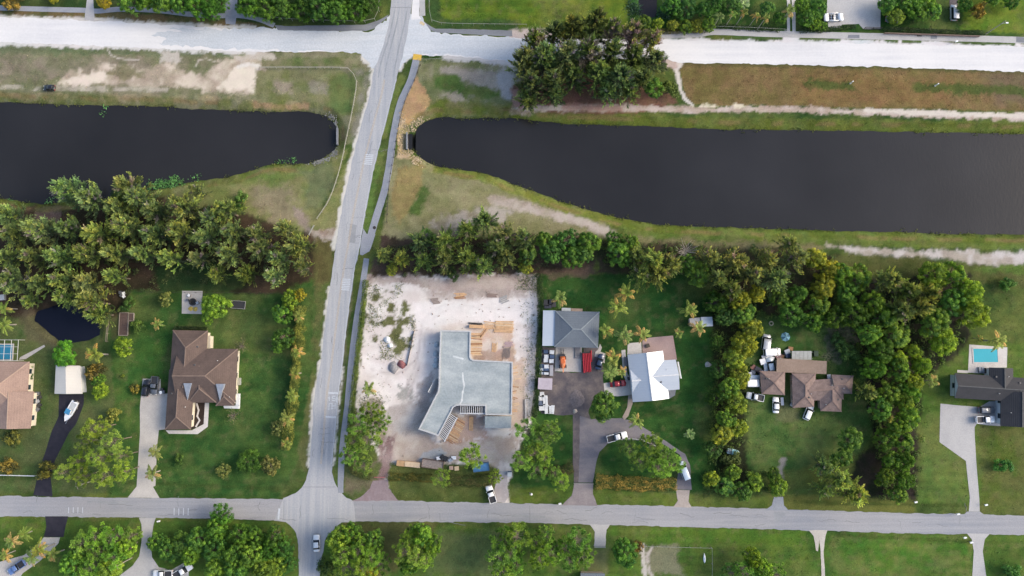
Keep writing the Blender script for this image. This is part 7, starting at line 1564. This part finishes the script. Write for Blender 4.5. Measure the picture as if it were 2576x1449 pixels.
for k in range(4): block('grey_pallet', 'grey pallet on the concrete apron, %s from the top' % ORD[k + 1], 'pallet', 2, 2, 660, 610 + k * 28, 1.5, .7, .35, 0, [M_shoulder, paint('pallet_grey', S(140, 140, 146), .8)], .05)
for i, (x, y, sx, sy, m_) in enumerate(((345, 150, 1.6, 1.8, M_dkp), (385, 140, 1.5, 1.4, paint('navy_box', S(40, 44, 60), .6)), (420, 165, 1.2, 1.6, M_dkp), (360, 190, 2.0, .9, paint('navy_box2', S(60, 64, 80), .6)))):
    block('dark_crate', 'dark crate behind the workshop, %s of four from left' % ORD[(1, 3, 4, 2)[i]], 'crate', 2, 2, x, y, sx, sy, 1.0, random.uniform(-6, 6), [M_dkp, m_])
block('cooling_unit', 'white unit behind the workshop', 'unit', 2, 2, 545, 218, 2.6, .9, 1.0, -1, [PS, paint('unit_white', S(206, 214, 220), .5)]); block('timber_bench', 'tan bench behind the workshop', 'bench', 2, 2, 652, 222, 3.2, .8, .7, -2, [M_lum3, paint('bench_tan', S(190, 166, 150), .8)])
block('planter_tub', 'dark planter on the pink patio', 'planter', 2, 2, 1366, 580, 1.0, 1.0, .6, 20, [M_dkp, paint('planter_soil', S(90, 84, 76), .9)], .05); block('patio_grill', 'black grill beside the white-roofed house wall', 'grill', 2, 2, 1180, 910, 1.0, .9, 1.1, 10, [M_dkp, M_dkp], .05); block('storage_bin', 'dark bin beside the white walk', 'bin', 2, 2, 1150, 740, .9, 2.6, 1.0, 2, [M_dkp, PG], .05)
heap('white_rubble', 'scatter of pale rubble on the right of the white house lawn', 'rubble', 2, 2, 1972, 770, .9, .35, paint('rubble_pale', S(190, 192, 190), .9, var=.2), 8)
# clutter by the mottled-roof house
for i, (c_, x, y, sx, sy, h, a_, m_) in enumerate(((3, 80, 630, 1.6, 1.4, 1, 10, M_dkp), (3, 100, 680, 1.8, 1.6, .8, 40, paint('mauve_junk', S(150, 120, 120), .8)), (3, 190, 640, 1.5, 1.2, .9, 20, PS), (3, 200, 680, 1.4, 1.2, .8, 0, PB), (3, 175, 665, 1.0, 1.0, .6, 30, M_dkp), (2, 2520, 740, 1.6, 1.6, 1.0, 15, PW), (2, 2425, 800, 1.5, 1.2, .8, 40, paint('junk_red', S(140, 96, 92), .8)), (2, 2470, 820, 1.8, 1.4, 1.0, -30, PK), (2, 2500, 850, 1.6, 1.2, .9, 10, PB), (2, 2420, 850, 1.6, 1.4, .8, 60, PG), (2, 2440, 905, 3.8, 1.6, 1.4, 0, PLT), (3, 145, 690, 1.0, .8, .7, 70, M_lum3))):
    block('junk_crate', 'piece of clutter round the mottled-roof house, %s as listed from the right' % ORD[i + 1] if False else ('junk crate among clutter %s the mottled-roof house, %s from the left' % (('behind', ORD[sorted([80, 100, 190, 200, 175, 145]).index(x) + 1]) if c_ == 3 else ('left of', ORD[sorted([(2520, 740), (2425, 800), (2470, 820), (2500, 850), (2420, 850), (2440, 905)]).index((x, y)) + 1]))), 'crate', c_, 2, x, y, sx, sy, h, a_, [M_dkp, m_], group='clutter crates')
for i, (c_, x, y, sx, sy, m_, lb) in enumerate(((3, 120, 720, 1.4, 1.2, PS, 'silver crate against the flat roof left end'), (3, 20, 700, 2.2, 1.0, PW, 'white board pile below the white van'), (2, 2560, 800, 1.6, 2.2, PLT, 'pale cabinet left of the wrecked car'), (2, 2390, 880, 1.2, 1.8, PW, 'white freezer left of the junk heap'), (2, 2535, 690, 1.4, 1.0, PS, 'silver bin below the camper'), (3, 225, 610, 1.3, 1.0, M_lum3, 'brown crate above the shelter roof'), (3, 480, 660, 1.2, 1.6, paint('green_box', S(60, 84, 60), .7), 'green box right of the shelter roof'), (3, 610, 905, 1.0, 2.0, PW, 'white cabinet in the notch of the mottled roof'), (3, 140, 1140, .8, 2.2, PS, 'silver bench beside the white car'), (3, 250, 1175, 1.6, 1.2, M_conc_g, 'grey slab pile by the mottled house corner'))):
    block('yard_clutter', lb, 'clutter', c_, 2, x, y, sx, sy, .6 + .1 * (i % 4), random.uniform(-30, 30), [M_dkp, m_])
px, py = g1(3, 2, 148, 492); o = thing('patio_umbrella', 'blue-grey parasol on the cluttered back lawn', 'parasol', (px, py, 0)); MB().tube((0, 0, 0), (0, 0, 2.5), .04).build('pole', M_rim, o)
for k in range(8):
    t0, t1 = k * math.pi / 4, (k + 1) * math.pi / 4; MB().add([(0, 0, 2.55), (1.35 * math.cos(t0), 1.35 * math.sin(t0), 2.05), (1.35 * math.cos(t1), 1.35 * math.sin(t1), 2.05), (0, 0, 2.52), (1.35 * math.cos(t0), 1.35 * math.sin(t0), 2.02), (1.35 * math.cos(t1), 1.35 * math.sin(t1), 2.02)], [(0, 1, 2), (5, 4, 3), (1, 4, 5, 2)]).build('canopy_panel', paint('parasol_a', S(120, 170, 186), .8) if k % 2 else paint('parasol_b', S(60, 104, 124), .8), o)
def ring(name, label, cat, c, r_, x, y, R_, t_, mat, part='ring_body', z=0):
    px, py = g1(c, r_, x, y); o = thing(name, label, cat, (px, py, z)); secs = []
    for k in range(17):
        a = 2 * math.pi * k / 16; secs.append([(math.cos(a) * (R_ + t_ * math.cos(b)), math.sin(a) * (R_ + t_ * math.cos(b)), t_ + t_ * math.sin(b)) for b in (0, 1.047, 2.094, 3.142, 4.189, 5.236)])
    MB().loft(secs, False).build(part, mat, o, True); return o
ring('tyre_ring', 'pale ring planter on the cluttered back lawn', 'planter', 3, 2, 30, 357, .55, .18, paint('ring_pale', S(186, 180, 160), .8)); o = ring('fire_ring', 'black fire ring on the concrete slab', 'fire ring', 0, 2, 1944, 140, .9, .22, M_dkp, z=.04); MB().lathe([(.8, .0), (.78, .1), (.1, .16)]).build('ash_bed', paint('ash', (.02, .02, .02), .95), o)
for i, (x, y) in enumerate(((1920, 205), (1965, 210))): heap('yellow_cushion', 'yellow %s cushion below the fire ring' % ('left', 'right')[i], 'cushion', 0, 2, x, y, .75, .35, paint('yellow_cloth', S(226, 196, 96), .8), 8)
for i, (x, y, m_) in enumerate(((1888, 120, PG), (1990, 150, PS), (1905, 75, PW))): block('garden_chair', 'garden chair around the fire ring, %s from left' % ORD[(1, 3, 2)[i]], 'chair', 0, 2, x, y, .7, .7, .7, 30 * i, [M_dkp, m_], .04)
# trampoline-like dark trailer and beds
px, py = g1(0, 2, 2406, 170); o = thing('utility_trailer', 'black utility trailer with pale rails on the left back lawn', 'trailer', (px, py, 0), math.radians(-4)); MB().box(-2.1, 2.1, -1.1, 1.1, .45, .55).build('bed', M_dkp, o)
for (x0, y0, x1, y1) in ((-2.1, -1.1, 2.1, -1.1), (-2.1, 1.1, 2.1, 1.1), (-2.1, -1.1, -2.1, 1.1), (2.1, -1.1, 2.1, 1.1)): MB().bar((x0, y0, .85), (x1, y1, .85), .09, .09).build('rail', paint('rail_pale', S(196, 196, 190), .5), o)
for sx in (-2.1, -.7, .7, 2.1):
    for sy in (-1.1, 1.1): MB().box(sx - .04, sx + .04, sy - .04, sy + .04, .553, .8).build('stanchion', M_rim, o)
wheels(o, (0,), 1.3, .32)
for i, (x0, x1, y0, y1) in enumerate(((1206, 1292, 252, 474), (1300, 1350, 255, 330))):
    px, py = g1(0, 2, (x0 + x1) / 2, (y0 + y1) / 2); o = thing('garden_bed', '%s raised timber garden bed on the left lawn' % ('long', 'short')[i], 'garden bed', (px, py, 0)); hx = (x1 - x0) * .0298 / 2; hy = (y1 - y0) * .0298 / 2
    for (a0, b0, a1, b1) in ((-hx, -hy, hx, -hy), (-hx, hy, hx, hy), (-hx, -hy + .12, -hx, hy - .12), (hx, -hy + .12, hx, hy - .12)): MB().bar((a0, b0, .2), (a1, b1, .2), .2, .4).build('board', paint('bed_wood', S(160, 150, 138), .9), o)
    MB().box(-hx + .1, hx - .1, -hy + .1, hy - .1, .0, .3).build('soil', paint('bed_soil', S(98, 80, 74), .95, var=.3, scale=3), o)
for i, (x, y) in enumerate(((1215, 45), (1250, 55), (1250, 85), (1225, 75))): block('lawn_chair', ('white' if i in (1, 2) else 'dark') + ' lawn seat at the grove edge, %s' % ('left', 'upper right', 'lower right', 'lower left')[i], 'chair', 0, 2, x, y, .8, .8, .8, 20 * i, [M_dkp, PW if i in (1, 2) else PG])
block('white_box', 'white box at the left edge under the grove', 'box', 0, 2, 30, 95, 1.3, 1.6, .9, 5, [PS, paint('box_white', S(220, 218, 216), .5)]); block('cooling_unit', 'pale unit beside the brown-roofed house east wall', 'unit', 0, 2, 2405, 940, 1.0, 2.0, .9, 0, [PS, paint('unit_tan', S(186, 184, 170), .7)])
for i, y in enumerate((1060, 1100, 1140, 1180, 1220)): block('garden_pot', 'dark pot beside the tan-roofed house wall, %s from the top' % ORD[i + 1], 'pot', 0, 2, 385 + (i % 2) * 12, y, 1.0, .9, .8, 15 * i, [M_dkp, (PG, M_dkp, PS, M_dkp, PG)[i]])
for i, (x, y, m_) in enumerate(((1635, 1020, M_dkp), (1650, 1045, PG), (1625, 1050, PW))): block('wheelie_bin', 'bin beside the concrete drive, %s of three from left' % ORD[(2, 3, 1)[i]], 'bin', 0, 2, x, y, .7, .8, 1.0, 10 * i, [M_dkp, m_])
# pools
def pool(c, r_, x0, x1, y0, y1, label, copc, wat, z=.06):
    px, py = g1(c, r_, (x0 + x1) / 2, (y0 + y1) / 2); o = thing('swimming_pool', label, 'pool', (px, py, 0)); a = Vector(g1(c, r_, x0, y0)) - Vector((px, py)); b = Vector(g1(c, r_, x1, y1)) - Vector((px, py)); x_0, x_1 = sorted((a.x, b.x)); y_0, y_1 = sorted((a.y, b.y)); t = .35
    MB().box(x_0, x_1, y_0, y_0 + t, 0, z + .06).box(x_0, x_1, y_1 - t, y_1, 0, z + .06).box(x_0, x_0 + t, y_0 + t, y_1 - t, 0, z + .06).box(x_1 - t, x_1, y_0 + t, y_1 - t, 0, z + .06).build('coping', copc, o)
    MB().box(x_0 + t, x_1 - t, y_0 + t, y_1 - t, .0, z + .02).build('pool_water', wat, o)
    return o
PWAT = water_material('pool_blue', S(70, 186, 206), .08, 2.2)
pool(3, 2, 2050, 2326, 600, 758, 'turquoise rectangular pool behind the black-roofed house', M_conc_w, PWAT); pool(0, 2, -200, 132, 560, 730, 'blue pool inside the screen cage at the left edge', M_conc, water_material('pool_blue_dark', S(58, 140, 176), .08, 2.2))
px, py = g1(0, 2, 20, 625); o = thing('screen_cage', 'white framed pool screen cage at the left edge', 'cage', (px, py, 0)); c = Vector((px, py)); bx0, by0 = Vector(g1(0, 2, -240, 732, 2.6)) - c; bx1, by1 = Vector(g1(0, 2, 188, 522, 2.6)) - c
for k in range(7): x_ = bx0 + (bx1 - bx0) * k / 6; MB().bar((x_, by0, 2.7), (x_, by1, 2.7), .09, .1).build('roof_bar', M_frame, o)
for k in range(4): y_ = by0 + (by1 - by0) * k / 3; MB().bar((bx0, y_, 2.8), (bx1, y_, 2.8), .09, .1).build('cross_bar', M_frame, o)
for k in range(7):
    for y_ in (by0, by1): x_ = bx0 + (bx1 - bx0) * k / 6; MB().box(x_ - .05, x_ + .05, y_ - .05, y_ + .05, 0, 2.64).build('post', M_frame, o)
for i, (x, y) in enumerate(((2130, 822), (2160, 822))): block('sun_lounger', 'lounger on the white pool deck, %s of two' % ('left', 'right')[i], 'lounger', 3, 2, x, y, .7, 1.6, .4, 5, [M_dkp, paint('lounger', S(170, 176, 186), .7)], .05)
block('pool_heater', 'dark pool equipment beside the north gable', 'unit', 3, 2, 2202, 832, .9, 1.6, 1.0, 0, [M_dkp, PG]); block('spa_cover', 'white panel by the dark north gable', 'panel', 3, 2, 2335, 886, 2.6, .9, .4, -3, [PS, PW], 4.2) if False else None
# headwalls at the canal ends
for (x0, y0, x1, y1, lb) in ((849, 322, 849, 365, 'concrete headwall at the west canal end'), (1024, 334, 1024, 376, 'concrete headwall at the east canal end')):
    a = Vector(G((x0, y0), -.4)); b = Vector(G((x1, y1), -.4)); m_ = (a + b) / 2; o = thing('headwall', lb, 'headwall', (m_.x, m_.y, ZW)); MB().bar((*(a - m_), .2), (*(b - m_), .2), .35, 2.2).build('wall_face', M_shoulder, o); MB().bar((*(a - m_), 1.36), (*(b - m_), 1.36), .45, .1).build('cap', M_shoulder, o)
# fences and rails
def fence(pts, h, label, mat, post_gap=2.6, rails=(.95,), name='fence', pw=.09, rw=.06, mesh=None, cat='fence'):
    P = catmull([G(p) for p in pts], False, .8); a = np.array(P); c0 = a.mean(0); a = a - c0; o = thing(name, label, cat, (c0[0], c0[1], 0)); seg = np.linalg.norm(np.diff(a, axis=0), axis=1); cum = np.concatenate([[0], np.cumsum(seg)]); n = max(2, int(cum[-1] / post_gap) + 1)
    me = MB().box(-pw / 2, pw / 2, -pw / 2, pw / 2, 0, h).mesh('post', mat)
    pos = [(np.interp(s, cum, a[:, 0]), np.interp(s, cum, a[:, 1])) for s in np.linspace(0, cum[-1], n)]
    for p in pos: k = link('post', me, o); k.location = (p[0], p[1], 0)
    for f in rails:
        mb = MB()
        for p, q_ in zip(pos[:-1], pos[1:]): mb.bar((p[0], p[1], h * f), (q_[0], q_[1], h * f), rw, rw)
        mb.build('rail', mat, o)
    return o
M_galv = paint('galvanised', S(186, 186, 176), .5, .2); M_wood = paint('fence_wood', S(150, 140, 124), .9); M_dkm = paint('dark_metal', S(58, 52, 50), .6)
fence([(655, 172), (760, 172), (865, 173), (884, 180), (897, 200), (898, 222), (886, 290), (872, 355), (863, 400), (848, 455), (828, 507), (799, 551)], 1.2, 'pale guard fence round the west canal head', paint('pale_rail', S(186, 182, 166), .7), 2.4, (.98, .55), rw=.09, pw=.12)
fence([(792, 568), (779, 592)], 1.2, 'short guard fence piece at the grove end', M_galv, 2.2, (.98, .5), rw=.14)
fence([(1058, 165), (1042, 205), (1017, 262), (1001, 330), (990, 400), (980, 460), (976, 520), (974, 560)], 1.2, 'dark posted railing along the path by the canal', M_dkm, 2.4, (.98, .5), 'railing', .13, .06)
fence([(1052, 152), (1060, 156), (1075, 152), (1110, 152), (1250, 160)], 1.2, 'thin fence round the upper bank', M_galv, 2.6, (.98,)); fence([(955, -20), (955, 30), (948, 48), (932, 57), (870, 58), (720, 52), (660, 42)], 1.6, 'chain-link fence round the crossing wood', M_galv, 3.0, (.98,), rw=.08); fence([(1080, -20), (1084, 50), (1104, 62), (1160, 65), (1325, 67)], 1.6, 'chain-link fence round the green field', M_galv, 3.0, (.98,), rw=.08)
fence([(-60, 1194), (0, 1194), (92, 1196)], 1.1, 'white rail fence above the street at the left', PW, 2.4, (.95, .5), rw=.12); fence(q(0, 2, (1112, 290), (1100, 420), (1090, 540)), 1.5, 'grey fence beside the small pond', M_wood, 2.2, (.95, .5), rw=.12); fence([(330, 735), (480, 736), (640, 738), (740, 738)], 1.3, 'dark wire fence behind the left lawn', M_dkm, 3.0, (.98,), rw=.05)
fence(q(2, 3, (150, 1133), (500, 1135), (740, 1138)), 1.3, 'wire fence left of the gated drive', M_galv, 3.0, (.98,), rw=.06); fence(q(2, 3, (1130, 1132), (1500, 1143), (2000, 1156)), 1.3, 'wire fence right of the gated drive', M_galv, 3.0, (.98,), rw=.06); fence(q(2, 3, (825, 1148), (935, 1150)), 1.4, 'metal gate across the south drive', M_galv, 2.0, (.98, .6, .2), 'gate', .12, .1, cat='gate'); fence(q(2, 3, (2000, 1160), (2005, 1300), (2000, 1480)), 1.3, 'wire fence running to the bottom edge', M_galv, 3.0, (.98,), rw=.06)
fence([(2222, 86), (2340, 90), (2460, 94)], 1.0, 'low brown timber edging fence behind the footpath', paint('brown_rail', S(140, 118, 108), .9), 2.6, (.95, .4), rw=.2); fence([(2172, 74), (2214, 75)], 1.5, 'dark gate of the grey forecourt', M_dkm, 2.4, (.98, .5, .1), 'gate', .14, .12, cat='gate'); fence([(1790, 70), (1900, 74), (1975, 78)], 1.2, 'wire fence in front of the leaning palms', M_galv, 3, (.98,)); fence(q(2, 3, (622, 514), (720, 512), (815, 518)), 1.1, 'chain gate across the work yard drive', M_galv, 3.4, (.9,), 'gate', .12, .06, cat='gate'); fence(q(1, 3, (1195, 452), (1300, 450)), 1.0, 'red barrier at the sandy lot entrance', paint('red_barrier', S(196, 120, 116), .7), 2.4, (.95, .5), 'barrier', .1, .12, cat='barrier')
fence(q(2, 2, (1662, 742), (1678, 830), (1692, 908)), 1.5, 'white screen fence beside the white-roofed house', PW, 1.6, (.95, .6, .25), rw=.2); fence([(1560, 1102), (1620, 1108), (1690, 1145)], .5, 'low kerb rail along the looped drive', M_conc_g, 3, (.6,), 'kerb_rail', .2, .25, cat='kerb')
# poles, mailboxes, small marks
def pole(p, h, label, arm=0, az=0, xf=False):
    x, y = G(p); o = thing('utility_pole', label, 'pole', (x, y, 0), az); MB().tube((0, 0, 0), (0, 0, h), .16, .11, 8).build('shaft', paint('pole_wood', S(176, 170, 158), .9), o)
    if arm: MB().bar((0, -arm, h - .5), (0, arm, h - .5), .12, .14).build('crossarm', paint('arm_wood', S(150, 142, 130), .9), o)
    if xf: MB().lathe([(.28, 0), (.3, .1), (.3, .8), (.2, .9)], (.42, 0, h - 1.9)).build('transformer', PW, o)
    return o
pole((235, 1209), 8, 'utility pole with white transformer before the left pines', 1.0, .4, True)
o = pole((2479, 86), 8.5, 'grey street-light pole at the top right field'); MB().bar((0, 0, 6.6), (1.4, .2, 6.9), .08, .08).build('lamp_arm', M_rim, o); MB().box(1.2, 2.0, 0, .4, 6.85, 7.0, taper=.05).build('lamp_head', PW, o)
pole((332, 1308 + 95), 8, 'utility pole in the bottom left clump', .9, .4); pole((1333, 1240), 3, 'short white meter pole beside the second lot entrance', 0, 0, True)
for p, lb in (((404, 1309), 'white mailbox below the street by the left grey drive'), ((1408, 1265), 'white mailbox at the work yard drive'), ((2298, 1261), 'white mailbox at the right thicket end'), ((2404, 1291), 'white mailbox left of the right drive'), ((2474, 1268), 'pale mailbox right of the right drive'), ((2421, 1350), 'white mailbox at the bottom right drive'), ((2400, 108), 'white marker box at the unpaved road'), ((2437, 1362), 'white marker below the bottom right drive')):
    x, y = G(p); o = thing('mailbox', lb, 'mailbox', (x, y, 0), .2); MB().box(-.06, .06, -.06, .06, 0, 1.0).build('post', M_wood, o); MB().loft([[(x_, -.22, 1.0), (x_, .22, 1.0), (x_, .22, 1.25), (x_, .1, 1.38), (x_, -.1, 1.38), (x_, -.22, 1.25)] for x_ in (-.4, .4)]).build('box', PW, o)
for i, p in enumerate(((2139, 210), (2352, 216))):
    x, y = G(p); o = thing('canal_marker', '%s pale marker post on the brown verge' % ('left', 'right')[i], 'post', (x, y, 0)); MB().box(-.15, .15, -.12, .12, 0, 1.8).build('post_body', PW, o); MB().box(-.25, .25, -.2, .2, 0, .12).build('footing', M_conc, o)
x, y = G((1772, 1405)); o = thing('upturned_kayak', 'small white upturned kayak on the bottom lawn', 'kayak', (x, y, 0), math.radians(91)); MB().loft([[(x_, -w_, 0), (x_, -w_ * .7, h_ * .8), (x_, 0, h_), (x_, w_ * .7, h_ * .8), (x_, w_, 0)] for x_, w_, h_ in ((-1.3, .04, .08), (-.7, .32, .35), (0, .4, .42), (.7, .3, .34), (1.5, .03, .06))]).build('hull', PW, o, True); MB().box(-.3, .3, -.05, .05, .42, .46).build('keel', PW, o)
x, y = G((2312, 88)); o = thing('drain_grate', 'dark storm drain frame on the footpath', 'drain', (x, y, .06)); MB().box(-.7, .7, -.5, .5, 0, .06).build('frame', M_dkm, o) if False else MB().box(-.7, .7, -.5, -.4, 0, .06).box(-.7, .7, .4, .5, 0, .06).box(-.7, -.6, -.4, .4, 0, .06).box(.6, .7, -.4, .4, 0, .06).build('frame', M_dkm, o)
for k in range(6): MB().box(-.55 + k * .2, -.47 + k * .2, -.4, .4, .0, .05).build('bar', M_dkm, o)
x, y = g1(1, 1, 1192, 842); o = thing('manhole_cover', 'dark round manhole cover on the asphalt path', 'manhole', (x, y, .05)); MB().lathe([(.5, 0), (.5, .02), (.42, .035)], n=16).build('cover', M_dkm, o)
